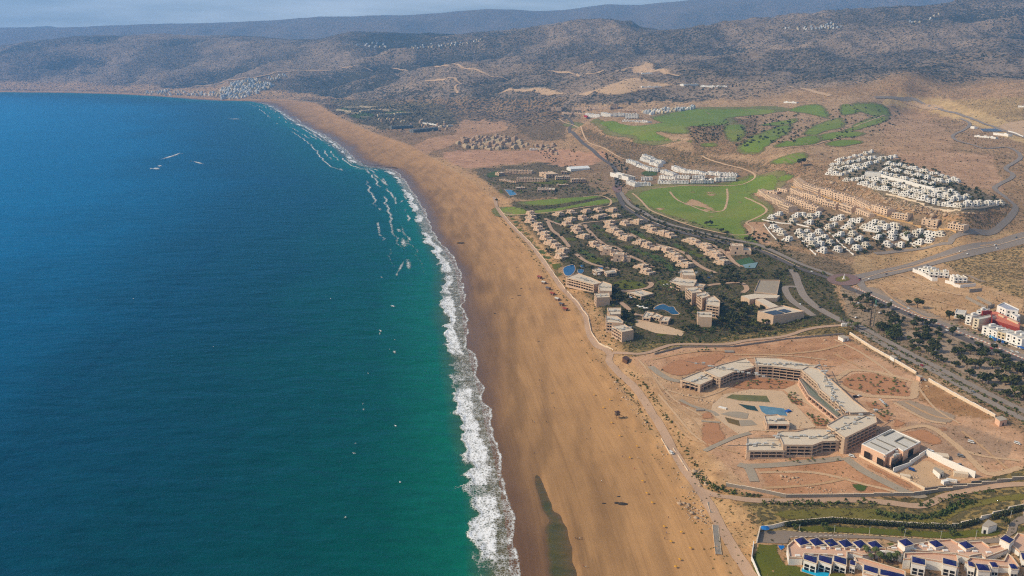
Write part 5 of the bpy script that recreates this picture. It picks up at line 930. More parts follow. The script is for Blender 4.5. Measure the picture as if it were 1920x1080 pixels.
def event():
    po, gz = roofpoly(Z5([(1405,460),(1580,420),(1730,462),(1515,492)]), 8.0); c = np.mean(np.array(po), 0); lo = [p - c for p in po]; FOOT.append(po); t = thing('event_building', (c[0], c[1], gz), 0, 'long tan event building with solar panels on its roof', 'building'); MB().prism(lo, -2, 8).build('wall', TAN, t); MB().prism(inset(lo, .5), 8.003, 8.1).build('roof', TANROOF, t); pr = MB()
    for k in range(4): pr.bar(lo[k], lo[(k + 1) % 4], .5, 8.004, 9.0, off=.26)
    pr.build('parapet', TAN, t)
    def at(x, y): return P(*Z5([(x, y)])[0], gz + 8.6)[:2] - c
    for q in ([(1450,462),(1530,448),(1590,468),(1520,482)], [(1545,448),(1590,440),(1640,455),(1600,466)]): MB().prism([at(*p) for p in q][::-1] if np.cross(np.append(at(*q[1]) - at(*q[0]), 0), np.append(at(*q[2]) - at(*q[1]), 0))[2] < 0 else [at(*p) for p in q], 8.4, 8.6).build('solar_panel', M('solar_glass', (46, 52, 62), rough=.2), t)
    for k, q in enumerate(([(1290,350),(1380,335),(1560,345),(1540,365),(1410,365),(1350,375)], [(1390,375),(1440,365),(1570,430),(1500,440)])):
        p2, g2 = roofpoly(Z5(q), 5); FOOT.append(p2); MB().prism([p - c for p in p2], g2 - gz - 2, g2 - gz + 5).build('annex_wall', TAN, t); MB().prism(inset([p - c for p in p2], .4), g2 - gz + 5.003, g2 - gz + 5.1).build('annex_roof', TANROOF, t)
    p2, g2 = roofpoly(Z5([(1415,243),(1560,245),(1540,345),(1380,325)]), 3.5); FOOT.append(p2); c2 = np.mean(np.array(p2), 0); t2 = thing('parking_deck', (c2[0], c2[1], g2), 0, 'raised grey parking deck behind the event building', 'parking deck'); MB().prism([p - c2 for p in p2], -1.5, 3.5).build('deck', CONC, t2); pr = MB()
    for k in range(4): pr.bar(p2[k] - c2, p2[(k + 1) % 4] - c2, .4, 3.503, 4.5, off=.22)
    pr.build('parapet', TAN, t2)
event()
# ---- right hand town and walled houses
for lb, a, b, d, h, wm, u, nst in (("white terraced town house with small balconies, west end of the shop row", (645,728), (772,768), 16, 9.5, WHITE, 7, 3), ("white shop house with blue doors in the town row", (775,775), (948,862), 16, 9, WHITE, 6, 3), ("cream shop house beside the blue doors", (950,862), (1110,905), 16, 10, CRM, 6, 3), ("long white town block over the blue awning", (1122,905), (1452,1025), 18, 11, WHITE, 5, 3), ("beige four storey block behind the parked cars", (455,610), (575,645), 24, 12, M('beige_render', (214, 200, 178)), 9, 4), ("green trimmed white house beside the big trees", (310,515), (430,545), 16, 9.5, WHITE, 8, 3), ("low white house behind the western trees", (95,395), (300,420), 16, 6, WHITE, 9, 2), ("white house with red terrace in the town", (530,400), (655,425), 16, 9, WHITE, 9, 3)):
    t = block('town_block', lb, 'building', *ZT([a, b]), d, h, u, wm, WROOF, None, .12, True, nst, balc='shop' not in lb)
    if 'blue doors' in lb and 'white' in lb:
        for k in range(3): MB().box(-3 + k * 3.2, -.6 + k * 3.2, -.5, -.1, 0, 3).build('shop_door', SKYB, t)
    if 'cream shop' in lb:
        for k in range(3): MB().box(-6 + k * 3.6, -3.4 + k * 3.6, -.5, -.1, 0, 3).build('shop_door', BLUE, t)
    if 'awning' in lb: MB().box(7, 15, -3, -.3, 2.9, 3.3).build('awning', BLUE, t); MB().box(-16, 6, -2.2, -.4, 3.0, 3.3).build('arcade', WHITE, t)
def red_court():
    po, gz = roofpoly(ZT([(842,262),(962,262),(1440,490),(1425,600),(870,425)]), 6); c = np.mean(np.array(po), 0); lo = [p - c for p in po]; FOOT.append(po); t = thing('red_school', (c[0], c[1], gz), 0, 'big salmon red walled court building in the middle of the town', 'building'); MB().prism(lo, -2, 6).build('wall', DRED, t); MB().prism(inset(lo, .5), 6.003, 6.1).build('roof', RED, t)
    def at(x, y, z): return P(*ZT([(x, y)])[0], gz + z)[:2] - c
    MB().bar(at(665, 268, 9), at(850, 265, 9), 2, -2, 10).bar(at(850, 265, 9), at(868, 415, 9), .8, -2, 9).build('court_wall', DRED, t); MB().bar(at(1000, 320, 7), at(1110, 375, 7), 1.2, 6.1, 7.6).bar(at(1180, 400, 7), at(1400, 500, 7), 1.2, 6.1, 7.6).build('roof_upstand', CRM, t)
red_court()
for lb, px, n in (("white court building with an inner yard at the top of the town", ZT([(968,150),(1108,88),(1410,228),(1395,262),(1150,232),(1025,170)]), 3), ("low white annex along the red court building", ZT([(1155,262),(1230,255),(1440,350),(1370,390)]), 2)):
    po, gz = roofpoly(px, n * 3.2); c = np.mean(np.array(po), 0); lo = [p - c for p in po]; FOOT.append(po); t = thing('court_building', (c[0], c[1], gz), 0, lb, 'building'); MB().prism(lo, -2, n * 3.2).build('wall', WHITE, t); MB().prism(inset(lo, .5), n * 3.2 + .003, n * 3.2 + .1).build('roof', M('blue_grey_roof', (170, 172, 184)), t); pr = MB(); g_ = MB()
    for k in range(len(lo)):
        a, b = lo[k], lo[(k + 1) % len(lo)]; pr.bar(a, b, .4, n * 3.2 + .004, n * 3.2 + .9, off=.22); L_ = np.linalg.norm(b - a); e = (b - a) / L_
        for f in range(n):
            for j in range(int(L_ / 4)): q = a + e * (4 * j + 2.2); g_.bar(q - e * .8, q + e * .8, .2, f * 3.2 + 1, f * 3.2 + 2.4, off=-.02)
    pr.build('parapet', WHITE, t); g_.build('window', GLASS, t, 'stuff')
wall(ZW([(150,400),(330,470),(520,570),(640,640),(775,640)]), 4, .4, WHITE, 'tall white wall in front of the larger unfinished houses'); wall(ZW([(970,680),(1130,720),(1220,780),(1350,805)]), 3.2, .4, WHITE, 'white wall in front of the smaller walled house, left face'); wall(ZW([(1350,805),(1740,765)]), 3.2, .4, WHITE, 'white wall beside the smaller walled house, shaded face')
for lb, a, b, d, h in (("back row of the unfinished white twin houses", (280,440), (560,470), 17, 7.5), ("front row of the unfinished white twin houses", (555,540), (1060,560), 14, 7.5), ("smaller walled white house beside the twin houses", (1190,690), (1530,690), 12, 7)): block('white_house', lb, 'building', *ZW([a, b]), d, h, 5, WHITE, CRM, None, .15, True, 2)
# ---- the white resort with blue pyramid roofs
def pyramid(root, px, h, base, c0, g0, two=False, ph=2.6, name='pavilion'):
    w_ = [P(x, y, g0 + h) for x, y in px]; po = [p - c0 for p in ccw(w_)]; cc = np.mean(np.array(po), 0); box = MB().prism(po, base, h).build(name, WHITE, root)
    eav = [cc + (p - cc) * 1.08 for p in po]; MB().prism(eav, h + .003, h + .5).build('eaves', CREAM, box); MB().cone([cc + (p - cc) * .985 for p in po], h + .503, (cc[0], cc[1], h + .5 + ph * .55)).build('roof', BTILE, box)
    if two:
        g_ = MB()
        for k in range(len(po)):
            a, b = po[k], po[(k + 1) % len(po)]; e = b - a; L_ = np.linalg.norm(e); e /= L_; nrm = np.array((e[1], -e[0]))
            if nrm[1] > -.3: continue
            for f in range(2):
                for j in range(2): q = a + e * L_ * (.27 + .46 * j); g_.bar(q - e * L_ * .17, q + e * L_ * .17, .2, base + 3.4 + f * 1.9, base + 4.8 + f * 1.9, off=-.05)
        if g_.v: g_.build('window', GLASS, box, 'stuff')
    return box
def podium(root, px, h, c0, g0, name='terrace_block'):
    w_ = ccw([P(x, y, g0 + h) for x, y in px]); po = [p - c0 for p in w_]; FOOT.append(w_); o = MB().prism(po, -3, h).build(name, WHITE, root); MB().prism(inset(po, .35), h + .003, h + .06).build('terrace', TERRA, o); pr = MB(); cp_ = MB()
    for k in range(len(po)): pr.bar(po[k], po[(k + 1) % len(po)], .35, h + .004, h + .9, off=.19); cp_.bar(po[k], po[(k + 1) % len(po)], .55, h + .903, h + 1.05, off=.19)
    pr.build('parapet', TERRA, o); cp_.build('coping', CREAM, o); return o
def white_resort(label, base_px, blocks, pyr, small):
    g = G(*base_px); c0 = g[:2]; g0 = g[2]; t = thing('resort_building', g, 0, label, 'building')
    for px, h in blocks: podium(t, px, h * .78, c0, g0)
    for px, h, two in pyr: pyramid(t, px, h * .78, -3, c0, g0, two, 3.0 if not two else 2.6)
    mb = MB(); wl_ = MB()
    for (x, y, z) in small:
        z *= .78; p = P(x, y, g0 + z)[:2] - c0; mb.box(p[0] - 1.3, p[0] + 1.3, p[1] - .7, p[1] + .7, z + .07, z + .75)
    mb.build('sun_bed', WHITE, t, 'stuff'); return t
wp = [ZL([(365 + 201 * k, 240 + 9.4 * k), (485 + 201 * k, 205 + 10 * k), (578 + 203 * k, 295 + 10 * k), (450 + 205 * k, 326 + 10 * k)]) for k in range(6)]
fr = [ZL(q) for q in ([(500,447),(680,490),(672,575),(495,515)], [(705,455),(888,498),(882,590),(702,530)], [(915,462),(1088,510),(1085,598),(912,542)], [(1135,530),(1212,542),(1205,605),(1132,587)], [(1330,590),(1525,645),(1520,722),(1325,662)], [(1552,652),(1890,732),(1890,790),(1550,728)])]
white_resort('white resort building with two rows of blue pyramid roofs beside the corner lawn', (1560, 1048), [(ZL([(262,340),(350,262),(470,330),(700,350),(1000,360),(1300,375),(1600,372),(1790,330),(1868,430),(1730,432),(1310,468),(1180,432),(1096,425),(1092,520),(900,465),(500,445),(478,505),(290,500)]), 4.2), (ZL([(1190,492),(1310,512),(1600,600),(1900,690),(1900,800),(1560,780),(1320,720),(1310,592),(1222,560)]), 5.5)], [(q, 5.4, False) for q in wp] + [(q, 7.2, True) for q in fr], [(*ZL([(560 + 205 * k, 358 + 10 * k)])[0], 4.2) for k in range(6)] + [(*ZL([q])[0], 4.2) for q in ((590,445),(790,452),(1000,455),(410,465))])
ep = [([(175,260),(290,225),(400,310),(275,340)], 9.5), ([(595,275),(705,245),(815,330),(700,355)], 7.2), ([(1010,290),(1120,260),(1235,345),(1120,375)], 7.2), ([(1585,230),(1660,175),(1785,245),(1720,300)], 10.5)]
ef = [[(370,475),(550,520),(555,600),(368,560)], [(795,495),(985,545),(990,620),(797,575)], [(1140,545),(1225,570),(1240,630),(1150,605)], [(1245,575),(1410,590),(1455,680),(1290,670)], [(1435,555),(1530,560),(1570,630),(1480,625)], [(1705,580),(1800,590),(1840,655),(1745,650)], [(1872,425),(1990,435),(1990,560),(1900,520)]]
white_resort('larger white resort building with blue pyramid roofs in the photo corner', (1790, 1048), [(ZR([(0,370),(160,315),(400,315),(640,270),(900,245),(1000,300),(1330,275),(1440,352),(1590,325),(1700,380),(1390,498),(1330,448),(1175,480),(1160,495),(1000,450),(640,420),(300,390),(240,432)]), 5.5), (ZR([(255,440),(640,430),(990,460),(1020,640),(800,560),(560,520),(365,475),(350,520),(250,520)]), 6.0), (ZR([(1720,305),(1830,160),(2000,210),(2000,420),(1860,420),(1810,380)]), 6.5), (ZR([(1170,500),(1400,525),(1640,545),(1690,440),(1760,500),(1860,640),(1240,600),(1100,560)]), 6.0)], [(ZR(q), h, False) for q, h in ep] + [(ZR(q), 8.0, True) for q in ef], [(*ZR([q])[0], 5.5) for q in ((500,310),(390,375),(620,385),(1240,405),(1430,420),(830,395),(1040,405),(640,350),(540,335),(120,360))])
for lb, px, h in (("little white hut with a flat roof at the end of the resort hedge", Z4([(1632,242),(1672,204),(1734,235),(1675,252)]), 4.5), ("pink guard house in the gap of the site wall", Z2([(815,535),(840,530),(880,545),(850,555)]), 3.5), ("pale hut on the corner of the site wall", Z2([(1575,940),(1640,930),(1690,960),(1620,975)]), 4), ("white site cabin beside the north wall", Z2([(60,155),(110,148),(165,168),(110,180)]), 3), ("white cabin beside the side road", Z2([(560,345),(585,338),(632,360),(600,370)]), 3), ("white site office in the storage yard", ZC([(1135,630),(1170,615),(1280,670),(1225,700)]), 3.2), ("dark roofed kiosk by the promenade corner", Z1([(28,285),(50,270),(80,285),(62,305)]), 3)):
    po, gz = roofpoly(px, h); c = np.mean(np.array(po), 0); lo = [p - c for p in po]; FOOT.append(po); t = thing('hut' if 'hut' in lb else 'cabin', (c[0], c[1], gz), 0, lb, 'hut'); wm = WHITE if 'white' in lb else WOOD if 'kiosk' in lb else M('peach_render', (226, 186, 158)); MB().prism(lo, -1, h).build('wall', wm, t); MB().prism([np.mean(np.array(lo), 0) + (p - np.mean(np.array(lo), 0)) * 1.08 for p in lo], h + .003, h + .3).build('roof', M('hut_roof_grey', (176, 164, 148)) if 'kiosk' not in lb else M('dark_thatch', (84, 62, 54)), t)
    k = int(np.argmin([((lo[q] + lo[(q + 1) % len(lo)]) / 2)[1] for q in range(len(lo))])); a, b = lo[k], lo[(k + 1) % len(lo)]; m_ = (a + b) / 2; e = (b - a) / np.linalg.norm(b - a); MB().bar(m_ - e * .6, m_ + e * .6, .2, .1, 2.2, off=-.02).build('door', GLASS, t)
# ------------------------------------------------------------------ vegetation
def leaf_mat(name, a, b_, c):
    b = NB(name); p = b.pos(); r_ = b.n('ObjectInfo').outputs['Random']; n1 = b.noise(p, .35, 3, .6); n2 = b.noise(p, .02, 3)
    col = b.mix(b.rng(n1, .3, .7), lin(*a), lin(*b_)); col = b.mix(b.math('MULTIPLY', b.rng(n2, .35, .65), .6), col, lin(*c)); col = b.mix(b.math('MULTIPLY', r_, .35), col, lin(*a)); return b.fin(col, .85)
LEAF = leaf_mat('tree_leaves', (50, 57, 25), (76, 80, 37), (98, 92, 48)); LEAF2 = leaf_mat('garden_leaves', (60, 74, 28), (88, 98, 40), (114, 108, 56)); SCRUB = leaf_mat('scrub_leaves', (66, 62, 34), (90, 82, 44), (110, 96, 56)); HILLV = leaf_mat('hill_leaves', (50, 52, 38), (68, 66, 48), (84, 76, 58)); PALML = leaf_mat('palm_fronds', (66, 76, 36), (92, 98, 50), (104, 98, 56)); BARK = M('bark', (96, 76, 58), var=.3)
def leaf_cloud(rr, blobs, n, size, cards=True):
    V = []; F = []
    for _ in range(n):
        c, r = blobs[rr.randrange(len(blobs))]; d = np.array([rr.gauss(0, 1) for _ in range(3)]); d /= np.linalg.norm(d) + 1e-9
        p = np.array(c) + d * np.array(r) * rr.uniform(.55, 1.05); nrm = d + np.array([rr.uniform(-.7, .7) for _ in range(3)]); nrm /= np.linalg.norm(nrm) + 1e-9
        a = np.cross(nrm, (0, 0, 1.0) if abs(nrm[2]) < .9 else (1.0, 0, 0)); a /= np.linalg.norm(a); b_ = np.cross(nrm, a); s = size * rr.uniform(.6, 1.4); k = len(V)
        V += [tuple(p + a * s), tuple(p + b_ * s * .8), tuple(p - a * s * .9), tuple(p - b_ * s * .8 + nrm * s * .3)]; F.append((k, k + 1, k + 2, k + 3))
    return V, F
def tree_proto(seed, H, Rr, leaf, n=230, tall=1.0):
    def make():
        rr = random.Random(seed); t = tag(empty('tree', (0, 0, 0)), None, 'tree'); m = MB(); m.cyl((0, 0), .32, .2, -.8, H * .42, 6); th = H * .38
        blobs = [((0, 0, H * .68), (Rr * .62, Rr * .62, H * .26 * tall))]
        for k in range(6):
            a = 2 * math.pi * k / 6 + rr.uniform(-.4, .4); d = Rr * rr.uniform(.42, .72); z = H * rr.uniform(.5, .86); blobs.append(((d * math.cos(a), d * math.sin(a), z), (Rr * rr.uniform(.32, .5),) * 2 + (H * rr.uniform(.13, .2) * tall,)))
            i0 = len(m.v); q = (d * .6 * math.cos(a), d * .6 * math.sin(a), z - H * .08); m.v += [(.14, 0, th), (-.1, .12, th), (-.1, -.12, th), q]; m.f += [(i0, i0 + 1, i0 + 3), (i0 + 1, i0 + 2, i0 + 3), (i0 + 2, i0, i0 + 3)]
        m.build('trunk', BARK, t); V, F = leaf_cloud(rr, blobs, n, Rr * .20); mesh_obj('crown', V, F, leaf, t); return t
    return Proto(make)
def palm_proto(seed, H, nf=17, fl=1.0):
    def make():
        rr = random.Random(seed); t = tag(empty('palm_tree', (0, 0, 0)), None, 'palm'); MB().cyl((0, 0), .34 * fl, .2 * fl, -.5, H, 7).build('trunk', M('palm_bark', (120, 94, 70), var=.3), t); V = []; F = []
        for k in range(nf):
            a = 2 * math.pi * k / nf + rr.uniform(-.15, .15); L_ = rr.uniform(2.0, 2.8) * fl; up = rr.uniform(-.1, .9); pr = None
            for j in range(5):
                s = j / 4; r_ = L_ * s; z = H + (up * 1.4 * s - 2.2 * s * s) * fl + .1; wd = .5 * fl * math.sin(math.pi * (.12 + .8 * s)) + .05; q = len(V); ca, sa = math.cos(a), math.sin(a)
                V += [(r_ * ca - wd * sa, r_ * sa + wd * ca, z - .15), (r_ * ca, r_ * sa, z), (r_ * ca + wd * sa, r_ * sa - wd * ca, z - .15)]
                if j: F += [(q - 3, q - 2, q + 1, q), (q - 2, q - 1, q + 2, q + 1)]
        mesh_obj('fronds', V, F, PALML, t); return t
    return Proto(make)
TREES = [tree_proto(3, 6.2, 3.3, LEAF), tree_proto(5, 7.2, 3.2, LEAF, 240, 1.15), tree_proto(9, 5.2, 3.4, LEAF, 220, .9), tree_proto(12, 4.6, 2.5, LEAF2, 190)]; PALMS = [palm_proto(4, 5.5), palm_proto(8, 7.5)]; YPALM = [palm_proto(6, 2.4, 10, .52), palm_proto(7, 1.5, 9, .45)]
FB = [(min(p[0] for p in f), max(p[0] for p in f), min(p[1] for p in f), max(p[1] for p in f), [tuple(p[:2]) for p in f]) for f in FOOT]
def blocked(X, Y, extra=None):
    m = np.zeros(X.shape, bool)
    for x0, x1, y0, y1, f in FB + (extra or []):
        k = (X > x0) & (X < x1) & (Y > y0) & (Y < y1) & ~m
        if k.any():
            i = np.nonzero(k)[0]; m[i[inside(X[i], Y[i], f)]] = True
    return m
far_tree_pts = []; n_tree = [0]
def grove(poly, n, dm, label, group, protos, s=(.8, 1.25), cap=True, sd=1):
    c = scatter_px(poly, n, dm, sd + n)
    if not c: return
    gs = np.array([G(*q) for q in c]); ok = ~blocked(gs[:, 0], gs[:, 1])
    for g, k in zip(gs, ok):
        if not k: continue
        sc_ = random.uniform(*s)
        if protos is TREES and (not cap or n_tree[0] > 300): far_tree_pts.append((g[0], g[1], g[2], 3.0 * sc_)); continue
        protos[random.randrange(len(protos))].put(g, random.uniform(0, 6.28), label, group, (sc_, sc_, sc_ * random.uniform(.85, 1.15))); n_tree[0] += protos is TREES
def one_tree(px, label, s, k=0, protos=None, group=None):
    g = G(*px); (protos or TREES)[k].put(g, random.uniform(0, 6), label, group, s); n_tree[0] += 1
for px, lb, s, k in ((ZL([(375, 100)])[0], 'round lawn tree nearest the white stepped wall', .85, 3), (ZL([(770, 95)])[0], 'round lawn tree second along the resort hedge', 1.0, 3), (ZL([(1850, 150)])[0], 'round lawn tree at the middle of the long lawn', .9, 3), (ZR([(920, 185)])[0], 'round lawn tree opposite the blue roofs', 1.0, 3), (ZR([(1650, 40)])[0], 'dark tree beside the little white hut', .8, 0), (Z8([(790, 555)])[0], 'huge dark tree standing alone on the bare plot', 1.7, 0), (Z8([(700, 515)])[0], 'smaller tree touching the huge one on the bare plot', 1.0, 2), (Z8([(1125, 690)])[0], 'tall dark tree at the western edge of the town', 1.5, 1), (Z8([(1240, 710)])[0], 'dark tree in front of the low town house', 1.3, 0), (Z7([(1105, 610)])[0], 'big green tree among the eastern white villas', 1.9, 3), ((1325, 424), 'dark tree clump on the large fairway, left one', 1.2, 0), ((1333, 424), 'dark tree clump on the large fairway, right one', 1.2, 1), ((1353, 437), 'dark tree at the lower edge of the fairway, left one', 1.1, 0), ((1362, 440), 'dark tree at the lower edge of the fairway, right one', 1.1, 2), ((1400, 455), 'dark tree beside the fairway tip', 1.3, 0), ((1502, 312), 'large dark tree on the spur above the tan apartments', 2.4, 0), ((931, 377), 'dark tree at the corner of the seaside fairway', .9, 2)): one_tree(px, lb, s, k)
grove(Z2([(440,60),(640,20),(700,180),(560,210),(440,110)]), 22, (5, 5), 'dark tree in the dense clump at the top of the grove', 'dense clump of the grove', TREES, (.95, 1.35)); grove(Z2([(700,200),(900,170),(1100,330),(1080,420),(960,380),(740,270)]), 22, (7, 6), 'dark tree in the grove beside the side road', 'grove trees beside the side road', TREES, (.8, 1.3)); grove(Z2([(760,40),(900,30),(1300,210),(1300,300),(1060,260),(800,150)]), 18, (9, 6), 'dark tree in the grove under the avenue', 'grove trees under the avenue', TREES, (.7, 1.2)); grove(Z2([(1130,300),(1500,270),(1850,440),(1850,820),(1650,740),(1400,590),(1150,450)]), 44, (9, 8), 'dark tree on the gravel parking ground of the grove', 'grove trees on the gravel', TREES, (.85, 1.5)); grove(Z8([(10,370),(330,480),(620,640),(820,720),(600,700),(300,620),(0,520)]), 26, (7, 5), 'dark tree in the grove near the red roundabout', 'grove trees near the roundabout', TREES, (.6, 1.1))
grove(ZP([(345,290),(440,330),(470,430),(420,500),(340,470)]), 12, (5, 4), 'dark tree in the belt behind the stepped promenade hotel', 'trees behind the promenade hotel', TREES, (.9, 1.3)); grove(Z5([(1130,370),(1220,390),(1420,460),(1510,545),(1300,565),(1120,560),(1120,460)]), 46, (6, 4.5), 'dark tree in the belt between the tallest hotel and event building', 'belt beside the tallest hotel', TREES, (.8, 1.25)); grove(Z5([(1110,180),(1210,165),(1350,220),(1300,310),(1160,300)]), 20, (6, 4.5), 'dark tree around the resort drive', 'trees around the resort drive', TREES, (.8, 1.3)); grove(ZP([(480,420),(900,470),(930,560),(900,640),(700,640),(560,560)]), 20, (6, 4), 'garden tree between restaurant and lagoon pool', 'trees by the lagoon pool', TREES, (.6, .95)); grove(ZP([(1230,400),(1320,440),(1500,610),(1510,760),(1420,740),(1290,560)]), 16, (6, 4.5), 'garden tree below the tallest hotel', 'trees below the tallest hotel', TREES, (.6, .95)); grove(Z5([(860,570),(1150,575),(1460,560),(1570,575),(1320,615),(900,620)]), 26, (9, 4.5), 'dark tree on the bank above the building site path', 'trees on the bank', TREES, (.6, 1.0)); grove(ZP([(480,640),(640,660),(620,800),(540,760)]), 9, (6, 5), 'dark tree beside the bend hotel', 'trees beside the bend hotel', TREES, (.8, 1.2))
grove(Z6([(960,130),(1050,140),(1250,235),(1500,295),(1700,345),(1920,410),(1920,470),(1500,335),(1200,268),(1020,180)]), 70, (6, 3), 'roadside tree', 'roadside trees', TREES, (.6, 1.0), cap=False); grove(Z6([(240,160),(900,120),(1100,230),(1640,380),(1660,520),(1300,560),(560,540),(380,420)]), 300, (5, 2.8), 'villa garden tree', 'villa trees', TREES, (.5, .95), cap=False); grove(Z5([(560,120),(1120,130),(1100,300),(700,330),(380,280),(420,150)]), 60, (6, 4), 'garden tree in the middle of the tan resort', 'trees in the middle of the resort', TREES, (.5, .85), cap=False); grove(ZA([(40,590),(300,580),(800,560),(870,640),(600,660),(280,665)]), 46, (6, 3), 'x', 'x', TREES, (.5, .9), cap=False); grove(ZA([(800,370),(870,390),(990,470),(960,620),(900,640),(880,480)]), 70, (4, 2.2), 'x', 'x', TREES, (.7, 1.1), cap=False); grove(ZA([(1385,215),(1640,160),(1660,195),(1600,290),(1450,320),(1400,260)]), 110, (4, 2.2), 'x', 'x', TREES, (.5, 1.0), cap=False); grove(ZE([(330,650),(700,640),(760,700),(640,800),(300,830)]), 150, (4, 2.0), 'x', 'x', TREES, (.6, 1.4), cap=False); grove(ZE([(820,590),(1200,600),(1240,680),(1100,760),(800,800)]), 90, (5, 2.6), 'x', 'x', TREES, (.5, 1.2), cap=False); grove(ZA([(640,330),(660,480),(480,480),(540,440)]), 14, (5, 3), 'x', 'x', TREES, (.5, .9), cap=False); grove(Z7([(560,110),(1030,50),(1460,210),(1780,370),(1480,410),(1150,330),(700,215)]), 330, (3.2, 1.8), 'x', 'x', TREES, (.55, 1.05), cap=False); grove(Z7([(110,480),(480,450),(1000,520),(1380,590),(1200,690),(760,730),(480,720),(250,620)]), 240, (3.8, 2.2), 'x', 'x', TREES, (.6, 1.15), cap=False); grove(ZB([(190,180),(750,170),(960,240),(420,270)]), 230, (4, 1.5), 'x', 'x', TREES, (.8, 1.4), cap=False); grove(Z7([(0,560),(160,600),(400,700),(300,740),(0,640)]), 30, (6, 3.5), 'x', 'x', TREES, (.5, 1.0), cap=False); grove(ZT([(100,560),(640,720),(1240,1010),(1100,1000),(560,760),(80,590)]), 5, (10, 6), 'small street tree in front of the town shops', 'street trees before the shops', TREES, (.45, .6)); grove(ZB([(1040,425),(1200,385),(1350,378),(1540,440),(1440,470),(1120,460)]), 60, (6, 2.4), 'x', 'x', TREES, (.5, .9), cap=False); grove(ZB([(1540,430),(1700,440),(1720,560),(1600,500)]), 40, (5, 2.6), 'x', 'x', TREES, (.6, 1.0), cap=False); grove(Z5([(1300,190),(1650,150),(1700,200),(1560,235),(1350,235)]), 22, (6, 4), 'x', 'x', TREES, (.6, 1.0), cap=False); grove(Z5([(1700,200),(1920,260),(1920,460),(1800,420),(1740,330)]), 26, (7, 5), 'x', 'x', TREES, (.35, .6), cap=False)
for lb, gp, px, n, pr, s in (("young palm planted in the large red earth bed", "young palms of the red bed", Z2([(110,600),(260,530),(420,530),(680,590),(730,720),(480,730),(200,670)]), 34, YPALM, (.8, 1.3)), ("young palm in the planted courtyard bed", "young palms in the courtyard", Z1([(860,490),(1050,440),(1290,465),(1220,515),(920,515)]), 16, YPALM, (.7, 1.2)), ("young palm in the bed beside the pale terrace", "young palms beside the terrace", Z1([(1405,695),(1575,762),(1550,800),(1480,795)]), 14, YPALM, (.8, 1.2)), ("young palm in the bed by the blue tiled pool", "young palms by the tiled pool", Z1([(1255,560),(1315,562),(1385,612),(1370,645),(1295,625)]), 14, YPALM, (.8, 1.2)), ("young palm in the small beds beside the tall wing", "young palms beside the tall wing", Z2([(320,770),(540,860),(580,930),(560,1010),(430,900)]), 12, YPALM, (.8, 1.2)), ("palm in the inner courts of the white resort", "court palms of the white resort", ZL([(1200,450),(1420,470),(1560,540),(1780,500),(1790,600),(1600,590),(1250,480)]), 9, PALMS, (.7, .95)), ("palm on the terrace of the tan resort", "terrace palms of the tan resort", ZP([(980,260),(1140,280),(1330,340),(1200,380),(960,330)]), 16, PALMS, (.7, 1.0)), ("palm beside the avenue masts", "palms beside the masts", Z2([(60,30),(330,80),(300,120),(120,100)]), 9, PALMS, (.8, 1.1)), ("shrubby palm along the south drive", "shrubby palms of the south drive", Z3([(540,250),(860,235),(870,260),(560,280)]), 8, YPALM, (.6, .9)), ("palm along the north path of the site", "palms along the north path", Z1([(520,225),(800,215),(800,235),(540,245)]), 6, YPALM, (.9, 1.2))):
    for q in scatter_px(px, n, (5, 3.5), n):
        g = G(*q); sc_ = random.uniform(*s); pr[random.randrange(2)].put(g, random.uniform(0, 6), lb, gp, sc_)
for k, q in enumerate(ZT([(40,560),(150,600),(250,635),(375,690),(490,740),(610,790),(735,840),(850,905),(1100,1010)])): PALMS[0].put(G(*q), k, '%s street palm from the west along the town side of the avenue' % ORD[k], 'street palms of the avenue', .6)
for k, q in enumerate([ZL([(1660,560)])[0], ZL([(1740,560)])[0], ZL([(650,400)])[0], ZL([(850,410)])[0], ZL([(1060,420)])[0], ZR([(40,560)])[0], ZR([(120,550)])[0]]): PALMS[k % 2].put(G(*q) + np.array((0, 0, .2)), k, 'palm growing up through the white resort terraces, %s from the lawn' % ORD[k], 'palms in the white resort', .75)
# hedge along the white wall
def hedge(px, h, wd, label):
    rr = random.Random(2); w_ = [G(*q) for q in px]; o0 = w_[0]; blobs = []
    for a, b in zip(w_[:-1], w_[1:]):
        k = max(1, int(np.linalg.norm(b - a) / 1.6))
        for q in range(k): p = a + (b - a) * q / k - o0; blobs.append(((p[0], p[1], p[2] + h * .5), (wd, wd, h * .55)))
    V, F = leaf_cloud(rr, blobs, len(blobs) * 60, .45); o = mesh_obj('hedge', V, F, LEAF, None); o.location = tuple(o0); tag(o, label, 'hedge')
hedge(Z4([(275,250),(420,233),(600,219),(870,238),(1130,255),(1420,266),(1480,262),(1615,218)]), 3.2, 1.3, 'long dark hedge inside the wall of the white resort'); hedge(Z4([(1705,200),(1800,165),(1925,130)]), 3.4, 1.4, 'dark hedge beyond the little white hut')
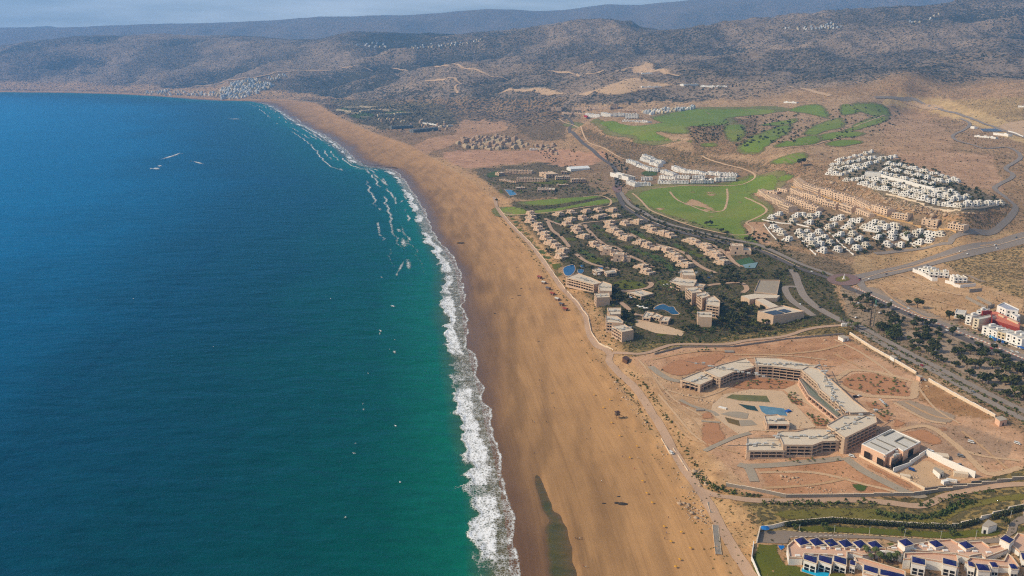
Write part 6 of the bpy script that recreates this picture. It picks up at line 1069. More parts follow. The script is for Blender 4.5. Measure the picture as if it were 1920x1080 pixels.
# ---- scrub, merged (nobody could count it)
def tuft_templates(n, k, sd):
    out = []
    for q in range(k):
        rr = random.Random(sd + q); V, F = leaf_cloud(rr, [((0, 0, .30), (.75, .75, .42)), ((.35, .2, .25), (.5, .5, .35)), ((-.3, -.25, .3), (.5, .45, .4))], n, .34); out.append((np.array(V), np.array(F)))
    return out
def merged(name, pts_, tpl, mat, label, seed=0, squash=(.7, 1.2)):
    r2 = np.random.default_rng(seed); pts_ = np.asarray(pts_, float); Vs = []; Fs = []; n0 = 0; which = r2.integers(0, len(tpl), len(pts_))
    for q, (V, F) in enumerate(tpl):
        p = pts_[which == q]
        if len(p) == 0: continue
        a = r2.uniform(0, 6.28, len(p)); ca, sa = np.cos(a)[:, None], np.sin(a)[:, None]; s = p[:, 3:4]; sz = s * r2.uniform(*squash, (len(p), 1))
        X = (V[None, :, 0] * ca - V[None, :, 1] * sa) * s + p[:, 0:1]; Y = (V[None, :, 0] * sa + V[None, :, 1] * ca) * s + p[:, 1:2]; Z = V[None, :, 2] * sz + p[:, 2:3]
        Vs.append(np.stack([X, Y, Z], -1).reshape(-1, 3)); Fs.append((F[None] + (np.arange(len(p)) * len(V))[:, None, None]).reshape(-1, F.shape[1]) + n0); n0 += len(p) * len(V)
    o = mesh_obj(name, np.concatenate(Vs), np.concatenate(Fs), mat); return tag(o, label, kind='stuff')
BLK = []
for o in list(COL.objects):
    b = o.name.split('.')[0]
    if o.type == 'MESH' and o.parent is None and b in ('fairway', 'lawn', 'garden_lawn', 'pool', 'pool_edge', 'bunker', 'sports_court', 'pool_deck', 'driveway', 'road_junction', 'terrace', 'car_park', 'car_lot', 'yard', 'forecourt', 'concrete_slab', 'plaza', 'road', 'promenade', 'lane', 'site_road', 'golf_path', 'hill_track', 'islet'):
        me = o.data; co = np.empty(len(me.vertices) * 3, np.float32); me.vertices.foreach_get('co', co); co = co.reshape(-1, 3); BLK.append((co, me))
occ = np.zeros((NJ, NI), bool)      # paved or mown cells of the ground grid
def mark(x, y):
    i = np.clip(((x / y + UMAX) / dudv).round().astype(int), 0, NI - 1); j = np.clip(((np.log(y) - LY0) / DLY).round().astype(int), 0, NJ - 1); occ[j, i] = True
for co, me in BLK:
    mark(co[:, 0].astype(float), co[:, 1].astype(float))
    ce = np.array([p.center[:2] for p in me.polygons]); mark(ce[:, 0], ce[:, 1])
def samp(A_, x, y):
    i = np.clip(((x / y + UMAX) / dudv).round().astype(int), 0, NI - 1); j = np.clip(((np.log(y) - LY0) / DLY).round().astype(int), 0, NJ - 1); return A_[j, i]
def scrub(n, ya, yb, dens, size, sd, use_block=True):
    r2 = np.random.default_rng(sd); y = np.sqrt(r2.uniform(ya * ya, yb * yb, n)); x = y * r2.uniform(-.74, .74, n)
    v = samp(veg, x, y) * (.35 + 1.3 * fbm(x / 38, y / 38, 3, 44)); k = (r2.uniform(0, 1, n) < v * dens) & samp(on_land & inl, x, y) & ~samp(occ, x, y) & (samp(bdist, x, y) > 5)
    x, y = x[k], y[k]
    if use_block: k = ~blocked(x, y); x, y = x[k], y[k]
    s = size[0] * np.exp(r2.normal(0, .38, len(x))); s = np.clip(s, size[0] * .4, size[1]); return np.stack([x, y, hz(x, y) - .05, s], -1)
T1, T2 = tuft_templates(12, 6, 50), tuft_templates(7, 6, 80)
sc1 = np.concatenate([scrub(115000, 380, 1150, .85, (.8, 2.0), 21), scrub(60000, 380, 800, .95, (.5, 1.2), 29)]); sc2 = scrub(190000, 1150, 2850, .72, (1.25, 3.4), 22)
gd = np.concatenate([sc1, sc2]); gpx_, gpy_ = project(gd[:, 0], gd[:, 1], gd[:, 2]); GARDENS = [(925,385),(1140,365),(1230,395),(1420,455),(1560,520),(1590,600),(1480,622),(1200,655),(1135,650),(1095,600),(1040,535)]
ing = inside(gpx_, gpy_, GARDENS) | inside(gpx_, gpy_, ZA([(0,560),(800,540),(880,640),(300,670)]))
LEAF3 = leaf_mat('pale_garden_leaves', (88, 96, 38), (116, 116, 52), (138, 126, 68)); gsel = gd[ing]; gq = np.random.default_rng(3).uniform(0, 1, len(gsel)) < .4
merged('garden_shrubs', gsel[~gq] * np.array((1, 1, 1, 1.45)), T1, LEAF2, 'dark green shrubs filling the resort gardens', 5, (.8, 1.5)); merged('pale_garden_shrubs', gsel[gq] * np.array((1, 1, 1, 1.2)), T1, LEAF3, 'lighter yellow green shrubs mixed into the resort gardens', 15, (.6, 1.1))
nog = gd[~ing]; merged('scrub', nog, T2, SCRUB, 'low olive scrub dotted over the dry ground', 6)
hl = scrub(520000, 2850, 7100, .36, (3.0, 6.5), 23, False); merged('hill_scrub', hl, tuft_templates(5, 5, 120), HILLV, 'dark scrub and low trees covering the far hills', 7, (.8, 1.4))
side = []
for (pl, off, n, sz) in (([(1160,700),(1192,730),(1220,772),(1242,807),(1255,830),(1272,862),(1301,904),(1329,946)], 7.5, 150, .9), ([(1160,700),(1192,730),(1220,772),(1242,807)], -7.0, 90, .8), ([(932,391),(955,419),(988,452),(1015,485),(1039,520),(1056,544),(1081,568)], -7, 130, 1.0), ([(1590,612),(1669,649),(1747,691),(1852,746),(1925,783)], 0, 170, 1.1), ([(1624,632),(1708,682),(1793,728),(1852,760),(1925,797)], 0, 150, 1.1), ([(1606,604),(1669,637),(1747,676),(1852,728),(1925,764)], 0, 110, 1.1), ([(1272,642),(1400,634),(1500,614)], 0, 80, 1.2), (Z4([(880,150),(1000,180),(1200,190),(1330,175),(1400,140),(1560,75)]), 0, 170, 1.6), (Z4([(100,90),(400,90),(800,85),(1000,100)]), 0, 120, 1.1), (Z4([(1200,110),(1400,50),(1700,0)]), 0, 60, 1.1), (Z3([(0,330),(100,400),(250,450),(400,470)]), 0, 90, 1.1)):
    c = wline(pl); seg = np.linalg.norm(np.diff(c, axis=0), axis=1); s = np.concatenate([[0], np.cumsum(seg)]); q = np.sort(np.random.default_rng(n).uniform(0, s[-1], n)); d = np.gradient(c, axis=0); d /= np.linalg.norm(d, axis=1)[:, None]
    for a in q: x = np.interp(a, s, c[:, 0]); y = np.interp(a, s, c[:, 1]); dx = np.interp(a, s, d[:, 0]); dy = np.interp(a, s, d[:, 1]); o_ = off + random.gauss(0, 1.3); x -= dy * o_; y += dx * o_; side.append((x, y, float(hz(x, y)), sz * random.uniform(.5, 1.6)))
r5 = np.random.default_rng(77); j_, i_ = np.nonzero((bdist > -7) & (bdist < 24) & (GY < 1300) & (GY > 400)); pk = r5.integers(0, len(j_), 420)
for q in pk: x = GX[j_[q], i_[q]] + r5.uniform(-2, 2); y = GY[j_[q], i_[q]] + r5.uniform(-2, 2); side.append((x, y, float(hz(x, y)), float(r5.uniform(.25, .9))))
SITE = [(1150,690),(1260,655),(1580,628),(1620,650),(1920,812),(1920,880),(1800,915),(1420,930),(1320,905),(1200,750)]
for q in scatter_px(SITE, 900, (1.0, .6), 3):
    g = G(*q); (not blocked(np.array([g[0]]), np.array([g[1]]))[0]) and side.append((g[0], g[1], g[2], random.uniform(.18, .6)))
merged('verge_shrubs', side, T1, LEAF2, 'green shrubs along the paths and road verges', 9, (.8, 1.5))
TT = []
for q in range(4):
    rr = random.Random(200 + q); V, F = leaf_cloud(rr, [((0, 0, .9), (.75, .75, .5)), ((.5, .2, .75), (.5, .5, .4)), ((-.45, .3, .8), (.5, .5, .4)), ((0, -.5, .7), (.5, .5, .4)), ((0, 0, .3), (.12, .12, .4))], 34, .34); TT.append((np.array(V), np.array(F)))
merged('distant_trees', far_tree_pts, TT, LEAF, 'small dark trees of gardens and roadsides farther off', 8, (.8, 1.2))
# ------------------------------------------------------------------ surf
def foam_mat():
    b = NB('sea_foam'); p = b.pos(); f = b.attr('foam').outputs['Fac']; n1 = b.noise(b.scl(p, (1, .6, 1)), .32, 6, .68); n2 = b.noise(p, .1, 3)
    v = b.n('TexVoronoi', Scale=.55, _feature='DISTANCE_TO_EDGE'); b.put(v.inputs['Vector'], p); lace = b.rng(v.outputs['Distance'], .0, .3, .22, -.10)
    k = b.math('ADD', b.math('ADD', f, b.math('MULTIPLY', b.math('SUBTRACT', n1, .5), 1.1)), b.math('ADD', lace, b.math('MULTIPLY', b.math('SUBTRACT', n2, .5), .5)))
    al = b.rng(k, .42, .92); b.put(b.b.inputs['Alpha'], al); b.bump(n1, .5, .6); return b.fin(b.mix(b.rng(k, .5, 1.0), lin(206, 200, 186), lin(244, 242, 236)), .8)
FOAM = foam_mat()
def surf():
    c = np.array([P(x, y, 0)[:2] for x, y in SHORE_PX[6:-1]])[::-1]; c = np.array(catmull(c, 10)); seg = np.linalg.norm(np.diff(c, axis=0), axis=1); s = np.concatenate([[0], np.cumsum(seg)])
    q = [0.0]
    while q[-1] < s[-1]:
        y = np.interp(q[-1], s, c[:, 1]); q.append(q[-1] + max(1.6, y * .0035))
    q = np.array(q[:-1]); C_ = np.stack([np.interp(q, s, c[:, 0]), np.interp(q, s, c[:, 1])], -1); d = np.gradient(C_, axis=0); 
    for _ in range(12): d[1:-1] = (d[:-2] + d[1:-1] * 2 + d[2:]) / 4
    d /= np.linalg.norm(d, axis=1)[:, None]; nr = np.stack([-d[:, 1], d[:, 0]], -1)
    T = np.concatenate([np.linspace(-15, 34, 60), np.linspace(36, 95, 26)]); tt = np.repeat(T[None], len(q), 0); ss = np.repeat(q[:, None], len(T), 1); X = C_[:, 0:1] + nr[:, 0:1] * tt; Y = C_[:, 1:2] + nr[:, 1:2] * tt
    far = sstep(900, 1500, Y); w1 = (fbm(ss / 38, ss * 0 + 1.3, 4, 5) - .5); w2 = (fbm(ss / 70, ss * 0 + 7.7, 4, 6) - .5); w3 = (fbm(ss / 26, ss * 0 + 3.1, 4, 16) - .5)
    w4 = (fbm(ss / 9, tt / 7, 4, 46) - .5); cen = 12 + 14 * w1 - 2 * far + 9 * w4; hw = 8.5 + 12 * w2 - 3.0 * far + 5 * w4
    main = 1 - sstep(.55, 1.15, np.abs(tt - cen) / np.maximum(hw, 1.5)); gap = sstep(.30, .52, fbm(ss / 46, ss * 0, 3, 9) + .08 * (1 - far)); main = main * (.35 + .65 * gap)
    edge = -3.5 + 13 * w3 + 2 * w1; line = 1 - sstep(.5, 1.6, np.abs(tt - edge) / 1.1); lace = (.36 + .16 * fbm(ss / 20, tt / 8, 3, 47)) * sstep(edge - .5, edge + 1, tt) * (1 - sstep(cen - 2, cen + 6, tt)); line2 = (1 - sstep(.5, 1.6, np.abs(tt - (edge * .5 + 5 + 6 * w2)) / .9)) * .7
    outer = 0
    for k, (o_, l_) in enumerate(((27, 90), (40, 120), (56, 150), (76, 190))):
        on = sstep(.56 - .14 * far, .70 - .10 * far, fbm(ss / l_, ss * 0 + k * 3.3, 4, 30 + k)); outer = np.maximum(outer, on * (1 - sstep(.3, 1.2, np.abs(tt - (o_ + 14 * w1)) / (1.5 + 1.6 * far))) * (.2 + .62 * far))
    f = np.maximum.reduce([main * (.62 + .3 * fbm(ss / 14, tt / 5, 3, 66)), line * .62, lace, line2 * .55, outer * .8]) ; f *= sstep(-15, -11, tt) * (1 - sstep(85, 94, tt)); f *= 1 - sstep(4200, 4900, Y)
    crest = .9 * np.exp(-((tt - (cen + hw * .7)) / 2.2) ** 2) * main + .25 * main * fbm(ss / 3, tt / 3, 3, 61); Z = np.maximum(hz(X, Y), 0) + .07 + .00006 * Y + crest
    i = np.arange(X.size).reshape(X.shape); qd = np.stack([i[:-1, :-1], i[1:, :-1], i[1:, 1:], i[:-1, 1:]], -1).reshape(-1, 4); fm = f.ravel()[qd].max(1) > .03; qd = qd[fm][:, ::-1]; used, inv = np.unique(qd, return_inverse=True)
    o = mesh_obj('surf', np.stack([X, Y, Z], -1).reshape(-1, 3)[used], inv.reshape(-1, 4), FOAM, smooth=True); set_attr(o, 'foam', f.ravel()[used]); tag(o, 'white surf breaking along the beach', kind='stuff')
surf()
def caps():
    V = []; F = []; A_ = []
    for (x, y, lx, ly, an) in [(748,432,9,5,20),(757,455,16,11,70),(768,448,8,5,60),(752,500,22,5,120),(766,496,18,9,80),(744,515,8,4,110),(655,302,16,4,40),(640,318,8,3,30),(636,282,7,3,30),(720,342,18,5,40),(705,330,14,4,40),(690,322,12,4,40),(742,380,6,5,80),(742,372,5,3,80),(712,392,7,4,30),(760,370,10,4,50),(740,660,7,5,60),(713,620,6,3,30),(712,626,4,3,80),(682,768,4,4,70),(680,757,3,4,80),(741,798,5,2,20),(740,637,3,3,30),(663,850,3,7,90),(667,832,2,5,90),(648,970,3,4,60),(750,904,3,4,80),(737,574,8,3,10),(716,520,6,2,30),(560,226,14,3,40),(535,222,10,2,40),(575,240,14,3,40),(610,262,16,3,40),(440,223,22,1.5,0),(293,316,11,3,0),(300,311,7,2,0),(318,294,26,2.2,-16),(330,290,14,2,-20),(372,305,15,2,14),(283,316,4,2,0),(590,252,12,3,40),(625,274,12,3,45),(690,700,3,2,30),(620,560,2,2,30),(400,650,2,1.5,30),(250,560,2,1.5,0),(730,655,3,2,0)]:
        n = 9; k0 = len(V); ca, sa = math.cos(R(an)), math.sin(R(an))
        for j in range(n):
            for i in range(n):
                a = (i / (n - 1) * 2 - 1); b = (j / (n - 1) * 2 - 1); p = P(x + a * lx * .8 * ca - b * ly * .75 * sa, y + a * lx * .8 * sa + b * ly * .75 * ca, .35); V.append(tuple(p + np.array((0, 0, .25 * math.exp(-b * b * 3))))); A_.append(max(0, (.66 if not (270 < x < 400 and y < 330) else .80) - .62 * (a * a + b * b) ** .75))
        F += [(k0 + j * n + i, k0 + j * n + i + 1, k0 + (j + 1) * n + i + 1, k0 + (j + 1) * n + i) for j in range(n - 1) for i in range(n - 1)]
    o = mesh_obj('whitecaps', V, F, FOAM, smooth=True); set_attr(o, 'foam', A_); tag(o, 'scattered white caps and boat wakes on the open water', kind='stuff')
caps()
# ------------------------------------------------------------------ cars, people, beach things
def car_proto(van=False):
    def make():
        t = tag(empty('van' if van else 'parked_car', (0, 0, 0)), None, 'van' if van else 'car'); b = bmesh.new(); prof = [(-2.1, .35), (2.1, .35), (2.15, .75), (1.25, .95), (.65, 1.42), (-1.2, 1.45), (-1.9, 1.0), (-2.15, .9)] if not van else [(-2.5, .35), (2.5, .35), (2.55, .9), (2.0, 1.2), (1.6, 2.05), (-2.45, 2.1), (-2.55, .9)]
        n = len(prof); V = [b.verts.new((x, -.85, z)) for x, z in prof] + [b.verts.new((x, .85, z)) for x, z in prof]; b.faces.new(V[:n][::-1] if False else V[:n]); b.faces.new(V[n:][::-1])
        for k in range(n): b.faces.new((V[k], V[n + k], V[n + (k + 1) % n], V[(k + 1) % n]))
        bmesh.ops.recalc_face_normals(b, faces=b.faces); bmesh.ops.bevel(b, geom=list(b.edges), offset=.07, segments=1, affect='EDGES'); me = bpy.data.meshes.new('body'); b.to_mesh(me); b.free(); me.materials.append(M('car_paint_white', (226, 226, 224), rough=.3, var=.02)); o = bpy.data.objects.new('body', me); COL.objects.link(o); o.parent = t
        z0, z1 = (.98, 1.36) if not van else (1.25, 1.9); MB().box(-1.15 if not van else -2.3, .62 if not van else 1.5, -.875, .875, z0, z1).build('side_window', GLASS, t); m = MB(); xw = (1.22, .7) if not van else (2.0, 1.66); m.v = [(xw[0] + .03, -.72, z0), (xw[0] + .03, .72, z0), (xw[1] + .04, .68, z1), (xw[1] + .04, -.68, z1)]; m.f = [(0, 1, 2, 3)]; m.build('windscreen', GLASS, t)
        for x in (-1.3, 1.3):
            for y in (-.82, .82):
                w_ = MB(); w_.v = []; k = 10
                for yy_ in (y - .1, y + .1): w_.v += [(x + .33 * math.cos(2 * math.pi * q / k), yy_, .33 + .33 * math.sin(2 * math.pi * q / k)) for q in range(k)]
                w_.f = [tuple(range(k)), tuple(reversed(range(k, 2 * k)))] + [(q, k + q, k + (q + 1) % k, (q + 1) % k) for q in range(k)]; w_.build('wheel', M('tyre', (30, 30, 30)), t)
        return t
    return Proto(make)
CAR, VAN = car_proto(), car_proto(True); PAINT = {'white': M('car_paint_white', (226, 226, 224), rough=.3, var=.02), 'dark': M('car_paint_dark', (40, 42, 48), rough=.3, var=.02), 'grey': M('car_paint_grey', (130, 134, 138), rough=.3, var=.02), 'red': M('car_paint_red', (150, 34, 30), rough=.3, var=.02), 'blue': M('car_paint_blue', (40, 84, 150), rough=.3, var=.02)}
cars = [((1651,752),(1667,760),'white','white car at the near end of the short row beside the red bed'), ((1656,757),(1672,765),'white','white car in the middle of the short row beside the red bed'), ((1661,761),(1677,769),'grey','grey car at the far end of the short row beside the red bed'), ((1611,744),(1620,742),'white','white car alone on the dirt road by the diagonal wing'), ((1733,714),(1740,718),'white','white car at the guard house gap'), ((1630,524),(1650,520),'white','white car entering the highway from the roundabout'), ((1713,521),(1740,514),'dark','dark car halfway along the near highway lanes'), ((1866,461),(1880,457),'white','white car far along the near highway lanes'), ((1800,473),(1815,469),'white','white car on the far highway lanes'), ((1905,446),(1920,441),'grey','grey car at the far end of the highway'),
 ((1612,524),(1625,522),'dark','dark car on the red roundabout'), ((1633,550),(1645,556),'dark','dark car leaving the roundabout on the avenue'), ((1626,556),(1640,562),'dark','dark car on the near avenue lanes'), ((1671,565),(1685,572),'white','white car on the far avenue lanes opposite the bare plot'), ((1703,580),(1715,586),'white','white car parked on the shoulder beside the huge tree'), ((1796,618),(1810,624),'white','white car on the avenue before the beige block'), ((1822,637),(1835,643),'dark','dark car parked before the blue doors'), ((1843,629),(1856,634),'white','white car parked at the west end of the shop row'), ((1853,632),(1866,638),'dark','dark car parked under the white terraced house'), ((1862,638),(1875,644),'grey','grey car parked beside the blue shop doors'), ((1865,647),(1878,653),'white','white car driving past the shops'), ((1836,621),(1849,626),'dark','dark car parked beside the beige block'), ((1897,660),(1910,666),'white','white car in the street corner below the awning'), ((1907,662),(1920,668),'white','second white car in the street corner below the awning'), ((1650,588),(1657,586),'white','white car parked in the grove near the masts'), ((1605,597),(1612,594),'white','white car parked under the grove by the entrance road'), ((1610,570),(1617,568),'white','white car in the top corner of the grove'), ((1655,586),(1662,584),'grey','grey car shaded by grove trees'), ((1537,578),(1545,583),'dark','dark car on the resort entrance road'), ((1500,572),(1497,566),'white','white car on the service road behind the event building'), ((1329,522),(1336,524),'blue','blue car on the parking pad among dark trees'), ((1334,518),(1341,520),'grey','grey car on the parking pad among dark trees'), ((1161,357),(1164,363),'white','white car on the red crossing'), ((1680,833),(1686,836),'grey','x')]
for p, q, c, lb in cars[:-1]:
    a, b = G(*p), G(*q); CAR.put(a + np.array((0, 0, offs(a[1], 2.6))), math.atan2(b[1] - a[1], b[0] - a[0]), lb, None, .80, {'body': PAINT[c]})
for p, q, lb in ((ZC([(1480,600)])[0], ZC([(1540,580)])[0], 'grey pickup parked behind the tall yard wall'), (ZC([(850,660)])[0], ZC([(900,680)])[0], 'dark blue truck in the shade of the storage yard'), (ZC([(50,480)])[0], ZC([(90,490)])[0], 'white van by the hall corner'), (ZC([(1110,420)])[0], ZC([(1140,430)])[0], 'white van at the top of the yard wall'), (ZC([(1640,290)])[0], ZC([(1680,300)])[0], 'white van on the dusty car park'), (ZC([(1500,475)])[0], ZC([(1570,490)])[0], 'long grey truck beside the dirt road'), (Z2([(1000,315)])[0], Z2([(1040,320)])[0], 'white van parked under the grove trees'), (Z3([(1880,165)])[0], Z3([(1905,172)])[0], 'white van in the far corner of the site'), (Z2([(225,750)])[0], Z2([(260,745)])[0], 'dark van beside the white car on the dirt road'), (Z1([(395,1005)])[0], Z1([(420,1030)])[0], 'white van stopped on the promenade')):
    a, b = G(*p), G(*q); VAN.put(a + np.array((0, 0, .3)), math.atan2(b[1] - a[1], b[0] - a[0]), lb, None, .78, {'body': PAINT['blue' if 'blue' in lb else 'dark' if 'dark' in lb else 'grey' if 'grey' in lb else 'white']})
for pl, n, lb in (([(1606,528),(1686,510),(1798,482),(1925,451)], 5, 'near highway lanes'), ([(1591,541),(1668,575),(1775,621),(1877,662)], 5, 'near avenue lanes'), ([(1216,416),(1326,448),(1454,483),(1536,516)], 5, 'road beside the golf course'), ([(1624,627),(1708,676),(1793,720),(1925,790)], 3, 'side road along the site wall')):
    c = wline(pl)
    for k in range(n): q = int((k + .6 + random.uniform(-.25, .25)) / n * (len(c) - 2)); a, b = c[q], c[q + 1]; CAR.put((a[0], a[1], float(hz(*a)) + offs(a[1], 2.4)), math.atan2(b[1] - a[1], b[0] - a[0]), '%s moving car along the %s, counted from the roundabout end' % (ORD[k], lb), None, .82, {'body': PAINT[random.choice(['white', 'white', 'grey', 'dark', 'red'])]})
# people: one continuous skinned body each
def person_proto(step, shirt):
    def make():
        me = bpy.data.meshes.new('person'); J = [(0, 0, .95), (0, 0, 1.2), (0, 0, 1.42), (0, .02, 1.52), (0, .03, 1.66), (.2, 0, 1.4), (.27, .08 * step, 1.12), (.28, .2 * step, .9), (-.2, 0, 1.4), (-.27, -.08 * step, 1.12), (-.28, -.16 * step, .9), (.1, 0, .9), (.11, .16 * step, .5), (.11, .12 * step, .07), (.11, .28 * step, .04), (-.1, 0, .9), (-.11, -.08 * step, .5), (-.11, -.26 * step, .09), (-.11, -.12 * step, .04)]
        E = [(0, 1), (1, 2), (2, 3), (3, 4), (2, 5), (5, 6), (6, 7), (2, 8), (8, 9), (9, 10), (0, 11), (11, 12), (12, 13), (13, 14), (0, 15), (15, 16), (16, 17), (17, 18)]; rad = [.15, .16, .17, .06, .11, .07, .05, .04, .07, .05, .04, .1, .075, .05, .045, .1, .075, .05, .045]
        me.from_pydata(J, E, []); o = bpy.data.objects.new('person', me); COL.objects.link(o); sk = o.modifiers.new('s', 'SKIN')
        for k, v in enumerate(me.skin_vertices[0].data): v.radius = (rad[k], rad[k]); v.use_root = k == 0
        o.modifiers.new('d', 'SUBSURF').levels = 1; dg = bpy.context.evaluated_depsgraph_get(); m2 = bpy.data.meshes.new_from_object(o.evaluated_get(dg)); o.modifiers.clear(); o.data = m2; m2.materials.clear()
        b = NB('person_' + shirt); z = b.n('SeparateXYZ'); b.put(z.inputs[0], b.n('TexCoord').outputs['Object']); c = {'red': (170, 50, 44), 'white': (226, 222, 214), 'dark': (46, 46, 56), 'blue': (50, 90, 150)}[shirt]
        col = b.mix(b.math('GREATER_THAN', z.outputs[2], .93), lin(44, 46, 60), lin(*c)); col = b.mix(b.math('GREATER_THAN', z.outputs[2], 1.47), col, lin(150, 106, 80)); col = b.mix(b.math('GREATER_THAN', z.outputs[2], 1.70), col, lin(30, 24, 20)); col = b.mix(b.math('LESS_THAN', z.outputs[2], .45), col, lin(150, 106, 80)); m2.materials.append(b.fin(col, .8)); return tag(o, None, 'person')
    return Proto(make)
PPL = {c: person_proto(s, c) for c, s in (('dark', 1), ('white', -.6), ('red', .8), ('blue', .3))}
ZS = lambda l: zp(l, 780, 700, 2.841)
for k, (q, c, lb) in enumerate((((730,184),'dark','person in dark clothes on the wet sand below the hotel'), ((738,188),'dark','second person in dark clothes walking close behind the first'), ((695,262),'dark','lone person on the middle of the beach'), ((620,258),'dark','person at the edge of the wet sand'), ((632,266),'white','person in white at the edge of the wet sand'), ((658,40),'dark','person high on the wet sand, far group'), ((668,44),'blue','person in blue in the far group'), ((910,353),'dark','person between the streaks of dry sand'), ((990,420),'dark','person alone above the streaked sand'), ((930,298),'dark','person crossing the dry sand'), ((1100,447),'dark','person beside the row of yellow parasols'), ((1182,455),'white','person in white behind the parasols'), ((1205,478),'blue','person in blue near the parasols'), ((1165,513),'red','person in red beside the parasols'), ((1220,540),'dark','person under the dune bank'), ((1300,645),'blue','person in blue at the foot of the dune'), ((988,580),'white','person in white mid beach'), ((632,430),'dark','person near the water on the lower beach'), ((848,882),'dark','person at the rim of the tide pool'), ((858,886),'dark','second person at the rim of the tide pool'), ((872,886),'white','person in white by the tide pool'), ((884,884),'dark','last person of the group by the tide pool'), ((890,1030),'red','person in red on the near sand'), ((905,1037),'white','person in white on the near sand'), ((1345,773),'dark','person near the lower parasols'), ((1335,855),'blue','person in blue near the lower parasols'), ((1325,885),'dark','person below the lower parasols'), ((1123,290),'dark','person beside the lifeguard tower'), ((475*1,0),'x','x'))):
    if c == 'x': continue
    g = G(*ZS([q])[0]); PPL[c].put(g, random.uniform(0, 6.2), lb, None, .9)
for q, c, lb in (((1452, 939), 'dark', 'person walking on the south site path'), ((1214, 762), 'dark', 'person on the promenade beside the site'), ((1332, 930), 'white', 'person at the promenade fork')): PPL[c].put(G(*q) + np.array((0, 0, .5)), 1, lb)
def parasol_proto(name, col):
    def make():
        t = tag(empty(name, (0, 0, 0)), None, 'parasol'); MB().cyl((0, 0), .05, .05, -.3, 2.5, 6).build('pole', WHITE, t); m = MB(); k = 8; m.v = [(1.6 * math.cos(2 * math.pi * q / k), 1.6 * math.sin(2 * math.pi * q / k), 1.95) for q in range(k)] + [(.8 * math.cos(2 * math.pi * q / k), .8 * math.sin(2 * math.pi * q / k), 2.32) for q in range(k)] + [(0, 0, 2.5)]; m.f = [(q, (q + 1) % k, k + (q + 1) % k, k + q) for q in range(k)] + [(k + q, k + (q + 1) % k, 2 * k) for q in range(k)]; m.build('canopy', col, t); return t
    return Proto(make)
YEL = parasol_proto('beach_parasol', M('yellow_canvas', (214, 156, 46), var=.05)); BLP = parasol_proto('blue_parasol', M('blue_canvas', (40, 110, 180))); WHP = parasol_proto('white_parasol', M('white_canvas', (236, 232, 226)))
for k, q in enumerate([(950,118),(1033,145),(998,188),(1042,268),(1085,338),(1178,395),(1140,455),(1208,580),(1230,645),(1258,695),(1322,823),(1413,853),(1358,903),(1462,938),(1405,998),(1383,1037)]): YEL.put(G(*ZS([q])[0]), k, 'yellow beach parasol, %s down the beach from the lifeguard end' % ORD[k], 'yellow beach parasols', .58)
BLP.put(G(*Z4([(125, 292)])[0]), 0, 'blue parasol on the paved corner of the white resort', None, 1.6)
for k, q in enumerate(ZP([(715,570),(740,585),(775,580),(800,600),(830,600),(560,430),(590,440),(610,455),(110,130),(170,128),(1080,275),(1110,270)])): WHP.put(G(*q), k, 'white parasol %s around the resort pools' % ORD[k], 'white resort parasols', 1.2)
def tower():
    g = G(*ZS([(1072, 240)])[0]); t = thing('lifeguard_tower', g, .3, 'grey lifeguard tower on legs with a ramp on the beach', 'tower')
    for x in (-1.3, 1.3):
        for y in (-1.3, 1.3): MB().cyl((x, y), .14, .14, -.5, 4.2, 6).build('leg', WOOD, t)
    MB().box(-1.8, 1.8, -1.8, 1.8, 3.0, 3.2).build('platform', WOOD, t); MB().box(-1.3, 1.3, -1.2, 1.3, 3.203, 5.2).build('cabin', M('weathered_grey', (120, 110, 100)), t); MB().cone([(-1.9, -1.9), (1.9, -1.9), (1.9, 1.9), (-1.9, 1.9)], 5.203, (0, 0, 6.4)).build('roof', M('dark_thatch', (84, 62, 54)), t); m = MB(); m.v = [(1.8, -.5, 3.1), (1.8, .5, 3.1), (6.5, .5, .1), (6.5, -.5, .1), (1.8, -.5, 2.9), (1.8, .5, 2.9), (6.5, .5, -.1), (6.5, -.5, -.1)]; m.f = [(0, 3, 2, 1), (4, 5, 6, 7), (0, 4, 7, 3), (1, 2, 6, 5)]; m.build('ramp', WOOD, t)
tower()
def rock(px, lx, ly, h, label, seed, n=1):
    rr = random.Random(seed); g = G(*px); b = bmesh.new(); bmesh.ops.create_icosphere(b, subdivisions=3, radius=1)
    for v in b.verts:
        d = fbm(np.array([v.co.x * 1.7 + seed]), np.array([v.co.y * 1.7 + v.co.z]), 3, seed)[0]; v.co *= .65 + .7 * d; v.co.x *= lx; v.co.y *= ly; v.co.z *= h
    me = bpy.data.meshes.new('rock'); b.to_mesh(me); b.free(); me.materials.append(M('wet_rock', (62, 54, 46), var=.3)); o = bpy.data.objects.new('beach_rock', me); COL.objects.link(o); o.scale = (.7, .7, .8); o.location = tuple(g); o.rotation_euler = (0, 0, rr.uniform(-.3, .3)); tag(o, label, 'rock')
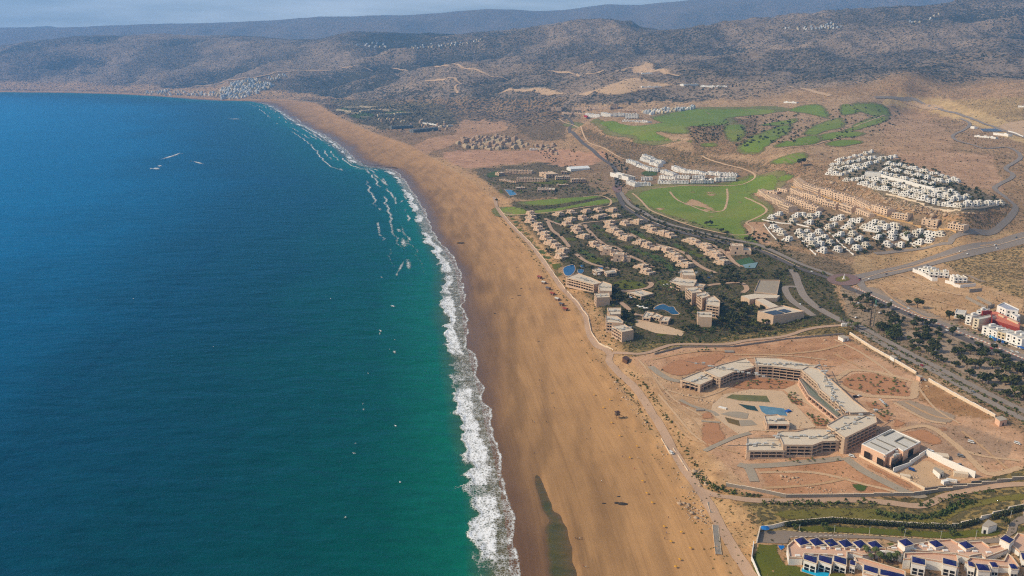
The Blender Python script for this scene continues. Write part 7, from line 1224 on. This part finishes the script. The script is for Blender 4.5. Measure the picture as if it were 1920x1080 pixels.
for k, (q, lx, ly, h, lb) in enumerate((((864,456),9,5,1.6,'long dark rock on the sand beside the surf'), ((1168,945),4.5,2.4,.7,'largest of the dark low rocks on the near beach'), ((1157,943),2.6,1.6,.5,'dark low rock beside the largest near one'), ((1160,931),1.5,1,.4,'small dark rock above the near rocks'), ((1133,944),2,1,.3,'flat dark rock west of the near rocks'), ((978,541),2.4,1.2,.5,'dark rock in the middle of the upper beach'), ((993,542),2,1,.5,'dark rock right beside the middle upper one'), ((974,554),3.2,1.6,.5,'dark rock among shadowy streaks'), ((961,560),2.2,.9,.3,'low streaked rock beside the shadowy one'), ((928,588),2,1.2,.5,'lone dark rock low on the beach'), ((927,496),1.8,.9,.3,'small dark rock on the upper sand'), ((905,482),3,.9,.25,'flat weedy rock strip on the upper sand'), ((918,482),3,.9,.25,'flat weedy rock strip beside the first'), ((970,502),3,.8,.2,'flat dark weed line by the promenade sand'), ((1036,737),2,1.2,.2,'round dark stain of weed on the sand'), ((1010,640),2,1,.25,'dark weed heap mid beach'))): rock(q, lx, ly, h, lb, k + 3)
# rubble and boulders of the dune bank and the site
rub = []; rr = np.random.default_rng(5)
for poly, n, s in (([(1290,872),(1318,880),(1330,910),(1318,920),(1300,900)], 60, 1.2), ([(1262,930),(1320,960),(1330,985),(1290,975)], 70, 1.2), ([(1140,690),(1165,720),(1205,790),(1190,785),(1150,720)], 60, .7), (Z1([(150,300),(420,480),(560,560),(350,640),(220,450)]), 70, .7), (Z1([(590,590),(740,600),(740,630),(600,620)]), 40, .9), (Z3([(500,340),(660,360),(640,390),(520,380)]), 30, .9), (Z3([(640,400),(900,430),(900,450),(650,455)]), 60, .7), (ZC([(1060,680),(1400,640),(1370,790),(1150,800)]), 90, .8), (ZC([(700,740),(900,700),(950,800),(860,830)]), 60, .8), (ZC([(1000,880),(1280,850),(1500,790),(1420,850),(1100,930)]), 60, .7), (Z1([(1180,560),(1260,640),(1430,790),(1340,810),(1230,640)]), 50, .6), (Z1([(880,540),(1080,530),(1060,555),(920,560)]), 30, .7), (Z7([(400,200),(640,230),(1000,330),(1400,440),(1700,440),(1300,470),(900,380),(500,270)]), 500, 2.0), (SITE, 900, .35), ([(1092,640),(1140,690),(1200,770),(1262,850),(1318,940),(1355,1010),(1340,1010),(1285,925),(1215,815),(1130,690)], 260, .6), (Z8([(400,250),(900,300),(1300,560),(1000,640),(500,420)]), 160, .4), (Z2([(860,600),(1000,680),(900,740),(830,660)]), 50, .5), (Z1([(1480,140),(1660,150),(1640,190),(1500,180)]), 50, .7)):
    for q in scatter_px(poly, n, (1.2, .8), n): g = G(*q); rub.append((g[0], g[1], g[2] - .1, s * float(np.exp(rr.normal(-.3, .5)))))
ROCKT = []
for q in range(5):
    b = bmesh.new(); bmesh.ops.create_icosphere(b, subdivisions=1, radius=.8); r3 = random.Random(q)
    for v in b.verts: v.co *= r3.uniform(.6, 1.2); v.co.z = v.co.z * .7 + .2
    b.verts.index_update(); ROCKT.append((np.array([v.co[:] for v in b.verts]), np.array([[v.index for v in f.verts] for f in b.faces]))); b.free()
rub = np.array(rub); merged('rubble', rub, ROCKT, M('pale_rubble', (186, 160, 132), var=.3), 'pale boulders and building rubble strewn over the dug ground', 4)
# yard things
def crate(px, lx, ly, h, mat, label, name='container', cat='container', rz=0.0):
    g = G(*px); t = thing(name, g, rz, label, cat); MB().box(-lx, lx, -ly, ly, 0, h).build('body', mat, t); m = MB()
    for k in range(int(lx * 2 / .5)): m.box(-lx + .1 + k * .5, -lx + .3 + k * .5, -ly - .05, -ly, .1, h - .1)
    m.v and m.build('rib', mat, t, 'stuff'); MB().box(lx - .003, lx + .06, -ly + .15, ly - .15, .1, h - .1).build('door', GREYW, t)
for px, lx, ly, h, mt, lb, rz in ((ZC([(1500,735)])[0], 4, 1.6, 2.8, CREAM, 'cream container at the foot of the tall yard wall', -.3), (ZC([(1380,810)])[0], 3, .6, 2, WHITE, 'thin white panel crate in the storage yard', -.4), (ZC([(1290,830)])[0], 2, 1.2, 2.2, WHITE, 'white box cabin at the south of the storage yard', .3), (ZC([(760,745)])[0], 3, 1.4, 1.6, CREAM, 'pale stack of panels near the yard drive', -.4), (ZC([(1245,490)])[0], 4, 2.6, 2.5, CREAM, 'pale shed behind the tall yard wall', -.3), (Z1([(1270,690)])[0], 2.0, 1.4, 1.4, BLUE, 'blue sheeted stack beside the tiled pool', .5), (Z1([(780,665)])[0], 3, 1.0, 1.2, WHITE, 'white tarpaulin bundle by the concrete slab', -.6), (Z1([(610,680)])[0], 3, 1.2, 1.0, GREYW, 'grey stack of slabs beside the paved path', 0), (Z1([(830,240)])[0], 4, 2.2, .8, GREYW, 'grey pallet stack on the north slab', -.1), (Z2([(115, 60)])[0], 2.5, 1.4, 2.5, WHITE, 'white kiosk beside the north lane', 0)): crate(px, lx, ly, h, mt, lb, rz=rz)
# beach cafe strip
for k, q in enumerate([(1012,522),(1020,532),(1028,543),(1036,553),(1045,563),(1053,573),(1060,582)]):
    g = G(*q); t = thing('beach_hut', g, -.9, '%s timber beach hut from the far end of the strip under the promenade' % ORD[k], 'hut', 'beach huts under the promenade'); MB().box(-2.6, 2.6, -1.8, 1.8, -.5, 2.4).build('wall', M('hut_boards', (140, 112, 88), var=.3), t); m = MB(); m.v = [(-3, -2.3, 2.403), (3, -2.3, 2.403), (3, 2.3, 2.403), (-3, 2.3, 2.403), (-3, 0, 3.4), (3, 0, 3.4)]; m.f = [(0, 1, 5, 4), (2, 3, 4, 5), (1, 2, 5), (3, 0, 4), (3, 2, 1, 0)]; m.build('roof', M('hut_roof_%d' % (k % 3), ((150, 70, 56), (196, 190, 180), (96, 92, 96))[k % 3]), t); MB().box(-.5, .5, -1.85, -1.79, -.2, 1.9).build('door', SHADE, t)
def steps(a, b, wd, label):
    A_, B_ = G(*a), G(*b); d = (B_ - A_); L_ = np.linalg.norm(d[:2]); e = d[:2] / L_; t = thing('beach_steps', A_, 0, label, 'steps'); n = int(L_ / 1.1)
    for k in range(n):
        p = e * (k + .5) * L_ / n; z = (B_[2] - A_[2]) * (k + .5) / n + .4; MB().bar(p - e * .45, p + e * .45, wd, z - .25, z).build('tread', GREYW, t)
    r_ = MB()
    for s in (-1, 1):
        o_ = np.array((-e[1], e[0])) * s * (wd / 2 + .1); r_.bar(o_, e * L_ + o_, .15, min(0, B_[2] - A_[2]) - 1, max(0, B_[2] - A_[2]) + .5)
    r_.build('stringer', CREAM, t)
steps((1341, 985), (1347, 1040), 3.0, 'grey boardwalk steps going down to the near beach'); steps((1330, 942), (1336, 962), 2.5, 'short steps beside the promenade fork')
# masts and lamps
def mast(base, H, palm, label):
    g = G(*base); t = thing('mast', g, 0, label, 'mast'); MB().cyl((0, 0), .55, .32, -1, H, 8).build('pole', M('mast_pale', (150, 140, 122)) if palm else M('mast_dark', (62, 52, 46)), t)
    if palm: MB().cyl((0, 0), .9, .8, H - 4.5, H - .2, 8).build('antenna', M('mast_green', (92, 130, 112)), t); MB().cyl((0, 0), 1.5, 1.4, H - 6, H - 5.2, 8).build('collar', METAL, t)
    else: MB().box(-.8, .8, -.4, .4, H - 3, H - .5).build('antenna', M('mast_dark', (62, 52, 46)), t)
mast((1631.2, 612), 25, False, 'dark tall mast on the left of the pair in the grove'); mast((1637.6, 611), 25.5, True, 'pale tall mast with a green antenna sleeve in the grove')
def monument():
    g = G(1582, 525); t = thing('monument', g + np.array((0, 0, .6)), 0, 'small white monument on the roundabout island', 'monument'); MB().box(-1.6, 1.6, -1.6, 1.6, -.5, .8).build('base', CREAM, t); MB().cone([(-1, -.8), (1, -.8), (1, .8), (-1, .8)], .803, (0.2, 0, 7)).build('stele', WHITE, t)
monument()
def lamp_proto():
    t = tag(empty('street_lamp', (0, 0, 0)), None, 'lamp'); MB().cyl((0, 0), .09, .06, -.3, 4.6, 6).build('pole', WHITE, t); MB().box(-.45, .45, -.16, .16, 4.6, 4.78).build('lamp_head', M('lamp_green', (150, 170, 160)), t); return t
LAMP = Proto(lamp_proto)
for k, q in enumerate(Z4([(363,290),(605,296),(848,305),(1093,322),(1342,334),(1585,332),(1826,192),(1915,178)])): LAMP.put(G(*q), 0, '%s slim lamp post from the stepped wall along the resort driveway' % ORD[k], 'lamps along the resort driveway', 1.0)
# jet skis
for q, lb in (((342, 288), 'jet ski at the head of the longest wake'), ((358, 302), 'jet ski trailing a short wake'), ((284, 317), 'jet ski inside the white turning loop')):
    g = P(*q, .2); t = thing('jet_ski', g, .4, lb, 'jet ski'); m = MB(); m.v = [(-2, -.7, .1), (1.2, -.7, .1), (2.4, 0, .5), (1.2, .7, .1), (-2, .7, .1), (-2, -.6, .7), (1.0, -.5, .8), (1.0, .5, .8), (-2, .6, .7)]; m.f = [(0, 1, 6, 5), (1, 2, 6), (2, 7, 6), (2, 3, 7), (3, 4, 8, 7), (4, 0, 5, 8), (5, 6, 7, 8), (0, 4, 3, 2, 1)]; m.build('hull', WHITE, t); MB().box(-1.6, .3, -.25, .25, .75, 1.1).build('seat', M('tyre', (30, 30, 30)), t); MB().box(.5, .65, -.5, .5, 1.1, 1.25).build('handlebar', PIPE, t)
# painted kerbs and dashes
def dashes(px, gap, ln, wd, mat, name, label, h=.18, world=None):
    c = wline(px, n=10); seg = np.linalg.norm(np.diff(c, axis=0), axis=1); s = np.concatenate([[0], np.cumsum(seg)]); m = MB(); a = 0.0
    while a + ln < s[-1]:
        p = [np.array((np.interp(q, s, c[:, 0]), np.interp(q, s, c[:, 1]))) for q in (a, a + ln)]; z = float(hz(*p[0])) + offs(p[0][1], 2.6); m.bar(p[0], p[1], wd, z - .1, z + h); a += ln + gap
    o = m.build(name, mat); tag(o, label, kind='stuff')
dashes([(1599,538),(1660,567),(1729,596),(1792,621),(1856,646),(1925,676)], 2.2, 2.2, 1.5, M('kerb_red', (190, 130, 110)), 'red_kerb_stones', 'red stones of the painted median kerb', .3); dashes([(1600.5,538.7),(1660.5,567.3),(1729.5,596.3),(1792.5,621.3),(1856.5,646.3),(1925,676)], 2.2, 2.2, 1.4, M('kerb_white', (226, 214, 200)), 'white_kerb_stones', 'white stones of the painted median kerb', .34)
dashes(Z4([(250,272),(400,289),(700,302),(1200,333),(1450,347),(1722,327),(1795,297),(1812,232)]), 1.4, 1.4, .5, M('kerb_yellow', (214, 190, 140)), 'yellow_kerb_stones', 'yellow kerb stones along the resort driveway', .2); dashes(Z4([(300,326),(700,312),(940,338)])[:2], 1.4, 1.4, .4, M('kerb_white', (226, 214, 200)), 'white_kerb_blocks', 'white kerb blocks on the building side of the driveway', .2)
for pl, lb in (([(1616,525),(1668,508),(1722,494),(1798,474),(1925,445)], 'highway'), ([(1172,386),(1194,400),(1218,414),(1259,429),(1326,445),(1414,465),(1500,502)], 'golf road')): ribbon('median_strip', pl, 1.2, SLAB, 4, 'pale kerbed median of the ' + lb)
# gate pillars and drain line across the far beach
ribbon('drain_line', [(690,313),(712,314),(735,314),(745,316)], 4, M('wet_rock', (62, 54, 46), var=.3), 1.5, 'dark drain line crossing the far beach'); ribbon('drain_line', [(680,309),(700,310),(716,311)], 3, M('wet_rock', (62, 54, 46), var=.3), 1.5, 'shorter dark drain line on the far beach')
# ------------------------------------------------------------------ haze
def haze():
    x0, x1, y0, y1, z0, z1 = -22000, 16000, -300, 16500, -30, 1750
    V = [(x, y, z) for z in (z0, z1) for y in (y0, y1) for x in (x0, x1)]
    F = [(0, 2, 3, 1), (4, 5, 7, 6), (0, 1, 5, 4), (2, 6, 7, 3), (0, 4, 6, 2), (1, 3, 7, 5)]
    m = bpy.data.materials.new('haze_air'); m.use_nodes = True; t = m.node_tree; t.nodes.clear()
    o_ = t.nodes.new('ShaderNodeOutputMaterial'); v = t.nodes.new('ShaderNodeVolumePrincipled')
    v.inputs['Color'].default_value = (.21, .54, 1.0, 1); v.inputs['Density'].default_value = 7.4e-5; v.inputs['Anisotropy'].default_value = .1
    t.links.new(v.outputs[0], o_.inputs['Volume'])
    o = mesh_obj('haze', V, F, m); tag(o, 'thin blue haze in the air over the bay', kind='stuff')
haze()
